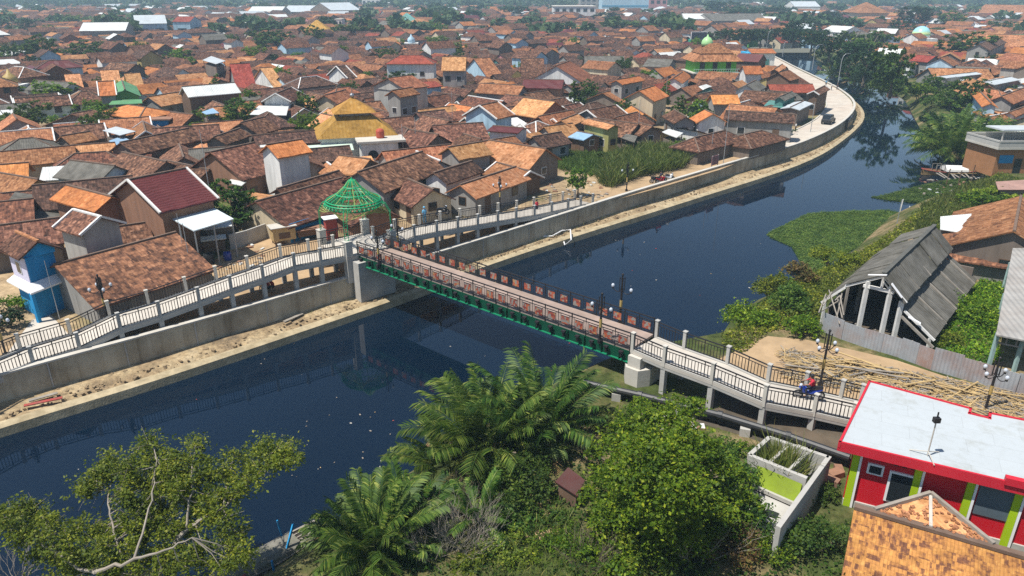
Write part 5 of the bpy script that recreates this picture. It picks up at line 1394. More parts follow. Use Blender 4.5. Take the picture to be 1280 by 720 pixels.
# ---------- old warehouse and fence
def warehouse():
    a=P(1104,343,7.6); b=P(1168,282,7.6); d=(b-a); d.z=0; L=d.length; d/=L; n=Vector((-d.y,d.x,0)); Z=Vector((0,0,1)); a.z=0
    t=thing('warehouse','derelict grey asbestos roofed warehouse with open timber gable by the river bushes','warehouse',(a.x,a.y,GZ))
    L=15.0
    ya=lambda px,py,z:(Vector((P(px,py,z).x,P(px,py,z).y,0))-a).dot(n)
    YR=ya(1129,382,5.9); YO=ya(1167,426,3.7); YL=ya(1013,388,4.4); YM=YL*.62; print('WH',YR,YO,YL,L,(b-Vector((a.x,a.y,7.6))).length)
    def p(x,y,z): return a+d*x+n*y+Z*z
    hw=3.1
    rs=random.Random(4)
    def sheet(nm,y0,z0,y1,z1,x0=0,x1=L,jag=.0,mat='greysheet'):
        m=MB(); N=16
        for i in range(N):
            xa=x0+(x1-x0)*i/N; xb=x0+(x1-x0)*(i+1)/N
            e0=jag*rs.random() if i<3 else 0
            za=(rs.random()-.5)*.14
            m.poly([p(xa,y0,z0+za),p(xb,y0,z0+za),p(xb,y1,z1+za+e0*.1),p(xa,y1,z1+za+e0*.1),p(xa,y0,z0+za-.06),p(xb,y0,z0+za-.06),p(xb,y1,z1+za-.06),p(xa,y1,z1+za-.06)],[(0,1,2,3),(7,6,5,4),(0,4,5,1),(3,2,6,7),(0,3,7,4),(1,5,6,2)])
        return m.build(nm,M[mat],t)
    sheet('roof_slope',0,7.6,YM,7.6-YM*.56,.2); sheet('roof_slope',0,7.6,YR,5.9,0)
    sheet('lower_roof',YM-.15,7.6-YM*.56-.25,YL,4.4,.6); sheet('lower_roof',YR+.2,5.3,YO,3.7,.4)
    k=MB(); k.bar(p(.2,0,7.65),p(L,0,7.65),.3,.1); k.build('ridge_cap',mat_plain('dark_ridge',(.1,.1,.09),.9,.3,1),t)
    k=MB(); k.face([p(.3,YR+.2,5.3),p(L,YR+.2,5.3),p(L,YR+.2,6.0),p(.3,YR+.2,6.0)]); k.build('clerestory_wall',M['w_dim'],t)
    for i,x in enumerate((.35,3.8,7.2,10.6,14.0)):
        f=MB(); w=.26 if i==0 else .2
        for y,zt in ((YR+.3,5.9),(YR*.35,6.8),(YM*.4,6.8),(YM-.2,7.4-YM*.56)):
            if i>0 and abs(y)<1.3: continue
            if i==0 and abs(y)>1.7:
                q=MB(); q.bar(p(x,y,GZ-.1),p(x,y,zt-.05),.15,.15); q.build('post',M['plank'],t); continue
            f.bar(p(x,y,GZ-.1),p(x,y,zt-.05),w,w)
        f.bar(p(x,YR*.5,6.35),p(x,YM*.5,6.35),.22,.2); f.bar(p(x,YR,5.8),p(x,0,7.35),.14,.16); f.bar(p(x,YM,7.3-YM*.56),p(x,0,7.35),.14,.16)
        f.bar(p(x,0,6.3),p(x,0,7.3),.13); f.bar(p(x,YR*.4,6.3),p(x,0,7.0),.09)
        f.bar(p(x,YO,3.6),p(x,YR,5.2),.15); f.bar(p(x,YL,4.25),p(x,YM,7.2-YM*.56),.15)
        f.bar(p(x,YO+.3,GZ-.1),p(x,YO+.3,3.7),.16); f.bar(p(x,YL-.25,GZ-.1),p(x,YL-.25,4.3),.16)
        f.build('timber_frame',M['trim'] if i==0 else M['plank'],t)
    for u,v,w_,h_ in ((p(-.25,-.3,7.7),p(-.2,.9,7.4),.16,.05),(p(-.2,YR*.4,7.15),p(-.1,YR*.85,6.3),.3,.06),(p(-.15,YR-.4,5.05),p(0,YR-1.2,4.7),.3,.06)):
        q=MB(); q.bar(u,v,w_,h_); q.build('loose_board',M['whitepaint'],t)
    for i in range(8): 
        q=MB(); q.bar(p(.1+rs.random()*.5,YM+rs.random()*1.2,5+rs.random()*.4),p(-.6-rs.random(),YM-.6+rs.random()*2.2,3.2+rs.random()*2),.07); q.build('broken_rafter',M['plank'],t)
    q=MB(); q.bar(p(-.3,YR,5.0),p(-.2,YO-.1,3.3),.16); q.build('broken_rafter',M['plank'],t)
    w=MB(); w.bar(p(L-.2,YL-.3,3.6),p(L-.2,YO+.4,3.6),.15,2.2); w.build('back_wall',M['w_dim'],t)
    for y in (YL-.2,YO+.25):
        w=MB(); w.box(p(L*.55,y,3.1),(L*.85,.1,1.2),0,math.atan2(d.y,d.x)); w.build('side_wall',M['w_dim'],t)
    fl=MB(); fl.prism([p(.5,YO+.3,0),p(.5,YL-.3,0),p(L,YL-.3,0),p(L,YO+.3,0)],GZ-.1,GZ+.04); fl.build('floor',M['dirt_and_shade'],t)
warehouse()
def rusty_fence():
    pts=[P(x,y,3.0) for x,y in [(1028,408),(1052,418),(1078,427),(1125,441),(1165,456),(1200,466),(1240,478),(1300,496)]]
    t=thing('fence','long patched fence of rusty corrugated sheets in front of the derelict warehouse','fence',(pts[3].x,pts[3].y,GZ)); Z=Vector((0,0,1)); rs=random.Random(9)
    for a,b in zip(pts,pts[1:]):
        d=b-a; d.z=0; L=d.length; n=max(1,int(L/1.0)); d/=L; nm=Vector((-d.y,d.x,0))
        for i in range(n):
            c=a+d*(L*(i+.5)/n)+nm*(.05*rs.random()+.04*(i%2)); h=1.45+.3*rs.random(); m=MB(); 
            m.box((c.x,c.y,GZ+h/2-.05),(L/n+.06,.03,h),0,math.atan2(d.y,d.x)+(rs.random()-.5)*.05); m.build('sheet_panel',M['rusty'],t)
            if i%2==0:
                k=MB(); k.box((c.x+nm.x*.12,c.y+nm.y*.12,GZ+.7),(.09,.09,1.6)); k.build('post',M['plank'],t)
rusty_fence()
def shed_right():
    t=thing('open_shed','open sided shed with ribbed grey roof and pale posts at the right edge','shed',(40,50,GZ)); Z=Vector((0,0,1))
    f=[P(1245,418,5.2),P(1315,432,5.2),P(1330,310,6.2),P(1266,310,6.2)]
    for p in f: p.z=0
    m=MB(); slab_roof(m,f,(5.2,5.2,6.2,6.2),.1); m.build('roof',mat_plain('ribbed_grey_roof',(.33,.32,.3),.8,.3,.6,.4,(.18,.13,.1),corr=.4),t)
    c=sum(f,Vector())/4
    for p in (f[0],f[1],f[3],(f[0]+f[3])/2,(f[0]+f[1])/2):
        q=c+(p-c)*.93; k=MB(); k.box((q.x,q.y,(5.1+GZ)/2),(.2,.2,5.1-GZ)); k.build('post',mat_plain('pale_teal_post',(.35,.5,.48),.7,.3,1,.4),t)
    a=c+(f[0]-c)*.93; b=c+(f[1]-c)*.93; k=MB(); k.bar(a+Z*4.4,b+Z*4.4,.1); k.bar(a+Z*4.9,b+Z*4.9,.1)
    for i in range(6): k.bar(a.lerp(b,i/5)+Z*4.4,a.lerp(b,i/5)+Z*4.9,.07)
    k.build('lattice_rail',M['plank'],t)
    w=MB(); w.prism([c+(p-c)*.75 for p in (f[3],f[2],(f[2]+f[1])/2,(f[3]+f[0])/2)],GZ,4.8); w.build('back_room',M['w_dim'],t)
shed_right()
for spec in [((1262,252),(1298,256),(1208,293),8.2,'orange','grey','large orange tiled roof behind the warehouse at the right edge',{}),
             ((1190,288),(1300,300),(1180,318),6.6,'mixed','grey','long spotted orange lean roof between warehouse and right edge',dict(form='lean'))]:
    pass
def right_roofs():
    # big orange roof, ridge running away to the upper right
    a=P(1268,287,7.4); b=P(1276,246,7.4); d=b-a; d.z=0; L=d.length+1; m=(a+b)/2; n=Vector((d.y,-d.x,0)).normalized()
    t=house('large orange tiled gabled roof behind the warehouse at the right edge',m.x,m.y,math.atan2(d.y,d.x),L,10.5,7.4,4.9,'orange','dim',seed=3)
    a=P(1188,291,5.6); b=P(1300,306,5.6); d=b-a; d.z=0; m=(a+b)/2; ang=math.atan2(d.y,d.x)
    nn=Vector((-d.y,d.x,0)).normalized()
    c=m-nn*1.7; house('long spotted red orange lean-to roof between the warehouse and the right edge',c.x,c.y,ang,d.length,3.6,5.6,4.2,'mixed','grey','lean',seed=8)
    # white sheets on the left end
    f=[P(x,y,5.6) for x,y in ((1176,284),(1212,290),(1214,268),(1175,272))]
    for p in f: p.z=0
    t=thing('open_shed','bright white corrugated sheets roofing a lean-to left of the large orange roof','shed',(f[0].x,f[0].y,GZ))
    for k in range(3):
        u0,u1=k/3,(k+.88)/3; q=[f[0].lerp(f[3],u0),f[1].lerp(f[2],u0),f[1].lerp(f[2],u1),f[0].lerp(f[3],u1)]
        m=MB(); slab_roof(m,q,(5.4+.1*k,5.4+.1*k,5.55+.1*k,5.55+.1*k),.05); m.build('roof_sheet',M['paletin'],t)
    w=MB(); c=sum(f,Vector())/4; w.prism([c+(p-c)*.85 for p in f],GZ,5.2); w.build('wall',M['w_dim'],t)
    # low ruined roofs above
    f=[P(x,y,4.2) for x,y in ((1248,236),(1290,236),(1290,226),(1244,229))]
    awn=thing('open_shed','low rusty pink sheet roof over scrap near the path on the right bank','shed',(f[0].x,f[0].y,GZ)); m=MB()
    for p in f: p.z=0
    slab_roof(m,f,(4.1,4.1,4.4,4.4),.06); m.build('roof',mat_plain('rusty_pink_sheet',(.36,.22,.18),.8,.35,.7,.5),awn)
    w=MB(); c=sum(f,Vector())/4; w.prism([c+(p-c)*.85 for p in f],GZ-.3,3.9); w.build('wall',M['w_dim'],awn)
right_roofs()
def river_house():
    a=P(1240,217,GZ); a.z=0; t=thing('house','brown brick river house with flat pale concrete terrace and blue banner','house',(a.x+5,a.y+3,GZ)); Z=Vector((0,0,1))
    d=Vector((1,.02,0)).normalized(); n=Vector((-.1,1,0)).normalized(); L=12; W=6
    b=MB(); b.prism([a,a+d*L,a+d*L+n*W,a+n*W],GZ-.4,GZ+3.4); b.build('wall',mat_plain('brown_brick',(.36,.17,.075),.85,.25,1.2,.2),t)
    s=MB(); s.prism([a-d*.5-n*.6,a+d*L-n*.6,a+d*L+n*W,a-d*.5+n*W],GZ+3.4,GZ+3.65); s.build('terrace_slab',M['concw'],t)
    r=MB()
    for q0,q1 in ((a-d*.4-n*.5,a+d*L-n*.5),(a-d*.4-n*.5,a-d*.4+n*W),(a-d*.4+n*W,a+d*L+n*W)):
        r.bar(q0+Z*(GZ+4.5),q1+Z*(GZ+4.5),.2,.22); 
        r.bar(q0+Z*(GZ+4.0),q1+Z*(GZ+4.0),.12,.75)
    r.build('parapet',M['conc'],t)
    s=MB(); s.prism([a+d*1.8+n*2.2,a+d*L+n*2.2,a+d*L+n*W*.95,a+d*1.8+n*W*.95],GZ+5.4,GZ+5.6); s.build('canopy',M['white_roof'],t)
    for x in (2.2,6,10):
        k=MB(); k.box(a+d*x+n*2.6+Z*(GZ+4.5),(.15,.15,1.8)); k.build('post',M['conc'],t)
    k=MB(); k.box(a+d*1.4-n*.05+Z*(GZ+2.0),(1.9,.06,1.1)); k.build('banner',mat_plain('blue_banner',(.02,.25,.5),.6,.3,2),t)
    k=MB(); k.box(a+d*3.2-n*.03+Z*(GZ+1.0),(1.0,.06,2.1)); k.build('door',M['glass'],t)
    PLACED.append((a.x+6,a.y+3,0,6.5,3.5))
river_house()
# ---------- far landmarks
def shed_hall(label,A,B,depth,zr,h,roof,wall,lod=1,sl=.3):
    a=P(A[0],A[1],GZ); b=P(B[0],B[1],GZ); d=b-a; L=d.length; d/=L; n=Vector((-d.y,d.x,0)); c=(a+b)/2+n*depth/2; ang=math.atan2(d.y,d.x)
    t=thing('factory_hall',label,'hall',(c.x,c.y,GZ)); house_parts(t,c.x,c.y,ang,L,depth,GZ+h,GZ+h-depth/2*sl,roof,wall,'gable',lod=1,og=.2,oe=.3,openings=False)
    k=int(L/6)
    for i in range(min(k,8)):
        m=MB(); q=c+d*(L*((i+.5)/min(k,8)-.5))-n*(depth/2-.28); m.box((q.x,q.y,GZ+h*.35),(L/min(k,8)*.5,.08,1.6),0,ang); m.build('window',M['glass'],t)
    PLACED.append((c.x,c.y,ang,L/2,depth/2))
shed_hall('grey walled factory hall with pale roof in the upper left town',(102,55),(160,54),22,0,9,'paletin','grey')
shed_hall('white roofed factory hall with blue grey gable in the upper left',(172,48),(212,47),26,0,11,'white_roof','ltblue')
shed_hall('pale blue walled hall with dark red roof behind the white factory roofs',(218,46),(240,46),16,0,10,'red','ltblue')
shed_hall('long pale green roofed hall far in the upper left middle',(310,24),(352,24),30,0,10,'paletin','grey')
shed_hall('long white roofed hall far in the upper middle',(355,22),(415,22),34,0,10,'white_roof','grey')
shed_hall('white roofed dark walled hall at the right end of the far halls',(415,24),(452,23),40,0,13,'white_roof','dim')
shed_hall('wide grey roofed hall behind the promenade trees',(890,37),(962,36),26,0,9,'greysheet','grey')
shed_hall('grey roofed white hall behind the billboard',(855,36),(892,36),20,0,9,'paletin','white')
shed_hall('pale roofed shed behind the river trees',(1022,55),(1050,57),16,0,8,'paletin','white')
shed_hall('dark blue grey roofed shed behind the river trees',(1052,62),(1086,66),14,0,7,'greysheet','ltblue')
shed_hall('white windowed school hall far behind the river trees',(992,20),(1024,20),30,0,13,'white_roof','white')
shed_hall('long orange roofed school far on the right bank',(1208,25),(1290,28),40,0,12,'orange','white',sl=.5)
def tower(label,px,py,w,h,mat,name='tower_block',cat='building',depth=None,bands=0,roof=None):
    p=P(px,py,GZ); k=Q(p)[2]/900; W=w*k; Hh=h*k/.92; D=depth or W*.6
    t=thing(name,label,cat,(p.x,p.y,GZ)); m=MB(); m.prism(foot((p.x,p.y+D/2),0,W,D),GZ-.1,GZ+Hh); m.build('wall',M[mat],t)
    r=MB(); r.prism(foot((p.x,p.y+D/2),0,W*1.03,D*1.03),GZ+Hh,GZ+Hh+.5); r.build('roof',M[roof or 'concw'],t)
    for i in range(bands):
        b=MB(); z=GZ+Hh*(i+.55)/bands; n=max(2,min(9,int(W/5)))
        for j in range(n): b.box((p.x-W/2+W*(j+.5)/n,p.y-.06,z),(W/n*.55,.12,Hh/bands*.42))
        b.build('window',M['glass'],t)
    PLACED.append((p.x,p.y+D/2,0,W/2,D/2)); return t,p,W,D,Hh
tower('broad white public building far at the top middle',718,27,52,16,'w_white',bands=2,depth=30)
tower('grey upper block behind the broad white building',742,16,34,16,'w_grey',bands=3,depth=24)
t_,p_,W_,D_,H_=tower('huge light blue factory wall with darker stripe at the top',781,18,58,18,'w_ltblue',name='factory',cat='factory',depth=30)
b_=MB(); b_.box((p_.x,p_.y-.1,GZ+H_*.5),(W_,.2,H_*.09)); b_.build('stripe',mat_plain('blue_stripe',(.05,.25,.4),.6,.1),t_)
tower('dark red block beside the light blue factory',822,17,22,16,'w_pink',bands=2)
tower('white apartment slab far in the upper left middle',318,10,14,12,'w_white',bands=3)
tower('pale tower block of white strips far at the top middle',464,10,22,10,'w_white',bands=1)
tower('wide pale block far in the top left',345,8,18,7,'w_cream',bands=2)
tower('white far house with flat roof in the top left haze',35,9,9,6,'w_white',bands=1)
tower('white narrow tall wall house in the upper middle left',424,41,9,14,'w_white',bands=2,depth=8)
tower('pale blue far blocks behind the river at the top right',985,8,44,9,'w_ltblue',bands=2)
tower('white shop with red band at the top right of the river',1240,23,10,9,'w_white',bands=1)
tower('white and green small house at right edge with two dark windows',1276,68,28,19,'w_white',bands=1,depth=8,roof='greenroof')
tower('cream box shaped water house by the dark billboard',893,57,12,10,'w_cream',bands=0,depth=4)
def billboard():
    p=P(872,62,GZ); k=Q(p)[2]/900; t=thing('billboard','large dark billboard screen above a green panelled shop','billboard',(p.x,p.y,GZ)); W=20*k
    m=MB(); m.prism(foot((p.x,p.y+2),0,W,4),GZ-.1,GZ+12*k); m.build('green_base',mat_plain('shop_green',(.01,.3,.2),.6,.15),t)
    m=MB(); m.box((p.x,p.y-.2,GZ+16.5*k),(W*1.0,.5,9*k)); m.build('frame',M['whitepaint'],t)
    m=MB(); m.box((p.x,p.y-.5,GZ+16.5*k),(W*.94,.2,8.4*k)); m.build('screen',mat_plain('dark_screen',(.03,.035,.05),.3,.1),t)
    m=MB(); m.box((p.x+3*k,p.y-.1,GZ+8.5*k),(6*k,.3,3*k)); m.build('shop_sign',mat_plain('mint_sign',(.25,.55,.5),.5,.1),t)
    for x in(-W*.42,W*.42):
        m=MB(); m.box((p.x+x,p.y+.3,GZ+10*k),(.3,.3,20*k)); m.build('post',M['galv'],t)
    PLACED.append((p.x,p.y+2,0,W/2,2.5))
billboard()
def blue_white_shop():
    p=P(950,84,GZ); k=Q(p)[2]/900; t=thing('shop','blue and white walled shop with orange roof at the head of the promenade','shop',(p.x,p.y,GZ)); W=34*k
    m=MB(); m.prism(foot((p.x,p.y+4),0,W,8),GZ-.1,GZ+16*k); m.build('wall',M['w_white'],t)
    m=MB(); m.prism(foot((p.x-W*.42,p.y+3.8),0,W*.17,8.2),GZ-.1,GZ+17*k); m.build('blue_wall',mat_plain('sky_blue_wall',(.05,.4,.7),.7,.12),t)
    house_parts(t,p.x+W*.06,p.y+4,0,W*.92,9,GZ+21*k,GZ+17*k,'bright','white',lod=1,zg=GZ+15*k,openings=False)
    for x in(-.1,.2): 
        b=MB(); b.box((p.x+W*x,p.y-.1,GZ+6*k),(W*.2,.15,7*k)); b.build('window',M['tealtin'],t)
    PLACED.append((p.x,p.y+4,0,W/2,5))
blue_white_shop()
def dome_mosque():
    p=P(1157,60,GZ); k=Q(p)[2]/900; t=thing('mosque','white mosque with big pale blue and yellow banded dome on the right bank','mosque',(p.x,p.y,GZ))
    m=MB(); m.prism(foot((p.x,p.y+6),0,26*k,12),GZ-.1,GZ+11*k); m.build('wall',M['w_white'],t)
    m=MB(); m.tube_rings((p.x,p.y+6,0),[(10.5*k,GZ+11*k),(10.5*k,GZ+14*k)],18); m.build('drum',M['w_white'],t)
    m=MB(); pr=[]
    for i in range(9): a=PI/2*i/8; pr.append((max(11*k*math.cos(a),.05),GZ+14*k+11*k*math.sin(a)))
    m.tube_rings((p.x,p.y+6,0),pr,20)
    mm,nt,b=newmat('banded_dome'); z=NN(nt,'ShaderNodeSeparateXYZ',{0:NN(nt,'ShaderNodeNewGeometry').outputs['Position']}).outputs[2]
    c=ramp(nt,math_(nt,'DIVIDE',math_(nt,'SUBTRACT',z,GZ+14*k),11*k),[(0,(.15,.45,.3)),(.25,(.55,.65,.25)),(.5,(.3,.6,.55)),(.8,(.3,.6,.8))]); nt.links.new(c,b.inputs['Base Color']); b.inputs['Roughness'].default_value=.35
    m.build('dome',mm,t,smooth=True)
    m=MB(); m.cyl((p.x,p.y+6,GZ+24.5*k),.15,4*k,6); m.build('finial',M['gold'],t)
    m=MB(); m.prism(foot((p.x-20*k,p.y+4),0,26*k,9),GZ-.1,GZ+9*k); m.build('side_hall',mat_plain('green_hall',(.1,.3,.16),.7,.2),t)
    PLACED.append((p.x-6*k,p.y+2,0,26*k,14))
dome_mosque()
def pyramid_hall():
    p=P(1090,30,GZ); k=Q(p)[2]/900; t=thing('hall','large hall with broad orange pyramid roof on the far right bank','hall',(p.x,p.y,GZ))
    m=MB(); m.prism(foot((p.x,p.y+15),0,36*k,28),GZ-.1,GZ+13*k); m.build('wall',M['w_cream'],t)
    m=MB(); pyramid(m,foot((p.x,p.y+15),0,40*k,32),GZ+13*k,GZ+25*k,.03); m.build('roof',M['orange'],t)
    m=MB(); m.prism(foot((p.x,p.y-3),0,52*k,8),GZ-.1,GZ+6*k); m.build('front_wing',M['w_white'],t); 
    m=MB(); pyramid(m,foot((p.x,p.y-3),0,55*k,10),GZ+6*k,GZ+9*k,.4); m.build('wing_roof',M['orange'],t)
    for i in range(8):
        b=MB(); b.box((p.x-16*k+4.5*k*i,p.y-7.1,GZ+3*k),(2.4*k,.2,2.6*k)); b.build('window',M['glass'],t)
    PLACED.append((p.x,p.y+12,0,28*k,18))
pyramid_hall()
def little_domes():
    for (px,py,r,mat,lb) in [(12,128,9,'gold','small white prayer house with golden dome at the left edge'),(514,66,5,'w_ltblue','small prayer house with pale blue pointed dome in upper mid town'),(508,38,9,'tealtin','building with teal pyramid dome in the upper middle'),(395,52,11,'yellow','hall with mossy yellow pyramid roof in the upper left middle')]:
        p=P(px,py,GZ); k=Q(p)[2]/900; t=thing('prayer_house',lb,'mosque',(p.x,p.y,GZ)); W=r*3.2*k
        m=MB(); m.prism(foot((p.x,p.y+W*.4),.1,W,W*.8),GZ-.1,GZ+3.4); m.prism(foot((p.x,p.y+W*.4),.1,W*1.08,W*.9),GZ+3.4,GZ+3.7); m.build('wall',M['w_white'],t)
        d=MB()
        if r<=5 or mat=='gold': d.tube_rings((p.x,p.y+W*.4,0),[(r*k*.8,GZ+3.6),(r*k,GZ+4+r*k*.4),(r*k*.8,GZ+4+r*k*.9),(r*k*.3,GZ+4+r*k*1.3),(.06,GZ+4+r*k*1.9)],14); d.build('dome',M[mat],t,smooth=True)
        else: pyramid(d,foot((p.x,p.y+W*.4),.1,W*1.2,W),GZ+3.7,GZ+3.7+r*k*1.4,.05); d.build('roof',M[mat],t)
        q=MB(); q.box((p.x,p.y-.06,GZ+1.5),(W*.5,.12,1.8),0,.1); q.build('window',M['glass'],t)
        PLACED.append((p.x,p.y+W*.4,.1,W/2,W*.45))
little_domes()
# ---------------------------------------------------------------- more houses of the town, nearest first
RIVER=[(p.x,p.y) for p in WALL]+[(p.x,p.y) for p in SHORE[::-1]]
YARD2=[(x,y) for x,y,_ in (P(a,b) for a,b in [(196,262),(260,246),(310,262),(345,285),(440,292),(420,345),(250,372),(215,330)])]
YARD=[(x,y) for x,y,_ in (P(a,b) for a,b in [(690,196),(700,186),(870,180),(940,190),(990,185),(860,228),(745,252),(690,250),(676,228)])]
WPL=[(p.x,p.y) for p in WALL]; SPL=[(p.x,p.y) for p in SHORE]
def dline(x,y,pl):
    d=1e9
    for (ax,ay),(bx,by) in zip(pl,pl[1:]):
        ux,uy=bx-ax,by-ay; t=max(0,min(1,((x-ax)*ux+(y-ay)*uy)/(ux*ux+uy*uy+1e-9))); d=min(d,math.hypot(ax+ux*t-x,ay+uy*t-y))
    return d
TREES=[]    # filled before houses so that crowns keep a little room
def allowed(x,y,r):
    if y<330 and (inpoly(x,y,RIVER) or dline(x,y,WPL)<r+6.0+(2.5 if y>95 else 0) or dline(x,y,SPL)<r+7): return False
    if inpoly(x,y,YARD) or inpoly(x,y,YARD2): return False
    if y<75 and x>-6: return False
    if x>20 and y<100: return False
    if x<-13 and y<66 and dline(x,y,WPL)<12: return False
    return True
PAL=[('brown',40),('dark',23),('mixed',15),('orange',17),('bright',5),('tan',8),('red',3),('greysheet',3),('maroon',1.5),('paletin',1.5)]
PALR=[('orange',30),('brown',20),('mixed',12),('bright',10),('red',8),('tan',8),('greysheet',5),('paletin',4),('white_roof',3)]
WP=[('dim',26),('grey',22),('white',14),('cream',12),('brick',8),('wood',6),('ltblue',5),('block',4),('ochre',2),('teal',1),('green',1),('pink',1)]
def pick(pal):
    s=R.random()*sum(w for _,w in pal)
    for k,w in pal:
        s-=w
        if s<=0: return k
    return pal[0][0]
GRID={}
def gkey(x,y): return (int(x//12),int(y//12))
def reg(f): GRID.setdefault(gkey(f[0],f[1]),[]).append(f)
for f in PLACED: reg(f)
BIG=[f for f in PLACED if f[3]>9]
def clash(f,shr=.88):
    kx,ky=gkey(f[0],f[1])
    for i in range(-2,3):
        for j in range(-2,3):
            for g in GRID.get((kx+i,ky+j),()):
                if obb_hit(f,g,shr): return True
    return any(obb_hit(f,g,shr) for g in BIG)
def street_ang(x,y):
    return .74+.5*mnoise.noise(Vector((x*.012,y*.012,3.1)))
# ---------------------------------------------------------------- trees of the town
def tree_px(px,py,w,h,lib,label=None,group='trees among the houses',zb=GZ):
    """px,py: middle of the foot in the photograph; w,h in picture points"""
    p=P(px,py,zb); k=Q(p)[2]/900; W=w*k*1.25; Hh=h*k/.9
    t=plant_tree('tree',label or 'x',(p.x,p.y,zb),Hh,W,lib,group)
    if not label: AUTO.append((t,('dense dark green' if lib in(2,5) else ('bright green' if lib==3 else 'leafy green'))+(' tall' if h>w*1.1 else ' spreading')+' tree'))
    return t
TP=[(296,288,70,60,0),(266,168,40,28,3),(300,163,46,40,0),(250,174,34,22,3),(316,136,22,24,3),(386,176,30,34,3),(404,168,24,26,3),(372,170,20,20,3),(66,134,46,32,3),(62,112,0,0,0),(12,162,30,30,1),(40,166,46,38,0),(70,158,14,14,3),(101,162,24,22,3),(135,160,20,14,3),
    (178,78,18,26,3),(222,84,30,22,0),(20,80,40,36,1),(52,78,40,32,0),(92,78,30,24,1),(122,76,44,24,0),(92,34,36,20,1),(140,30,36,18,1),(38,42,18,20,2),(56,44,28,16,1),(120,12,60,12,1),(323,82,30,24,3),(372,80,26,14,3),(354,104,22,20,3),(396,60,28,26,0),(330,62,26,26,1),(345,64,50,26,0),(412,46,30,28,2),(446,50,50,26,1),(290,62,22,26,1),(258,48,20,14,1),(440,20,22,16,2),
    (458,104,24,14,3),(497,116,36,26,0),(551,120,10,14,3),(574,116,12,12,3),(532,62,12,14,3),(548,62,34,16,3),(570,58,24,16,0),(540,46,28,24,1),(624,48,26,16,1),(650,26,34,20,2),(652,44,20,20,1),(700,66,14,14,3),(672,112,14,22,1),(670,92,14,12,3),(665,166,26,22,3),(546,90,14,12,3),(516,80,24,22,1),(486,80,26,20,0),(545,34,16,14,1),(600,20,24,14,2),(580,36,26,14,2),(510,26,30,14,2),
    (804,108,28,20,3),(776,98,18,24,0),(765,26,24,18,2),(800,42,60,22,1),(838,40,44,20,1),(760,30,30,16,2),(786,88,14,16,0),(905,22,46,22,2),(880,14,40,14,2),(722,246,26,36,3),(844,194,16,18,3),(866,158,14,18,3),(852,72,12,10,0),(800,178,16,18,3),(672,28,14,16,1),(836,92,14,12,3),(935,128,20,12,3),(982,150,18,16,3),(845,182,22,10,3)]
for a in TP:
    if a[2]:
        tree_px(*a); p=P(a[0],a[1]); k=Q(p)[2]/900; reg((p.x,p.y,.7,a[2]*k*.36,a[2]*k*.36))
CAND=[]
def candidates(y0,y1,step):
    out=[]
    y=y0
    while y<y1:
        xm=.78*y+16; x=-xm
        while x<xm:
            out.append((x+R.uniform(-.45,.45)*step,y+R.uniform(-.45,.45)*step)); x+=step
        y+=step
    return out
NH=0
MAXH=300-len(HAND)-9
FARLIST=[]
def new_house(x,y,L,W):
    a=street_ang(x,y)+(PI/2 if R.random()<.42 else 0)+R.uniform(-.07,.07)
    return (x,y,a,L/2,W/2)
for pas,(step,l0,l1,w0,w1) in enumerate(((5.9,7,10.5,5.4,7.4),(4.5,4.8,7.2,4.2,5.8),(3.2,3,5,2.8,4))):
    for x,y in sorted(candidates(64,640,step),key=lambda p:p[1]):
        if pas==2 and y>200: continue
        if pas and y>330: continue
        L=R.uniform(l0,l1); W=R.uniform(w0,w1)
        if y>360: L*=1.45; W*=1.3
        if not allowed(x,y,W*.5): continue
        q=Q((x,y,GZ+3))
        if q[0]<-60 or q[0]>1340: continue
        if mnoise.noise(Vector((x*.02,y*.02,9)))>.42 and y>120: continue     # clearings, trees stand there
        f=new_house(x,y,L,W)
        if clash(f,.68 if pas==0 else .74): continue
        reg(f); CAND.append((y,f,pas))
CAND.sort(key=lambda c:c[0])
for i,(y,f,pas) in enumerate(CAND):
    right=f[0]>0 and dline(f[0],f[1],SPL)<dline(f[0],f[1],WPL) if y<330 else f[0]>110
    ro=pick(PALR if right else PAL); wa=pick(WP)
    if y<125 and ro in('red','maroon','paletin','bright'): ro='brown'
    if y<125 and wa in('teal','green','pink','ltblue'): wa='dim'
    form='hip' if R.random()<.16 and pas==0 else ('lean' if pas==2 and R.random()<.6 else 'gable')
    two=y>130 and R.random()<(.09 if pas==0 else .02)
    ze=GZ+R.uniform(1.75,2.5)+(2.6 if two else 0)-(.4 if pas==2 else 0); W=2*f[4]; sl=R.uniform(.45,.62)
    zr=ze+(W/2*sl if form!='lean' else W*.28)
    if form=='lean' and ro in('brown','dark'): ro=R.choice(['mixed','greysheet','tan','brown','paletin'])
    if i<MAXH:
        lod=0 if y<112 else (1 if y<165 else 2)
        lk=look(ro,wa,form,2*f[3],W,lod)
        if two: lk=lk.replace(' house',' two storey house',1)
        t=house(lk,f[0],f[1],f[2],2*f[3],W,zr,ze,ro,wa,form,lod=lod,group='houses of the old town',seed=i,trim=R.random()<.13 and lod<2,capmat='trim' if R.random()<.12 else 'cap',place=False)
        AUTO.append((t,lk))
    else: FARLIST.append((f,zr,ze,ro,wa,form))
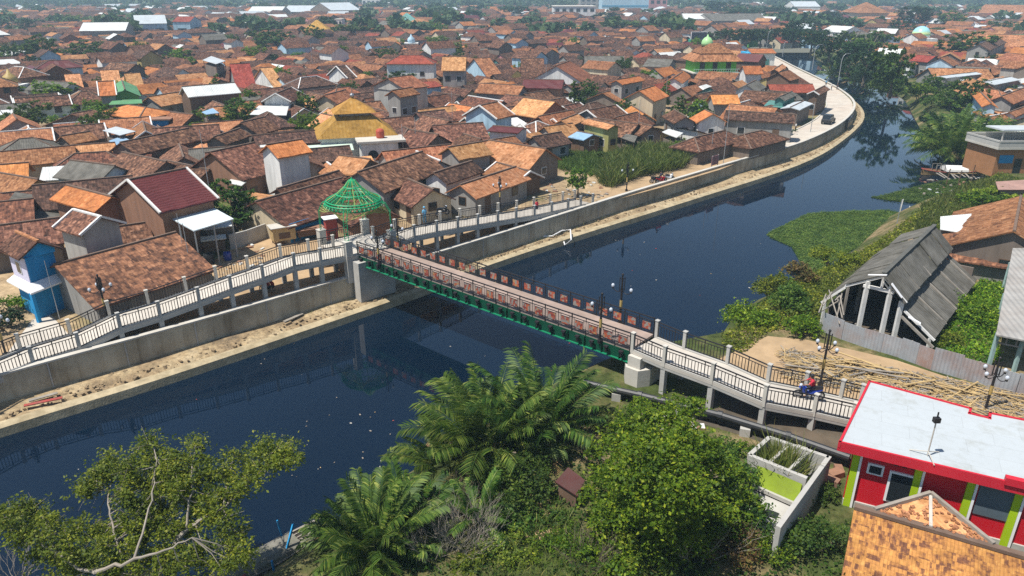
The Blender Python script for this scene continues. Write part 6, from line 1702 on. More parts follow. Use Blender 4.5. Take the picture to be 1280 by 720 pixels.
def far_houses():
    keys=['brown','dark','mixed','orange','bright','tan','red','greysheet','maroon','paletin','white_roof','w_dim','w_grey','w_white','w_cream','w_brick','w_wood','w_ltblue','w_block','w_ochre','w_teal','w_green','w_pink']
    ix={k:i for i,k in enumerate(keys)}; m=MB(); Z=Vector((0,0,1))
    lst=list(FARLIST)
    for y in np.arange(560,1500,15):                 # beyond: broader blocks, thinning out into trees
        xm=.78*y+30
        for k in range(int(2*xm/15*max(.06,.8-(y-560)/820))):
            x=R.uniform(-xm,xm)
            if any(abs(x-g[0])<g[3]+8 and abs(y-g[1])<g[4]+10 for g in BIG): continue
            ze=GZ+R.uniform(3,5); W=R.uniform(8,13); lst.append(((x,y+R.uniform(-7,7),street_ang(x,y)+R.choice([0,PI/2]),R.uniform(6,11),W/2),ze+W*.27,ze,pick(PAL+[('white_roof',9),('paletin',5),('orange',20)]),pick([('white',5),('cream',3),('grey',3)]),R.choice(['gable','hip'])))
    for (f,zr,ze,ro,wa,form) in lst:
        ex=Vector((math.cos(f[2]),math.sin(f[2]),0)); ey=Vector((-ex.y,ex.x,0)); c=Vector((f[0],f[1],0)); hl,hw=f[3],f[4]
        p=lambda x,y,z: c+ex*x+ey*y+Z*z
        rl=hl if form!='hip' else max(.2,hl-hw*.95); r=ix[ro]; w=ix['w_'+wa]
        if form=='lean':
            m.face([p(-hl,-hw,ze),p(hl,-hw,ze),p(hl,hw,zr),p(-hl,hw,zr)],r)
        else:
            m.poly([p(-rl,0,zr),p(rl,0,zr),p(hl,hw,ze),p(-hl,hw,ze),p(hl,-hw,ze),p(-hl,-hw,ze)],[(0,1,2,3),(1,0,5,4)]+([(1,4,2),(0,3,5)] if form=='hip' else []),r)
        a,b=hl-.3,hw-.4; zt=ze+.1
        for s in(-1,1):
            m.face([p(-a*s,-b*s,GZ-.05),p(a*s,-b*s,GZ-.05),p(a*s,-b*s,zt),p(-a*s,-b*s,zt)],w)
            if form=='gable': m.face([p(a*s,-b*s,GZ-.05),p(a*s,b*s,GZ-.05),p(a*s,b*s,zt),p(a*s,0,zr-.12),p(a*s,-b*s,zt)],w)
            else: m.face([p(a*s,-b*s,GZ-.05),p(a*s,b*s,GZ-.05),p(a*s,b*s,zt),p(a*s,-b*s,zt)],w)
    o=m.build('far_houses',[M[k] for k in keys])
    tag(o,'hazy mass of small tiled roofs of the town stretching to the horizon','houses',kind='stuff')
    print('FAR',len(lst),'CAND',len(CAND),'HAND',len(PLACED))
far_houses()

# dark trees along the far river, mirrored in the water
FT=[(880,58,24,20,2),(905,60,30,26,2),(930,62,30,28,5),(950,60,26,26,5),(968,58,28,26,2),(990,60,30,26,5),(1012,72,36,36,5),(1034,86,40,42,2),(1058,96,42,46,5),(1078,108,40,48,2),(1094,104,34,40,5),(1112,122,44,60,0),(998,52,34,30,2),(1025,58,30,24,2),(1085,78,46,40,1),(1066,66,34,36,1),(1050,44,34,24,2),(1100,66,30,36,1),(1150,38,46,32,2),(1120,46,30,22,2),(1135,24,30,18,2),(1095,14,50,12,2),(1200,78,56,36,0),(1190,38,36,22,0),(1170,44,26,14,1),(1236,86,28,18,0),(1252,44,30,18,0),(1040,30,30,18,2),(1178,100,24,24,2),(1200,122,40,32,1),(1186,138,34,26,1),(1210,140,36,40,0),(1160,116,24,22,0),(1240,150,20,14,3),(1262,122,22,14,0),(1256,108,20,14,0),(1140,92,20,14,0),(1238,18,40,14,2),(1010,18,40,16,2),(960,26,50,20,2),(925,30,40,20,2)]
for i,a in enumerate(FT):
    tree_px(*a,group='trees along and beyond the river')
def extra_trees():
    n=0; rs=random.Random(77)
    while n<105:
        y=rs.uniform(85,330)**1.0; x=rs.uniform(-.76*y,.5*y)
        if not allowed(x,y,1.5): continue
        q=Q((x,y,GZ)); 
        if q[1]>225 or q[0]<5 or q[0]>1275: continue
        w=rs.uniform(2.4,5.5); f=(x,y,0,w*.2,w*.2)
        if clash(f,.8): continue
        k=900/q[2]; tree_px(q[0],q[1],w*k,w*k*rs.uniform(.85,1.25),rs.choice([0,0,3,3,2,4])); reg((x,y,0,w*.3,w*.3)); n+=1
extra_trees()
def far_woods():
    rs=np.random.RandomState(8); P_=[]; S_=[]
    rows=[(y,int(15+y*.03),1.0) for y in range(400,1700,42)]
    for y,n,_ in rows:
        xm=.78*y+40
        X=rs.uniform(-xm,xm,int(n*(1 if y<900 else 2.2)))
        for x in X:
            if any(abs(x-g[0])<g[3]+10 and g[1]-150<y<g[1]+g[4] for g in BIG): continue
            h=rs.uniform(6,12)*(1 if y<900 else 1.35); r=h*rs.uniform(.5,.75); k=70 if y<900 else 46
            d=rs.normal(size=(k,3)); d/=np.linalg.norm(d,axis=1)[:,None]; d[:,2]=np.abs(d[:,2])*.9-.15
            q=np.array([x,y+rs.uniform(-20,20),GZ+h*.5])+d*np.array([r,r,h*.5])*rs.uniform(.7,1.05,k)[:,None]
            P_.append(q); S_.append(np.full(k,r*.62))
    pts=np.concatenate(P_); sz=np.concatenate(S_)
    V=leaf_quads(rs,pts,1.0,asp=.8); V=pts[:,None,:]+(V-pts[:,None,:])*sz[:,None,None]
    # continuous belt of woods closing the horizon
    n=9000; X=rs.uniform(-1700,1700,n); Y=1650+rs.uniform(0,420,n); pz=GZ+rs.uniform(0,1,n)*(15+5*np.sin(X*.011)+4*np.sin(X*.031+1)); q=np.column_stack([X,Y,pz])
    B=leaf_quads(rs,q,1.0,asp=.8); B=q[:,None,:]+(B-q[:,None,:])*11.0
    o=obj_mesh('far_woods',quads_mesh('far_woods',np.concatenate([V,B]),L9)); tag(o,'far hazy trees and woods merging toward the horizon','trees',kind='stuff')
far_woods()
# ---------------------------------------------------------------- near vegetation on the right bank
palm('nipa_palm','largest feathery palm clump with upright fronds at the centre of the near bank',(-1.3,33.4,1.6),40,5.6,1,'palm',minp=.8,npair=50,dead=7)
palm('nipa_palm','second tall palm just right of the largest clump, before the pipes',(1.7,34.6,2.0),32,5.3,2,'palm',minp=.8,npair=46,dead=4)
palm('nipa_palm','palm leaning over the dark water left of the largest clump',(-3.4,32.4,1.2),20,3.8,5,'palm',minp=.5,npair=44,dead=4)
palm('nipa_palm','low wide palm clump at the bottom left of the near bank beside the boats',(-6.3,25.9,1.4),40,4.0,3,'palm',minp=.7,npair=48,dead=6)
palm('nipa_palm','short palm tuft behind the low wide clump at the waterside',(-5.2,27.8,1.5),20,3.2,4,'palm',minp=.6,npair=42,dead=3)
palm('nipa_palm','small pale palm between dark shrub and bare twigs',(-1.7,27.6,2.2),12,2.6,6,'palm',minp=.4,npair=34,dead=6)
for i,(px,py,L,n,lb) in enumerate([(1188,194,7.6,60,'big feathery palm by the white covered boat'),(1218,190,7.2,52,'feathery palm between white covered boat and yellow fronted house'),(1172,188,4.6,24,'small palm hanging over the water behind the white covered boat'),
        (1198,158,4.5,24,'dark palm below the orange roofed riverside house'),(1120,118,5.0,22,'palm under the brightest river tree on the far bend'),(1040,96,5.0,22,'palm among the dark far river trees'),(1068,104,5.0,22,'second palm among the dark far river trees, nearer the bend')]):
    p=P(px,py,1.2); palm('palm',lb,(p.x,p.y,1.0),n,L,20+i,'palm',minp=.25,npair=24,lw=.14,dead=3)
def pz(px,py,z): return P(px,py,z)
def tree_bottom_left():
    base=Vector((-14.5,20.5,1.4)); f1=Vector((-14.2,22.2,4.2))
    limbs=[([base,f1,pz(205,700,5.2),pz(232,663,6.0),pz(249,651,6.2),pz(279,635,6.4),pz(296,621,6.5),pz(316,598,6.6),pz(334,583,6.7)],.15,.025),
           ([f1,pz(118,715,5.6),pz(168,698,6.3),pz(205,688,6.6),pz(240,672,6.8)],.1,.02),
           ([f1,pz(150,690,5.6),pz(142,660,6.2),pz(135,630,6.6),pz(142,592,6.9),pz(150,580,7.0)],.06,.012),
           ([f1,pz(100,712,5.2),pz(70,690,5.6),pz(40,668,6),pz(10,662,6.2),pz(-20,660,6.2)],.08,.02),
           ([pz(168,698,6.3),pz(180,660,7.0),pz(190,615,7.4),pz(196,575,7.6)],.055,.012),
           ([pz(232,663,6.0),pz(236,625,6.9),pz(240,580,7.4),pz(243,560,7.5)],.05,.012),
           ([pz(70,690,5.6),pz(60,660,6.3),pz(52,645,6.4)],.06,.02),
           ([pz(279,635,6.4),pz(284,600,7.0),pz(289,580,7.2)],.05,.015)]
    cl=[(185,554),(192,566),(215,571),(205,585),(242,556),(236,570),(228,585),(141,577),(128,590),(124,608),(118,600),(107,611),(150,588),(161,580),(152,612),(161,621),(170,605),(188,608),(200,618),(215,600),(255,584),(245,600),(289,577),(275,590),(262,600),(270,615),(329,557),(338,566),(349,561),(357,572),(363,574),(345,578),(319,591),(312,600),(296,611),(235,614),(222,628),(202,638),(188,630),(175,655),(165,645),(182,668),(141,661),(128,668),(111,668),(98,660),(77,678),(90,690),(57,695),(70,702),(50,641),(60,650),(20,635),(35,640),(10,658),(25,668),(64,655),(40,655),(235,655),(220,660),(210,668),(269,641),(255,650),(285,650),(296,668),(282,680),(302,695),(290,700),(255,682),(240,690),(215,688),(200,700),(185,690),(172,712),(150,700),(160,680),(118,695),(130,705),(105,712),(87,708),(145,715),(120,680),(225,705),(205,715),(265,705),(3,642),(-8,650),(45,675),(248,632),(262,628),(205,652),(192,648),(176,632),(282,622),(195,592),(208,605),(222,612)]
    rs=random.Random(6); c=[]
    for x,y in cl: 
        z=5.2+2.2*max(0,min(1,(715-y)/130))+rs.uniform(-.5,.5); c.append((pz(x,y,z),rs.uniform(.4,.62))); c.append((pz(x+rs.uniform(-14,14),y+rs.uniform(-10,12),z-rs.uniform(0,.8)),rs.uniform(.25,.45)))
    grow_tree('tree','airy pale branched tree with sparse yellow green leaves leaning over the water at bottom left',base,limbs,c,L5,3,leaf=.13,per=620)
tree_bottom_left()
def bare(label,loc,pts,seed,n=26,mat='palebark',L=2.2):
    t=thing('bare_shrub',label,'shrub',loc); rs=random.Random(seed); m=MB(); loc=Vector(loc)
    def br(p,d,l,r,lv):
        q=p+d*l; m.tube([p,p.lerp(q,.5)+Vector((rs.uniform(-1,1),rs.uniform(-1,1),rs.uniform(-1,1)))*l*.06,q],[r,r*.75,r*.5],4,cap=False)
        if lv:
            for k in range(3): 
                e=(d+Vector((rs.uniform(-.6,.6),rs.uniform(-.6,.6),rs.uniform(-.2,.5)))).normalized(); br(q if k else p.lerp(q,.6),e,l*.68,r*.5,lv-1)
    for i in range(n):
        a=rs.random()*6.28; br(loc+Vector((math.cos(a)*.3,math.sin(a)*.3,0)),Vector((math.cos(a)*rs.uniform(.2,1),math.sin(a)*rs.uniform(.2,1),rs.uniform(.6,1.2))).normalized(),L*rs.uniform(.3,.5),.022,2)
    m.build('twigs',M[mat],t); return t
p=P(585,680,2.6); bare('dead grey twiggy shrub with no leaves between the palms at the bottom',(p.x,p.y,2.2),None,1,44,L=2.9)
p=P(545,690,2.6); bare('second leafless grey shrub at the bottom beside the low wide palm',(p.x,p.y,2.0),None,2,30,L=2.6)
p=P(735,705,2.6); bare('brown leafless twigs at the bottom right of the dark red hut',(p.x,p.y,2.3),None,4,20,mat='bark',L=2.4)
p=P(870,700,2.6); bare('pale bare branches sticking out below the large bright tree',(p.x,p.y,2.4),None,5,9,L=3.4)
p=P(560,640,2.6); bare('brown dry twigs between the two lower palms and the round shrub tree',(p.x,p.y,2.0),None,6,30,mat='bark',L=2.4)
p=P(20,716,1.5); bare('grey bare twigs in the bottom left corner below the airy tree',(p.x,p.y,1.0),None,3,16,L=2.2)
def big_tree(label,cx,cy,z0,blobs,mat,seed,n,leaf,name='tree'):
    t=thing(name,label,'tree',(cx,cy,z0)); 
    obj_mesh('crown',quads_mesh('crown',crown_quads(seed,blobs,n,leaf,clump=.36,per=24,fill=.3),mat),t)
    m=MB(); m.tube([(0,0,-.3),(.1,0,1.0),(0,.1,2.2)],[.24,.18,.12],8)
    for b in blobs: m.tube([(0,0,.9),(b[0]*.4,b[1]*.4,b[2]*.6),(b[0],b[1],b[2])],[.1,.07,.03],6)
    m.build('trunk',M['bark']).parent=t
    return t
def blobs_px(base,lst):
    """(px,py,z,radius)"""
    out=[]
    for px,py,z,r in lst:
        p=P(px,py,z); out.append((p.x-base[0],p.y-base[1],z-base[2],r,r,r*.8))
    return out
b0=(7.4,28.6,2.2)
big_tree('large rounded tree with bright yellow green leaves before the concrete tank',*b0,blobs_px(b0,[(800,540,6.70,1.27),(835,530,7.72,1.19),(770,560,6.18,1.01),(820,570,8.23,1.35),(860,560,7.46,1.19),(790,600,7.21,1.27),(840,605,7.72,1.35),(885,585,6.18,1.10),(760,600,5.16,0.85),(815,640,6.18,1.19),(870,630,5.93,1.10),(912,590,4.65,0.76),(850,505,5.67,0.59),(770,640,4.65,0.85),(900,620,4.90,0.85),(742,565,4.0,.55),(930,562,4.2,.6),(800,508,5.4,.6),(872,512,5.2,.6),(932,625,4.2,.7),(750,650,4.0,.6),(775,660,3.4,1.2),(815,680,3.3,1.3),(860,675,3.4,1.3),(905,655,3.5,1.1),(750,625,3.6,.9),(885,640,4.4,1.2),(835,655,4.8,1.4),(790,630,5.0,1.2)]),L1,11,56000,.17)
b0=(9.8,26.4,2.2)
big_tree('darker green tree right of the large bright tree, against the tank wall',*b0,blobs_px(b0,[(905,565,4.0,1.0),(920,600,3.6,1.1),(900,640,3.6,1.2),(935,650,3.4,1.1),(880,660,3.5,1.1)]),L2,12,11000,.15)
b0=(.1,30.6,2.0)
big_tree('dark glossy round shrub tree in front of the largest palm clump',*b0,blobs_px(b0,[(625,590,3.4,1.2),(655,600,3.4,1.3),(605,600,3.0,.9),(640,630,3.0,1.1),(680,620,2.8,.8),(665,575,3.2,.9)]),L2,13,12000,.15)
BU=[ # label, px,py,z, rx,ry,rz, n, leaf, mat
 ('reddish brown leaved shrub at the bottom centre right',905,695,2.4,1.7,1.3,1.7,4500,.14,L6),('yellow green shrub at the bottom below the large bright tree',800,700,2.4,1.9,1.5,1.8,6000,.14,L5),
 ('green creeper covered shrub at the bottom beside the spotted orange roof',1015,690,2.4,1.8,1.6,1.7,6000,.13,L2),('leafy shrub in the gap between concrete tank and red house',1020,630,2.4,1.3,1.2,1.1,3600,.12,L2),
 ('mid green shrub at the bottom edge between twigs and reddish shrub',760,712,2.3,1.5,1.2,1.5,4200,.16,L1),('broad leaved dark bush at the bottom edge left of the twigs',510,712,1.8,1.6,1.2,1.3,3600,.16,L2),('light green bush at the bottom edge below the twigs',590,716,2.0,1.5,1.0,1.1,3400,.15,L5),('leafy bush under the round shrub tree',650,662,2.2,1.3,1.0,1.1,3000,.15,L2),('thin pale bush between the two lower palms',520,640,1.6,1.2,1.0,1.3,2400,.14,L5),('low weedy shrub at the bottom centre under the small red roof',715,690,2.3,2.0,1.4,1.0,4200,.12,L1),('tangled green shrub left of the small red roof',690,660,2.3,1.0,.9,1.1,2400,.13,L2),
 ('pale green bush at the pipes between palm and bright tree',755,540,2.4,1.2,1.0,1.5,2600,.12,L8),('sparse bush under the right ramp columns',870,515,2.2,1.3,1.0,1.0,2200,.12,L1),('dark low shrub under the second palm by the water',560,560,1.0,1.4,1.2,1.1,2600,.14,L3),
 ('dark waterside shrub beneath the low wide palm',480,690,1.2,1.8,1.3,1.2,3200,.14,L3),('yellowish shrub at the bottom centre left',640,700,2.2,1.6,1.2,1.2,3600,.13,L5),('low green shrub at the bottom right of the reddish shrub',955,700,2.4,1.3,1.1,1.4,3800,.13,L1),
 ('round bright bush nearest the water left of the derelict warehouse',935,415,1.4,2.6,2.0,2.4,7000,.2,L1),('tall bright bush against the left wall of the derelict warehouse',985,392,2.0,2.4,2.0,2.6,7000,.2,L2),('bush with yellow tips behind the round waterside bush',965,375,1.5,2.0,1.6,2.2,5000,.2,L5),
 ('rusty leaved bush on the warehouse flank',1000,355,2.2,1.6,1.6,2.0,3200,.2,L6),('low bush at the bank beside the right ramp railing',915,440,1.3,1.8,1.3,1.3,4200,.17,L2),('long bush strip along the upper warehouse flank',1040,330,2.2,2.4,2.0,1.7,4500,.2,L5),('bright bush at the yard corner behind the bamboo heap',1000,420,2.4,1.7,1.3,1.7,4200,.17,L1),
 ('green thicket right of the warehouse roof',1215,400,2.5,2.0,3.0,1.6,6000,.2,L1),('darker thicket by the warehouse at the lean-to roof',1240,345,2.5,2.0,2.4,2.2,5000,.2,L2),('low weedy thicket behind the rusty fence',1185,430,2.5,1.8,1.6,.9,3600,.17,L5),
 ('green bush by the path on the right bank',1225,262,2.4,3.4,2.2,1.8,3600,.3,L1),('yellow green bush above the right bank roofs',1250,252,2.4,3.6,2.0,1.8,3600,.3,L5),('small bush at the inlet by the footpath',1185,258,1.2,1.8,1.4,1.8,1800,.25,L2),
 ('dense dark bush behind the big feathery palm',1205,182,1.5,4.5,3.5,4.6,3600,.4,L3),('green bush between feathery palms and orange riverside house',1232,176,2.2,4.0,3.0,4.0,3200,.4,L2),('riverside bush under the brightest bend tree',1110,124,.6,5,4,4.5,3500,.5,L2),('riverside bush left of the brightest bend tree',1088,112,.6,6,4,5,3500,.55,L3),('dark riverside bush on the far bend among palms',1062,100,.6,6,4,5,3500,.6,L3),('dark riverside bush farthest round the bend',1038,90,.6,7,4,5,3500,.6,L3),('riverside bush below the long white sheet roof',1150,128,1.2,5,4,4.2,3500,.5,L1),('riverside bush next to the blue raft',1175,142,1.2,5,4,4.5,3500,.5,L2),('riverside bush before the dark palm',1165,160,.8,3,2.6,3.0,2400,.4,L3),
 ('green hedge row behind the long blue walled house',338,248,2.6,2.6,1.2,2.2,2600,.2,L1),('small green shrub by the blue house path',22,388,2.6,1.6,1.2,1.5,2600,.16,L1),('leafy shrub in the yard of the olive gabled house',43,290,2.6,2.4,1.4,1.7,2600,.2,L1),
 ('dark shrub in the shade at the left frame edge',8,410,2.6,1.8,1.6,1.6,2400,.18,L3),('green hedge by the brown hip roofed houses',905,190,2.6,4,1.6,1.5,2600,.3,L1),('green hedge between reed bed and promenade',870,186,2.6,4,1.4,1.3,2400,.3,L2),
 ('tuft of yard weeds beside the rusty mast',243,335,2.6,.8,.7,1.4,1200,.15,L1),('small potted green bush at the promenade houses',985,168,2.6,1.2,1.0,1.3,900,.25,L2),('bush in the yard before the reed bed hut',756,200,2.6,2.2,1.2,1.3,1400,.25,L2)]
for i,(lb,px,py,z,rx,ry,rz,n,lf,mt) in enumerate(BU):
    p=P(px,py,z); bush('bush',lb,(p.x,p.y,z-.1),rx,ry,rz,n,lf,mt,100+i)
# ground cover
PX=lambda l,z: [tuple(P(a,b,z))[:2] for a,b in l]
def weeds(name,label,poly,n,size,mat,seed,z,h):
    rs=np.random.RandomState(seed); xs=[p[0] for p in poly]; ys=[p[1] for p in poly]; pts=[]
    while len(pts)<n:
        x,y=rs.uniform(min(xs),max(xs)),rs.uniform(min(ys),max(ys))
        if inpoly(x,y,poly) and (name!='near_undergrowth' or mnoise.noise(Vector((x*.7,y*.7,2)))>-.18): pts.append((x,y,(z(x,y) if callable(z) else z)+abs(rs.normal())*h*(.5+.8*max(0,mnoise.noise(Vector((x*.5,y*.5,seed)))+.3))))
    o=obj_mesh(name,quads_mesh(name,leaf_quads(rs,np.array(pts),size,flat=.12 if 'float' in name else .5,asp=.7,dz=.15 if 'float' in name else .6),mat)); return tag(o,label,'plants',kind='stuff')
SPIT=PX([(958,292),(975,283),(1010,266),(1060,263),(1110,262),(1140,268),(1132,285),(1110,300),(1075,308),(1050,318),(1030,335),(1010,345),(1000,352),(994,340),(1002,330),(990,308),(965,297)],.1)
weeds('floating_weed','broad mat of bright green floating water weeds off the right bank','a' and SPIT,60000,.15,L7,1,.02,.12)
SPIT2=PX([(1088,246),(1110,242),(1150,232),(1185,224),(1215,222),(1218,235),(1195,250),(1170,255),(1140,253),(1110,250)],.1)
weeds('floating_weed','narrow tongue of floating water weeds below the white covered boat',SPIT2,22000,.19,L7,2,.02,.14)
for i in (0,1):
    b=MB(); poly=SPIT if i==0 else SPIT2; b.face([(x,y,.015) for x,y in poly]); tag(b.build('weed_bed',mat_plain('wet_weed_bed',(.035,.07,.015),.9,.4,.8)),kind='structure')
def bankz(x,y): 
    d=dline(x,y,SPL); return min(GZ,.05+d*.8)
weeds('bank_weeds','rough weeds covering the earth bank beside the derelict warehouse','' or PX([(905,452),(900,430),(935,390),(985,350),(1020,340),(1060,312),(1110,300),(1140,275),(1175,262),(1130,310),(1060,350),(1020,400),(1030,412),(960,425),(930,450)],2.0),17000,.2,L5,3,bankz,.3)
weeds('yard_weeds','grassy weeds between warehouse, shed and rusty fence',PX([(1165,440),(1190,400),(1225,350),(1205,318),(1250,318),(1262,318),(1246,410),(1252,455),(1200,455)],2.6),14000,.18,L1,4,GZ,.3)
weeds('near_undergrowth','tangled green undergrowth over the near bank at the bottom',PX([(470,720),(520,640),(590,590),(640,560),(740,520),(790,520),(900,560),(940,600),(960,670),(1060,640),(1066,720),(1040,760),(600,780)],2.2),17000,.16,L2,5,lambda x,y: bankz(x,y)*.95,.35)
tag(blades('reed_bed',PX([(748,232),(757,205),(790,192),(840,190),(868,196),(852,212),(800,222),(765,236)],2.6),12000,1.7,.13,L8,6,GZ,.45),'bed of tall yellow green reeds beside the dirt yard','reeds',kind='stuff')
tag(blades('pond_grass',PX([(690,206),(700,192),(775,196),(765,212),(748,222),(700,214)],2.6),5000,.8,.12,L7,7,GZ,.4),'low green grass round the small pond in the yard','grass',kind='stuff')
weeds('bank_cover','ragged low weeds and grass over the right bank slope',PX([(1140,300),(1150,268),(1205,245),(1225,215),(1262,222),(1285,232),(1285,250),(1235,268),(1180,285),(1150,312)],2.4),16000,.22,L5,14,bankz,.28)
tag(blades('bank_grass',PX([(1150,262),(1215,232),(1262,226),(1285,250),(1230,266),(1180,286),(1140,300)],2.4),9000,.7,.1,L8,8,lambda p: np.array([bankz(a,b) for a,b in p]),.45),'rough grass along the footpath on the right bank','grass',kind='stuff')
tag(blades('near_grass',PX([(600,720),(690,640),(760,690),(850,715),(840,740),(620,750)],2.4),1500,.6,.035,L8,9,lambda p: np.array([bankz(a,b) for a,b in p]),.5),'pale dry grass on the near bank at the bottom','grass',kind='stuff')
tag(blades('ledge_grass',[(q.x,q.y) for q in offset(WALL,-.5)[18:70]]+[(q.x,q.y) for q in offset(WALL,-1.0)[18:70]][::-1],900,.3,.04,L8,10,.9,.5),'sparse dry grass on the earth ledge below the embankment wall','grass',kind='stuff')
pd=MB(); pd.face([(x,y,GZ+.012) for x,y in PX([(702,208),(715,196),(750,196),(762,206),(745,216),(715,214)],2.6)]); tag(pd.build('pond_water',bpy.data.materials['river_water']),kind='structure')
# dirt surfaces, one with ramp shade painted in
def patch(name,px,z,mat):
    m=MB(); m.face([(x,y,z) for x,y in PX(px,z)]); return tag(m.build(name,M[mat]),kind='structure')
patch('dirt_yard',[(900,448),(935,432),(960,420),(1010,425),(1060,436),(1120,450),(1180,470),(1290,500),(1300,560),(1085,520),(1020,500),(960,482),(905,462)],GZ+.008,'dirt')
patch('dirt_yard',[(690,190),(880,180),(940,196),(900,212),(820,236),(760,252),(735,240),(750,225),(690,204)],GZ+.008,'dirt')
patch('dirt_path',[(1128,320),(1135,300),(1150,275),(1172,262),(1195,248),(1215,232),(1240,222),(1246,226),(1222,240),(1200,258),(1180,270),(1160,284),(1146,304)],GZ+.014,'dirt')
patch('ramp_shade_soil',[(800,505),(900,488),(960,505),(1060,530),(1064,585),(1000,570),(930,545),(850,522)],GZ+.01,'dirt_and_shade')  # dark soil with the right ramp's shadow painted into its colour
patch('bare_soil',[(660,650),(690,636),(712,646),(700,668),(672,676),(640,670)],GZ+.03,'dirt')
patch('street',[(-10,300),(10,286),(60,282),(62,290),(20,296),(-10,312)],GZ+.01,'deck')
patch('street',[(10,440),(40,400),(62,392),(88,420),(60,432),(20,455)],GZ+.01,'deck')
patch('dirt_yard',[(245,345),(300,300),(345,290),(395,295),(425,305),(420,330),(330,352),(260,370)],GZ+.008,'dirt')
# ---------------------------------------------------------------- people, vehicles, small things
def person(label, loc, rz, pose='stand', shirt='cloth_red', pants='cloth_dark', head='hair', group=None, helmet=None, s=1.0):
    J={'stand':dict(pel=(0,0,.92),ch=(0,.0,1.25),nk=(0,.01,1.45),hd=(0,.02,1.6),top=(0,.03,1.7),hL=(-.1,0,.88),kL=(-.12,.04,.48),aL=(-.12,0,.08),tL=(-.13,.16,.04),hR=(.1,0,.88),kR=(.12,.02,.48),aR=(.12,-.03,.08),tR=(.13,.13,.04),sL=(-.19,0,1.38),eL=(-.26,-.02,1.1),wL=(-.25,.1,.86),fL=(-.25,.15,.76),sR=(.19,0,1.38),eR=(.26,0,1.1),wR=(.24,.12,.86),fR=(.24,.17,.76)),
       'ride':dict(pel=(0,-.15,.86),ch=(0,-.08,1.17),nk=(0,-.03,1.37),hd=(0,.0,1.52),top=(0,.01,1.62),hL=(-.11,-.12,.82),kL=(-.2,.28,.76),aL=(-.19,.2,.34),tL=(-.2,.36,.3),hR=(.11,-.12,.82),kR=(.2,.28,.76),aR=(.19,.2,.34),tR=(.2,.36,.3),sL=(-.2,-.05,1.3),eL=(-.28,.16,1.1),wL=(-.27,.42,1.05),fL=(-.26,.5,1.04),sR=(.2,-.05,1.3),eR=(.28,.16,1.1),wR=(.27,.42,1.05),fR=(.26,.5,1.04)),
       'sit':dict(pel=(0,0,.3),ch=(0,.06,.6),nk=(0,.12,.8),hd=(0,.16,.94),top=(0,.17,1.04),hL=(-.1,.04,.26),kL=(-.16,.38,.5),aL=(-.14,.42,.1),tL=(-.14,.56,.05),hR=(.1,.04,.26),kR=(.16,.38,.5),aR=(.14,.42,.1),tR=(.14,.56,.05),sL=(-.19,.08,.73),eL=(-.24,.24,.52),wL=(-.16,.42,.56),fL=(-.12,.48,.56),sR=(.19,.08,.73),eR=(.24,.24,.52),wR=(.16,.42,.56),fR=(.12,.48,.56))}[pose]
    E=[('pel','ch'),('ch','nk'),('nk','hd'),('hd','top'),('pel','hL'),('hL','kL'),('kL','aL'),('aL','tL'),('pel','hR'),('hR','kR'),('kR','aR'),('aR','tR'),('ch','sL'),('sL','eL'),('eL','wL'),('wL','fL'),('ch','sR'),('sR','eR'),('eR','wR'),('wR','fR')]
    rad=dict(pel=.15,ch=.17,nk=.06,hd=.1,top=.07,hL=.1,hR=.1,kL=.06,kR=.06,aL=.042,aR=.042,tL=.035,tR=.035,sL=.065,sR=.065,eL=.045,eR=.045,wL=.032,wR=.032,fL=.028,fR=.028)
    ks=list(J); me=bpy.data.meshes.new('person'); me.from_pydata([J[k] for k in ks],[(ks.index(a),ks.index(b)) for a,b in E],[])
    o=bpy.data.objects.new('person_tmp',me); COL.objects.link(o)
    md=o.modifiers.new('s','SKIN'); md.use_smooth_shade=True
    for i,k in enumerate(ks):
        v=me.skin_vertices[0].data[i]; v.radius=(rad[k],rad[k]); v.use_root=(k=='pel')
    o.modifiers.new('d','SUBSURF').levels=1
    dg=bpy.context.evaluated_depsgraph_get(); dg.update(); m2=bpy.data.meshes.new_from_object(o.evaluated_get(dg)); bpy.data.objects.remove(o)
    m2.name='person'; m2.materials.clear()
    for k in ('skin',shirt,pants): m2.materials.append(M[k])
    segs=[(a,b,(1 if a in('ch','pel') and b in('ch','nk','sL','sR') or (a,b) in(('sL','eL'),('sR','eR')) else (2 if a in('pel','hL','hR','kL','kR') and b!='ch' else 0))) for a,b in E]
    for p in m2.polygons:
        c=p.center; best=(9,0)
        for a,b,mi in segs:
            A,B=Vector(J[a]),Vector(J[b]); t=max(0,min(1,(c-A).dot(B-A)/(B-A).length_squared)); d=(A+(B-A)*t-c).length
            if d<best[0]: best=(d,mi)
        p.material_index=best[1]; p.use_smooth=True
    ob=bpy.data.objects.new('person',m2); COL.objects.link(ob); ob.location=loc; ob.rotation_euler=(0,0,rz); ob.scale=(s,s,s); tag(ob,label,'person',group)
    h=MB(); c=Vector(J['hd'])+Vector((0,-.015,.045)); h.ball(c,.125 if helmet else .115,8,sz=1.0); ho=h.build('helmet' if helmet else 'hair',M[helmet or head]); ho.parent=ob
    return ob
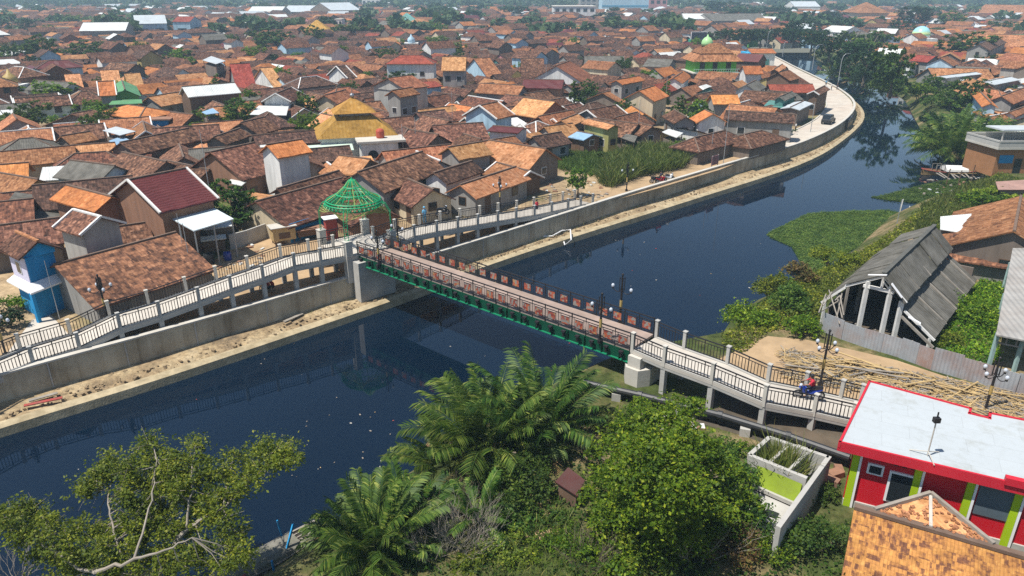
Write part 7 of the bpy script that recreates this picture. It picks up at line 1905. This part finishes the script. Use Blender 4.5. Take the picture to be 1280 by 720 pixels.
def motorbike(label, loc, rz, body='bikeblue', group='motorbikes'):
    t=thing('motorbike',label,'motorbike',loc,group); t.rotation_euler=(0,0,rz)
    def bl(m,nm,mat,par=t): o=m.build(nm,M[mat]); o.parent=par; return o
    for y in (.62,-.6):
        m=MB(); n=16
        ring=[Vector((0,y+.26*math.cos(2*PI*i/n),.29+.26*math.sin(2*PI*i/n))) for i in range(n+1)]; m.tube(ring,.055,6); w=bl(m,'wheel','tyre')
        m=MB(); m.tube([(-.04,y,.29),(.04,y,.29)],.17,12); bl(m,'rim','chrome',w)
    m=MB(); m.tube([(0,.55,.35),(0,.42,.8),(0,.38,1.0)],[.05,.07,.05],6); m.tube([(-.33,.3,1.04),(0,.4,1.0),(.33,.3,1.04)],.022,6); m.box((0,.5,.62),(.3,.08,.5)); bl(m,'handlebar','bikeblack')
    m=MB(); m.tube([(0,.5,.85),(0,.3,.55),(0,.1,.42),(0,-.2,.52),(0,-.72,.72)],[.15,.16,.15,.17,.08],8); m.box((0,.25,.62),(.36,.1,.4)); bl(m,'body',body)
    m=MB(); m.tube([(0,.08,.74),(0,-.3,.8),(0,-.72,.84)],[.1,.15,.1],8); bl(m,'seat','bikeblack')
    m=MB(); m.ball((0,.52,.92),.1,6); bl(m,'headlight','globe')
    m=MB(); m.tube([(.16,-.05,.28),(.18,-.75,.36)],.045,6); bl(m,'exhaust','chrome')
    return t
def bike_at(px,py,z,ang,label,body,rider=None,**k):
    p=P(px,py,z); motorbike(label,(p.x,p.y,z),ang,body)
    if rider: person(rider,(p.x,p.y,z+.02),ang,'ride',**k)
# rider on the right ramp: riding up toward the bridge
def ramp_z(near,x,y):
    return min(((Vector((q.x,q.y))-Vector((x,y))).length,q.z) for q in resample3(near,.3))[1]
p=P(1012,497,3.95); dr=(nr[3]-nr[4]); an=math.atan2(dr.y,dr.x)-PI/2; cpt=(nr[3]+nr[4])/2; zz_=ramp_z(nr,14.9,35.4)
pp=P(1010,499,3.8); zz_=ramp_z(nr,pp.x,pp.y); pp=P(1010,499,zz_)
motorbike('blue motorbike with a red shirted rider on the right ramp',(pp.x,pp.y,zz_),an,'bikeblue')
person('person in a red shirt and dark helmet riding the blue motorbike on the ramp',(pp.x,pp.y,zz_+.02),an,'ride','cloth_red','cloth_dark',helmet='bikeblack')
q=P(826,229,GZ); motorbike('red motorbike parked in the dirt yard beside the embankment wall, left of the white one',(q.x,q.y,GZ),-1.2,'bikered'); person('person in dark clothes sitting on the red motorbike in the dirt yard',(q.x,q.y,GZ),-1.2,'ride','cloth_dark','cloth_red')
q=P(836,226,GZ); motorbike('white motorbike parked in the dirt yard beside the embankment wall',(q.x,q.y,GZ),-1.1,'whitepaint')
q=P(820,229,GZ); motorbike('dark motorbike parked leftmost in the dirt yard beside the embankment wall',(q.x,q.y,GZ),-1.5,'bikeblack')
q=P(531,279,4.75); person('person in light blue clothes walking on the ramp right of the gazebo',(q.x,q.y,4.72),.8,'stand','cloth_blue','cloth_blue',head='cloth_blue')
q=P(671,257,3.6); person('person in a red shirt on the far side of the right approach ramp',(q.x,q.y,GZ+.0),.8,'stand','cloth_red','cloth_dark')
q=P(553,270,4.7); motorbike('black motorbike standing on the ramp right of the gazebo',(q.x,q.y,4.72),-.8,'bikeblack')
for i,(x,y,sh,lb) in enumerate([(340,369,'cloth_dark','person in dark clothes sitting under the left approach ramp, left of a pair'),(345,368,'bikered','person in a red shirt sitting in the middle under the left approach ramp'),(350,367,'cloth_red','person in a pale red shirt sitting at the right under the left approach ramp')]):
    q=P(x,y,GZ); q=q+NW*1.2; person(lb,(q.x,q.y,GZ),2.4,'sit',sh,'cloth_dark')
q=P(975,177,GZ); person('person in a red top standing by the promenade houses',(q.x,q.y,GZ),0,'stand','cloth_red','cloth_dark'); q=P(981,175,GZ); person('person in dark clothes standing by the promenade houses',(q.x,q.y,GZ),2,'stand','cloth_dark','cloth_dark')
q=P(994,165,GZ); person('person in a pale yellow top beside the promenade kerb',(q.x,q.y,GZ),1,'stand','cloth_white','cloth_dark')
for i,(x,y) in enumerate([(1031,118),(1039,113),(1046,112),(1032,108)]):
    q=P(x,y,GZ); person(['person in dark clothes walking alone on the promenade bend','person in white top walking on the promenade bend','person in dark clothes by the parapet of the promenade bend','person in blue top farthest along the promenade bend'][i],(q.x,q.y,GZ),i,'stand',['cloth_dark','cloth_white','cloth_dark','cloth_blue'][i],'cloth_dark')
def car(label,loc,rz):
    t=thing('parked_car',label,'car',loc); t.rotation_euler=(0,0,rz)
    def bl(m,nm,mat,par=t): o=m.build(nm,M[mat]); o.parent=par; return o
    m=MB(); L=[(-2.1,.35),(-2.1,.85),(-1.9,1.0),(1.0,1.0),(1.95,.85),(2.1,.6),(2.1,.35)]
    m.poly([(x,-.82,z) for x,z in L]+[(x,.82,z) for x,z in L],[tuple(range(7))[::-1],tuple(range(7,14))]+[(i,(i+1)%7,(i+1)%7+7,i+7) for i in range(7)]); bl(m,'body','bikeblack')
    m=MB(); c=[(-1.9,1.0),(-1.7,1.65),(.3,1.68),(1.0,1.0)]; m.poly([(x,-.74,z) for x,z in c]+[(x,.74,z) for x,z in c],[(3,2,1,0),(4,5,6,7)]+[(i,(i+1)%4,(i+1)%4+4,i+4) for i in range(4)]); bl(m,'cabin','glass')
    m=MB(); m.box((-.7,0,1.69),(1.9,1.35,.05)); bl(m,'roof','bikeblack')
    for x in(-1.3,1.3):
        for y in(-.8,.8): m=MB(); m.tube([(x,y-.09,.33),(x,y+.09,.33)],.33,14); w=bl(m,'wheel','tyre'); m=MB(); m.tube([(x,y-.1,.33),(x,y+.1,.33)],.19,10); bl(m,'rim','chrome',w)
    for y in(-.6,.6): m=MB(); m.box((2.08,y,.72),(.06,.32,.16)); bl(m,'headlight','globe')
q=P(1045,155,GZ); car('black parked car on the promenade just before the river bend',(q.x-1.2,q.y+.8,GZ),.95)
def steel_gate():
    p=P(1058,155,1.5); i=min(range(len(WALL)),key=lambda k:(WALL[k].x-p.x)**2+(WALL[k].y-p.y)**2); q=WALL[i]; tt=(WALL[i+1]-WALL[i-1]).normalized(); an=math.atan2(tt.y,tt.x)
    t=thing('steel_stair','dark steel stair panel fixed on the river side of the wall at the bend','stair',(q.x,q.y,1)); n=Vector((tt.y,-tt.x,0))
    m=MB(); m.box((q.x+n.x*.6,q.y+n.y*.6,1.9),(7,.12,1.7),0,an); m.build('side_plate',M['bikeblack'],t)
    m=MB(); 
    for k in range(8): c=q+tt*(-2.8+.8*k)+n*.35; m.box((c.x,c.y,1.0+.22*k),(.7,.5,.06),0,an)
    m.build('steps',M['chrome'],t)
steel_gate()
def signboard():
    q=P(893,208,GZ); t=thing('signboard','low dark reddish board standing on the wall edge at the dirt yard','board',(q.x,q.y,GZ)); m=MB(); m.box((q.x,q.y,GZ+.9),(1.9,.1,1.3),0,.8); m.build('panel',mat_plain('faded_board',(.2,.1,.11),.7,.35,1.5),t)
    for s in(-.8,.8): m=MB(); m.box((q.x+s*.7,q.y+s*.72,GZ+.8),(.1,.1,1.7)); m.build('post',M['conc'],t)
signboard()
# boats
def boat(label,loc,rz,L,W,H,hull='boat',rail='boatred',extra=None):
    t=thing('boat',label,'boat',loc); t.rotation_euler=(0,0,rz); n=14
    def sec(i,s):
        f=i/n; w=W/2*math.sin(PI*min(1,max(.0,.06+f*.88)))**.55; z=H*(.75+.7*abs(f-.5)**2*2.2); return (L*(f-.5),w*s,z)
    m=MB(); keel=[(L*(i/n-.5)*.96,0,-.25+.5*abs(i/n-.5)**3*4) for i in range(n+1)]
    for s in(-1,1):
        for i in range(n):
            a,b=sec(i,s),sec(i+1,s); c=(a[0],a[1]*.75,.05); d=(b[0],b[1]*.75,.05)
            m.face([a,b,d,c]); m.face([c,d,keel[i+1],keel[i]])
            a2=(a[0]*.96,a[1]*.88,a[2]-.02); b2=(b[0]*.96,b[1]*.88,b[2]-.02); e,f=(a2[0],a2[1]*.8,.2),(b2[0],b2[1]*.8,.2); m.face([a2,b2,f,e]); m.face([e,f,(f[0],0,.2),(e[0],0,.2)])
    def bl(m,nm,mat): o=m.build(nm,mat if not isinstance(mat,str) else M[mat]); o.parent=t; return o
    bl(m,'hull',hull)
    r=MB()
    for s in(-1,1): r.tube([sec(i,s) for i in range(n+1)],.06,5)
    for i in (0,n): r.bar(sec(i,-1),sec(i,1),.12)
    bl(r,'gunwale',rail)
    b=MB()
    for i in range(3,n-1,3): a,c=sec(i,-1),sec(i,1); b.box((a[0],0,H*.62),(.25,W*.8,.04))
    bl(b,'thwart','plank')
    if extra: extra(t,bl)
    return t
def cover(t,bl):
    m=MB(); n=8
    for i in range(n):
        a,b=PI*i/n,PI*(i+1)/n; m.face([(-1.2,1.1*math.cos(a),.75+.75*math.sin(a)),(2.0,1.1*math.cos(a),.75+.7*math.sin(a)),(2.0,1.1*math.cos(b),.75+.7*math.sin(b)),(-1.2,1.1*math.cos(b),.75+.75*math.sin(b))])
    m.face([(-1.2,1.1*math.cos(PI*i/n),.75+.75*math.sin(PI*i/n)) for i in range(n+1)]); bl(m,'canvas_cover','tarp')
    m=MB()
    for x in(-2.6,-1.9,-1.3): 
        for y in(-.6,.6): m.bar((x,y,.5),(x,y,1.6),.06)
    m.bar((-2.6,-.6,1.6),(-1.3,-.6,1.6),.06); m.bar((-2.6,.6,1.6),(-1.3,.6,1.6),.06); bl(m,'frame','plank')
q=P(1188,218,.1); boat('long wooden boat with white canvas cover moored at the right bank',(q.x,q.y,.0),-.06,8.5,1.9,.8,extra=cover)
def grey_cover(t,bl):
    m=MB(); n=6
    for i in range(n):
        a,b=PI*i/n,PI*(i+1)/n; m.face([(-2.6,.75*math.cos(a),.6+.35*math.sin(a)),(1.4,.75*math.cos(a),.6+.35*math.sin(a)),(1.4,.75*math.cos(b),.6+.35*math.sin(b)),(-2.6,.75*math.cos(b),.6+.35*math.sin(b))])
    bl(m,'thatch_cover',mat_plain('grey_thatch',(.2,.19,.16),.95,.45,2,.6,(.1,.12,.05)))
    m=MB()
    for y in(-.4,-.13,.14,.41): m.bar((1.4,y,.85),(2.9,y*.8,.82),.06)
    bl(m,'bow_slats','plank'); m=MB(); m.bar((1.0,.5,.5),(.9,.62,1.8),.07); bl(m,'blue_pole',M['w_blue'])
q=P(338,702,.2); boat('old grey covered wooden boat at the bottom edge, left of the red railed boat',(q.x,q.y,0),.78,6.4,1.5,.75,hull='plank',rail='plank',extra=grey_cover)
def red_extra(t,bl):
    m=MB(); m.bar((-.2,.65,.4),(.5,.75,2.0),.09); bl(m,'blue_pole','w_blue'); m=MB(); m.bar((-1.1,-.5,.4),(-1.2,-.6,1.7),.08); bl(m,'blue_pole','w_blue')
    m=MB(); rs=random.Random(1)
    for i in range(9): m.bar((rs.uniform(-1.5,1.4),-.5,.32),(rs.uniform(-1.5,1.4),.5,.36),.07)
    bl(m,'floor_boards','bamboo')
q=P(368,708,.2); boat('open wooden boat with dull red rails and a blue pole at the bottom edge',(q.x,q.y,0),.7,4.6,1.6,.7,extra=red_extra)
q=P(284,719,.2); boat('white and blue prow of a small boat under the airy tree at the bottom',(q.x,q.y-.3,0),1.0,2.6,.9,.6,hull='whitepaint',rail='w_blue')
q=P(1131,109,.2); boat('small blue raft boat at the far river bank below the bright tree',(q.x,q.y,0),.3,6,2.2,.9,hull='w_blue',rail='w_teal')
# bamboo heap
def bamboo():
    rs=random.Random(12); 
    for i in range(95):
        px=rs.uniform(985,1282); base=440+ (px-985)*.19; py=base+rs.uniform(0,26)+ (8 if px>1100 else 0)
        if px>1090 and py>478+(px-1090)*.17: continue
        p=P(px,py,GZ); L=rs.uniform(1.6,4.6); a=rs.gauss(-.45,.55); z=GZ+.05+.45*rs.random()
        if px<1005: L*=.5
        d=Vector((math.cos(a),math.sin(a),rs.uniform(-.05,.06)))
        m=MB(); c=Vector((p.x,p.y,z)); pts=[c-d*L/2,c+Vector((0,0,rs.uniform(-.03,.05))),c+d*L/2]; m.tube(pts,[rs.uniform(.03,.06)]*3,6)
        o=m.build('bamboo_pole',M['bamboo'] if rs.random()<.78 else M['plank'],origin=(c.x,c.y,GZ)); tag(o,'split bamboo pole or plank lying in the heap before the rusty fence','bamboo pole','bamboo poles in the heap')
    s=MB()
    for i in range(2600):
        px=rs.uniform(980,1290); base=438+(px-980)*.19; py=base+rs.uniform(0,36); p=P(px,py,GZ); a=rs.gauss(-.4,.8); L=rs.uniform(.2,1.5); d=Vector((math.cos(a),math.sin(a),rs.uniform(-.1,.1))); c=Vector((p.x,p.y,GZ+.03+.22*rs.random()))
        s.bar(c-d*L/2,c+d*L/2,rs.uniform(.02,.07),.03,m=0 if rs.random()<.6 else (1 if rs.random()<.6 else 2))
    tag(s.build('bamboo_scraps',[M['bamboo'],M['plank'],M['rock']]),'litter of bamboo splinters and offcuts round the heap before the rusty fence','scraps',kind='stuff')
bamboo()
# carts and stalls by the landing
def cart(label,px,py,w,d,h,body,roof,ang=.5,legs=.5,cat='cart'):
    p=P(px,py,GZ); t=thing('cart',label,cat,(p.x,p.y,GZ)); m=MB(); m.box((p.x,p.y,GZ+legs+(h-legs)/2),(w,d,h-legs),0,ang); m.build('body',M[body],t)
    m=MB(); m.box((p.x,p.y,GZ+h+.06),(w+.35,d+.35,.08),0,ang); m.build('roof',M[roof],t)
    for i in(-1,1):
        for j in(-1,1): 
            m=MB(); c=Vector((p.x,p.y,0))+Vector((math.cos(ang),math.sin(ang),0))*i*w*.42+Vector((-math.sin(ang),math.cos(ang),0))*j*d*.42; m.box((c.x,c.y,GZ+legs/2),(.1,.1,legs)); m.build('leg',M['w_wood'],t)
    m=MB(); c=Vector((p.x,p.y,GZ+legs+.5))-Vector((-math.sin(ang),math.cos(ang),0))*(d/2+.01); m.box(c,(w*.5,.04,.6),0,ang); m.build('hatch',M['w_wood'],t)
cart('tan wooden box cart with pale roof left of the gazebo',355,304,2.2,1.4,1.8,'bamboo','concw',.55)
cart('dark red cabinet with white top on the ground behind the gazebo',415,300,1.1,.9,2.3,'boatred','whitepaint',.5,.2,'cabinet')
cart('pale topped food cart in the cluttered yard',270,318,1.9,1.1,1.6,'w_wood','paletin',.4)
cart('stall with pale flat board roof behind the pale topped cart',276,308,2.4,1.6,2.1,'w_dim','paletin',.5,.9,'stall')
cart('long brown bench stall between box cart and gazebo',388,299,2.6,.8,1.1,'w_wood','w_brick',.55,.5,'bench')
cart('small wooden hen coop by the reed pond huts',677,180,1.8,1.2,1.6,'bamboo','plank',.2,.4,'coop')
def barrel(label,px,py,mat,r=.45,h=1.0):
    p=P(px,py,GZ); m=MB(); m.tube_rings((p.x,p.y,GZ),[(r*.9,0),(r,h*.2),(r,h*.8),(r*.92,h),(r*.8,h),(r*.78,h-.08)],14); tag(m.build('barrel',M[mat],smooth=False),label,'barrel')
barrel('blue plastic barrel by the pale topped cart',285,325,'bikeblue',.36,.75); barrel('dark grey barrel in the cluttered yard',262,330,'pipe'); barrel('orange water drum on the ground by the long blue walled house',372,296,'w_brick')
def wall_thing(label,pts,h,mat='conc',th=.18,z=GZ):
    q=[P(x,y,z) for x,y in pts]; m=MB()
    for a,b in zip(q,q[1:]): m.bar(a+Vector((0,0,h/2)),b+Vector((0,0,h/2)),th,h)
    tag(m.build('yard_wall',M[mat]),label,'wall')
wall_thing('grey yard wall between the tin roofed yard and the box cart',[(288,312),(310,306),(334,297),(350,290)],1.5)
wall_thing('low pale wall along the lane below the olive gabled house',[(14,288),(40,278),(62,266)],.9,'concw')
wall_thing('low concrete wall along the promenade houses',[(940,188),(965,180),(990,168)],1.0)
wall_thing('low wall of broken masonry at the reed yard huts',[(786,180),(812,184),(830,183)],.8,'w_block')
def fallen(label,pts,z,r,mat='whitepaint'):
    m=MB(); m.tube([P(x,y,zz) for (x,y),zz in zip(pts,z)],r,6); tag(m.build('pipe',M[mat]),label,'pipe')
fallen('white flexible pipe trailing over the earth ledge and drooping to the water',[(665,296),(690,295),(703,288),(713,287),(714,300),(706,306),(703,296)],[1.0,.95,1.1,1.3,.9,.3,.6],.07)
fallen('thin pale pole floating along the kerb of the town bank',[(650,323),(680,313),(704,305)],[.1,.1,.15],.05,'concw')
for i,(x0,y0,x1,y1,mt,lb) in enumerate([(30,507,78,497,'boatred','faded red plank lying on the earth ledge at the far left'),(36,501,72,491,'plank','grey plank lying on the earth ledge above the faded red one'),(355,402,378,392,'plank','short dark stick lying on the earth ledge below the ramp')]):
    a,b=P(x0,y0,1.0),P(x1,y1,1.0); m=MB(); m.bar(a,b,.3,.06); tag(m.build('plank',M[mt]),lb,'plank')
fallen('grey board leaning on the embankment wall right of the ramps',[(742,272),(738,262)],[1.0,2.2],.1,'plank')
def red_ruin():
    p=P(712,600,GZ); t=thing('hut','small derelict hut with dark red sheet roof half hidden in the near trees','hut',(p.x,p.y,GZ-.4)); f=[P(x,y,3.7) for x,y in ((694,600),(722,616),(731,602),(710,588))]
    for q in f: q.z=0
    m=MB(); slab_roof(m,f,(3.6,3.5,3.8,3.9),.06); m.build('roof',mat_plain('dark_red_sheet',(.075,.02,.018),.7,.35,1,.4,(.06,.05,.04)),t); c=sum(f,Vector())/4; m=MB(); m.prism([c+(q-c)*.8 for q in f],1.9,3.4); m.build('wall',M['w_wood'],t)
red_ruin()
def rubble():
    rs=random.Random(21); m=MB()
    for i in range(1500):
        f=rs.random(); kk=rs.uniform(9,70); k=int(kk); q=WALL[k].lerp(WALL[k+1],kk-k).lerp(KERB[k].lerp(KERB[k+1],kk-k),rs.uniform(.08,.9)); s=abs(rs.gauss(.0,.055))+.02
        m.box((q.x+rs.uniform(-.2,.2),q.y+rs.uniform(-.2,.2),.75+.1*rs.random()),(s*2,s*1.4,s),0,rs.random()*3)
    tag(m.build('ledge_rubble',M['rubble_dirt']),'scattered stones and clods on the earth ledge of the town bank','rubble',kind='stuff')
    m=MB(); ms=['concw','rock','boatred','bamboo','plank']
    for i in range(380):
        x,y=rs.uniform(0,960),rs.uniform(290,650); q=P(x,y,.02)
        if not inpoly(q.x,q.y,RIVER) or dline(q.x,q.y,WPL)<3: continue
        if mnoise.noise(Vector((q.x*.09,q.y*.09,4)))<.05 and rs.random()<.88: continue
        s=abs(rs.gauss(.0,.03))+.02; m.box((q.x,q.y,.02),(s*2,s,.03),rs.choice([0,0,1,1,2,3,4]),rs.random()*3)
    tag(m.build('floating_litter',[M[k] for k in ms]),'scraps of litter floating on the dark river','litter',kind='stuff')
    m=MB()
    for i in range(260):
        x,y=rs.choice([(rs.uniform(255,330),rs.uniform(300,345)),(rs.uniform(680,760),rs.uniform(222,250)),(rs.uniform(1150,1260),rs.uniform(222,258)),(rs.uniform(800,880),rs.uniform(505,550))]); q=P(x,y,GZ); s=rs.uniform(.05,.28); m.box((q.x,q.y,GZ+s*.3),(s*2.2,s,s*.5),rs.randrange(4),rs.random()*3)
    tag(m.build('yard_debris',[M['rock'],M['plank'],M['w_brick'],M['paletin']]),'loose debris and offcuts lying about the yards','debris',kind='stuff')
rubble()
# rough timber jetty by the covered boat
def jetty():
    q=P(1230,222,1.2); t=thing('jetty','rickety timber landing between covered boat and brick river house','jetty',(q.x,q.y,0)); rs=random.Random(3); m=MB()
    for i in range(16): m.bar((q.x-6+.75*i,q.y-.6+rs.uniform(-.3,.3),1.25+rs.uniform(-.1,.2)),(q.x-6+.75*i+rs.uniform(-.5,.5),q.y+1.4,1.4+rs.uniform(-.1,.3)),.18,.07)
    m.build('boards',M['plank'],t); 
    for i in range(7): m=MB(); m.bar((q.x-5.5+1.7*i,q.y-.5,-.5),(q.x-5.5+1.7*i+.1,q.y-.5,2.3+rs.random()),.1); m.build('post',M['w_wood'],t)
    m=MB(); m.bar((q.x-5.5,q.y-.5,1.9),(q.x+5,q.y-.4,2.0),.06); m.build('rail',M['bamboo'],t)
jetty()
def inlet_post():
    for i,(x,y,ty,lb) in enumerate([(1123,272,250,'weathered pale post standing in the weeds at the inlet'),(1134,268,258,'short grey post right of the pale inlet post')]):
        p=P(x,y,.1); h=(y-ty)*Q(p)[2]/900/.93; m=MB(); m.tube([p,p+Vector((.12,0,h))],.06,6); tag(m.build('post',M['trim']),lb,'post')
inlet_post()

# ---------------------------------------------------------------- words for the remaining things
LM=[('the yellow roofed mosque',455,165),('the tall white house',357,200),('the striped maroon roof',205,240),('the blue house',45,340),('the green gabled house',157,122),('the white gabled house with awning',345,130),('the bare concrete wall',495,135),
    ('the light blue gabled house',605,140),('the white house with maroon roof',635,168),('the cream gabled house',808,125),('the green mosque',893,92),('the reed bed',800,210),('the billboard',868,52),('the gazebo',437,255),('the promenade bend',1070,130),
    ('the railed verandah house',570,82),('the arched house with red roof',515,80),('the steep red roofs',297,88),('the white factory roofs',170,45),('the banded dome',1157,45),('the orange pyramid roof',1090,20),('the golden dome',12,122),('the long promenade row of rooms',950,150),
    ('the covered boat',1188,210),('the light blue factory',781,10),('the broad white building',718,20),('the tan roof by the pond',650,200),('the olive gabled house',40,245),('the bright orange steep roof',130,114),('the maroon roof of mid town',680,104),('the black parapet building',825,78),
    ('the pair of far white halls',400,22),('the teal pyramid roof',508,38),('the maroon hip roofed hall',70,85),('the pale halls',130,50),('the blue shop',950,75),('the mossy yellow hall',395,50),('the brick river house',1262,200)]
def put_words():
    groups={}
    for o,lk in AUTO:
        b=o['base']; x,y,_=Q((b[0],b[1],GZ+2)); 
        best=min(LM,key=lambda m:(m[1]-x)**2+((m[2]-y)*2.2)**2); dx,dy=x-best[1],(y-best[2])*2.2
        v='behind' if dy<-abs(dx)*.45 else ('in front of' if dy>abs(dx)*.45 else ''); h='left of' if dx<-abs(dy)*.45 else ('right of' if dx>abs(dy)*.45 else '')
        rel={('behind',''):'behind',('in front of',''):'in front of',('','left of'):'left of',('','right of'):'right of',('behind','left of'):'behind and left of',('behind','right of'):'behind and right of',('in front of','left of'):'front left of',('in front of','right of'):'front right of',('',''):'beside'}[(v,h)]
        groups.setdefault((lk,rel,best[0]),[]).append((math.hypot(dx,dy),o))
    ords=['nearest','second nearest','third nearest','fourth nearest','fifth nearest','sixth nearest','seventh nearest','eighth nearest','ninth nearest','tenth nearest']
    for (lk,rel,lm),l in groups.items():
        l.sort(key=lambda q:q[0])
        for i,(d,o) in enumerate(l):
            s=f"{lk} {rel} {lm}" if len(l)==1 else f"{ords[min(i,9)]} {lk} {rel} {lm}"
            w=s.split()
            for a_,b_ in ((' roofed house',' house'),('large ',''),('small ',''),(' tiled',''),(' two storey',''),(' gabled',''),(' lean-to',''),(' hip',''),(' house with',' with'),(' with dull brown walls',''),(' with grey walls',''),(' roofed','')):
                if len(s.split())>16: s=s.replace(a_,b_,1)
            if len(s.split())>16: print('LONG',s)
            o['label']=s
put_words()

# ---------------------------------------------------------------- air, light, camera
def haze():
    m=MB(); x0,x1,y0,y1,z0,z1=-2300,2300,-120,2400,-2,70
    v=[(x,y,z) for z in(z0,z1) for y in(y0,y1) for x in(x0,x1)]
    m.poly(v,[(0,2,3,1),(4,5,7,6),(0,1,5,4),(2,6,7,3),(0,4,6,2),(1,3,7,5)])
    mt=bpy.data.materials.new('haze_air'); mt.use_nodes=True; nt=mt.node_tree; nt.nodes.clear(); out=nt.nodes.new('ShaderNodeOutputMaterial')
    pv=nt.nodes.new('ShaderNodeVolumePrincipled'); pv.inputs['Color'].default_value=(.55,.8,1,1); pv.inputs['Density'].default_value=HAZE; pv.inputs['Anisotropy'].default_value=0.0
    nt.links.new(pv.outputs[0],out.inputs['Volume']); mt.cycles.homogeneous_volume=True
    o=m.build('haze',mt); tag(o,kind='stuff')
HAZE=.00036
haze()
SUNV=Vector((-.88,-.47,0)).normalized(); EL=math.radians(65)
sd=bpy.data.lights.new('sun','SUN'); sd.energy=5.0; sd.angle=math.radians(.53); sd.color=(1,.95,.87)
so=bpy.data.objects.new('sun',sd); COL.objects.link(so); to=Vector((SUNV.x*math.cos(EL),SUNV.y*math.cos(EL),math.sin(EL)))
so.rotation_euler=to.to_track_quat('Z','Y').to_euler(); so.location=(0,0,120)
w=bpy.data.worlds.new('World'); S.world=w; w.use_nodes=True; nt=w.node_tree; bg=nt.nodes['Background']
sk=nt.nodes.new('ShaderNodeTexSky'); sk.sky_type='NISHITA'; sk.sun_disc=False; sk.sun_elevation=EL; sk.sun_rotation=math.atan2(SUNV.x,SUNV.y); sk.air_density=1.0; sk.dust_density=.6; sk.ozone_density=2.0
nt.links.new(sk.outputs[0],bg.inputs[0]); bg.inputs[1].default_value=.09
cd=bpy.data.cameras.new('camera'); cam=bpy.data.objects.new('camera',cd); COL.objects.link(cam); cam.location=(0,0,CAMH); cam.rotation_euler=(PI/2-PITCH,0,0)
cd.sensor_width=36; cd.sensor_fit='HORIZONTAL'; cd.lens=36*FOC/1280; cd.clip_start=.5; cd.clip_end=6000
S.camera=cam
S.render.engine='CYCLES'; S.cycles.use_denoising=False; S.cycles.max_bounces=6; S.cycles.volume_bounces=1; S.cycles.transparent_max_bounces=6; S.cycles.diffuse_bounces=3; S.cycles.glossy_bounces=3
S.view_settings.view_transform='Standard'; S.view_settings.look='None'; S.view_settings.exposure=.45; S.view_settings.gamma=1; S.view_settings.use_curve_mapping=False
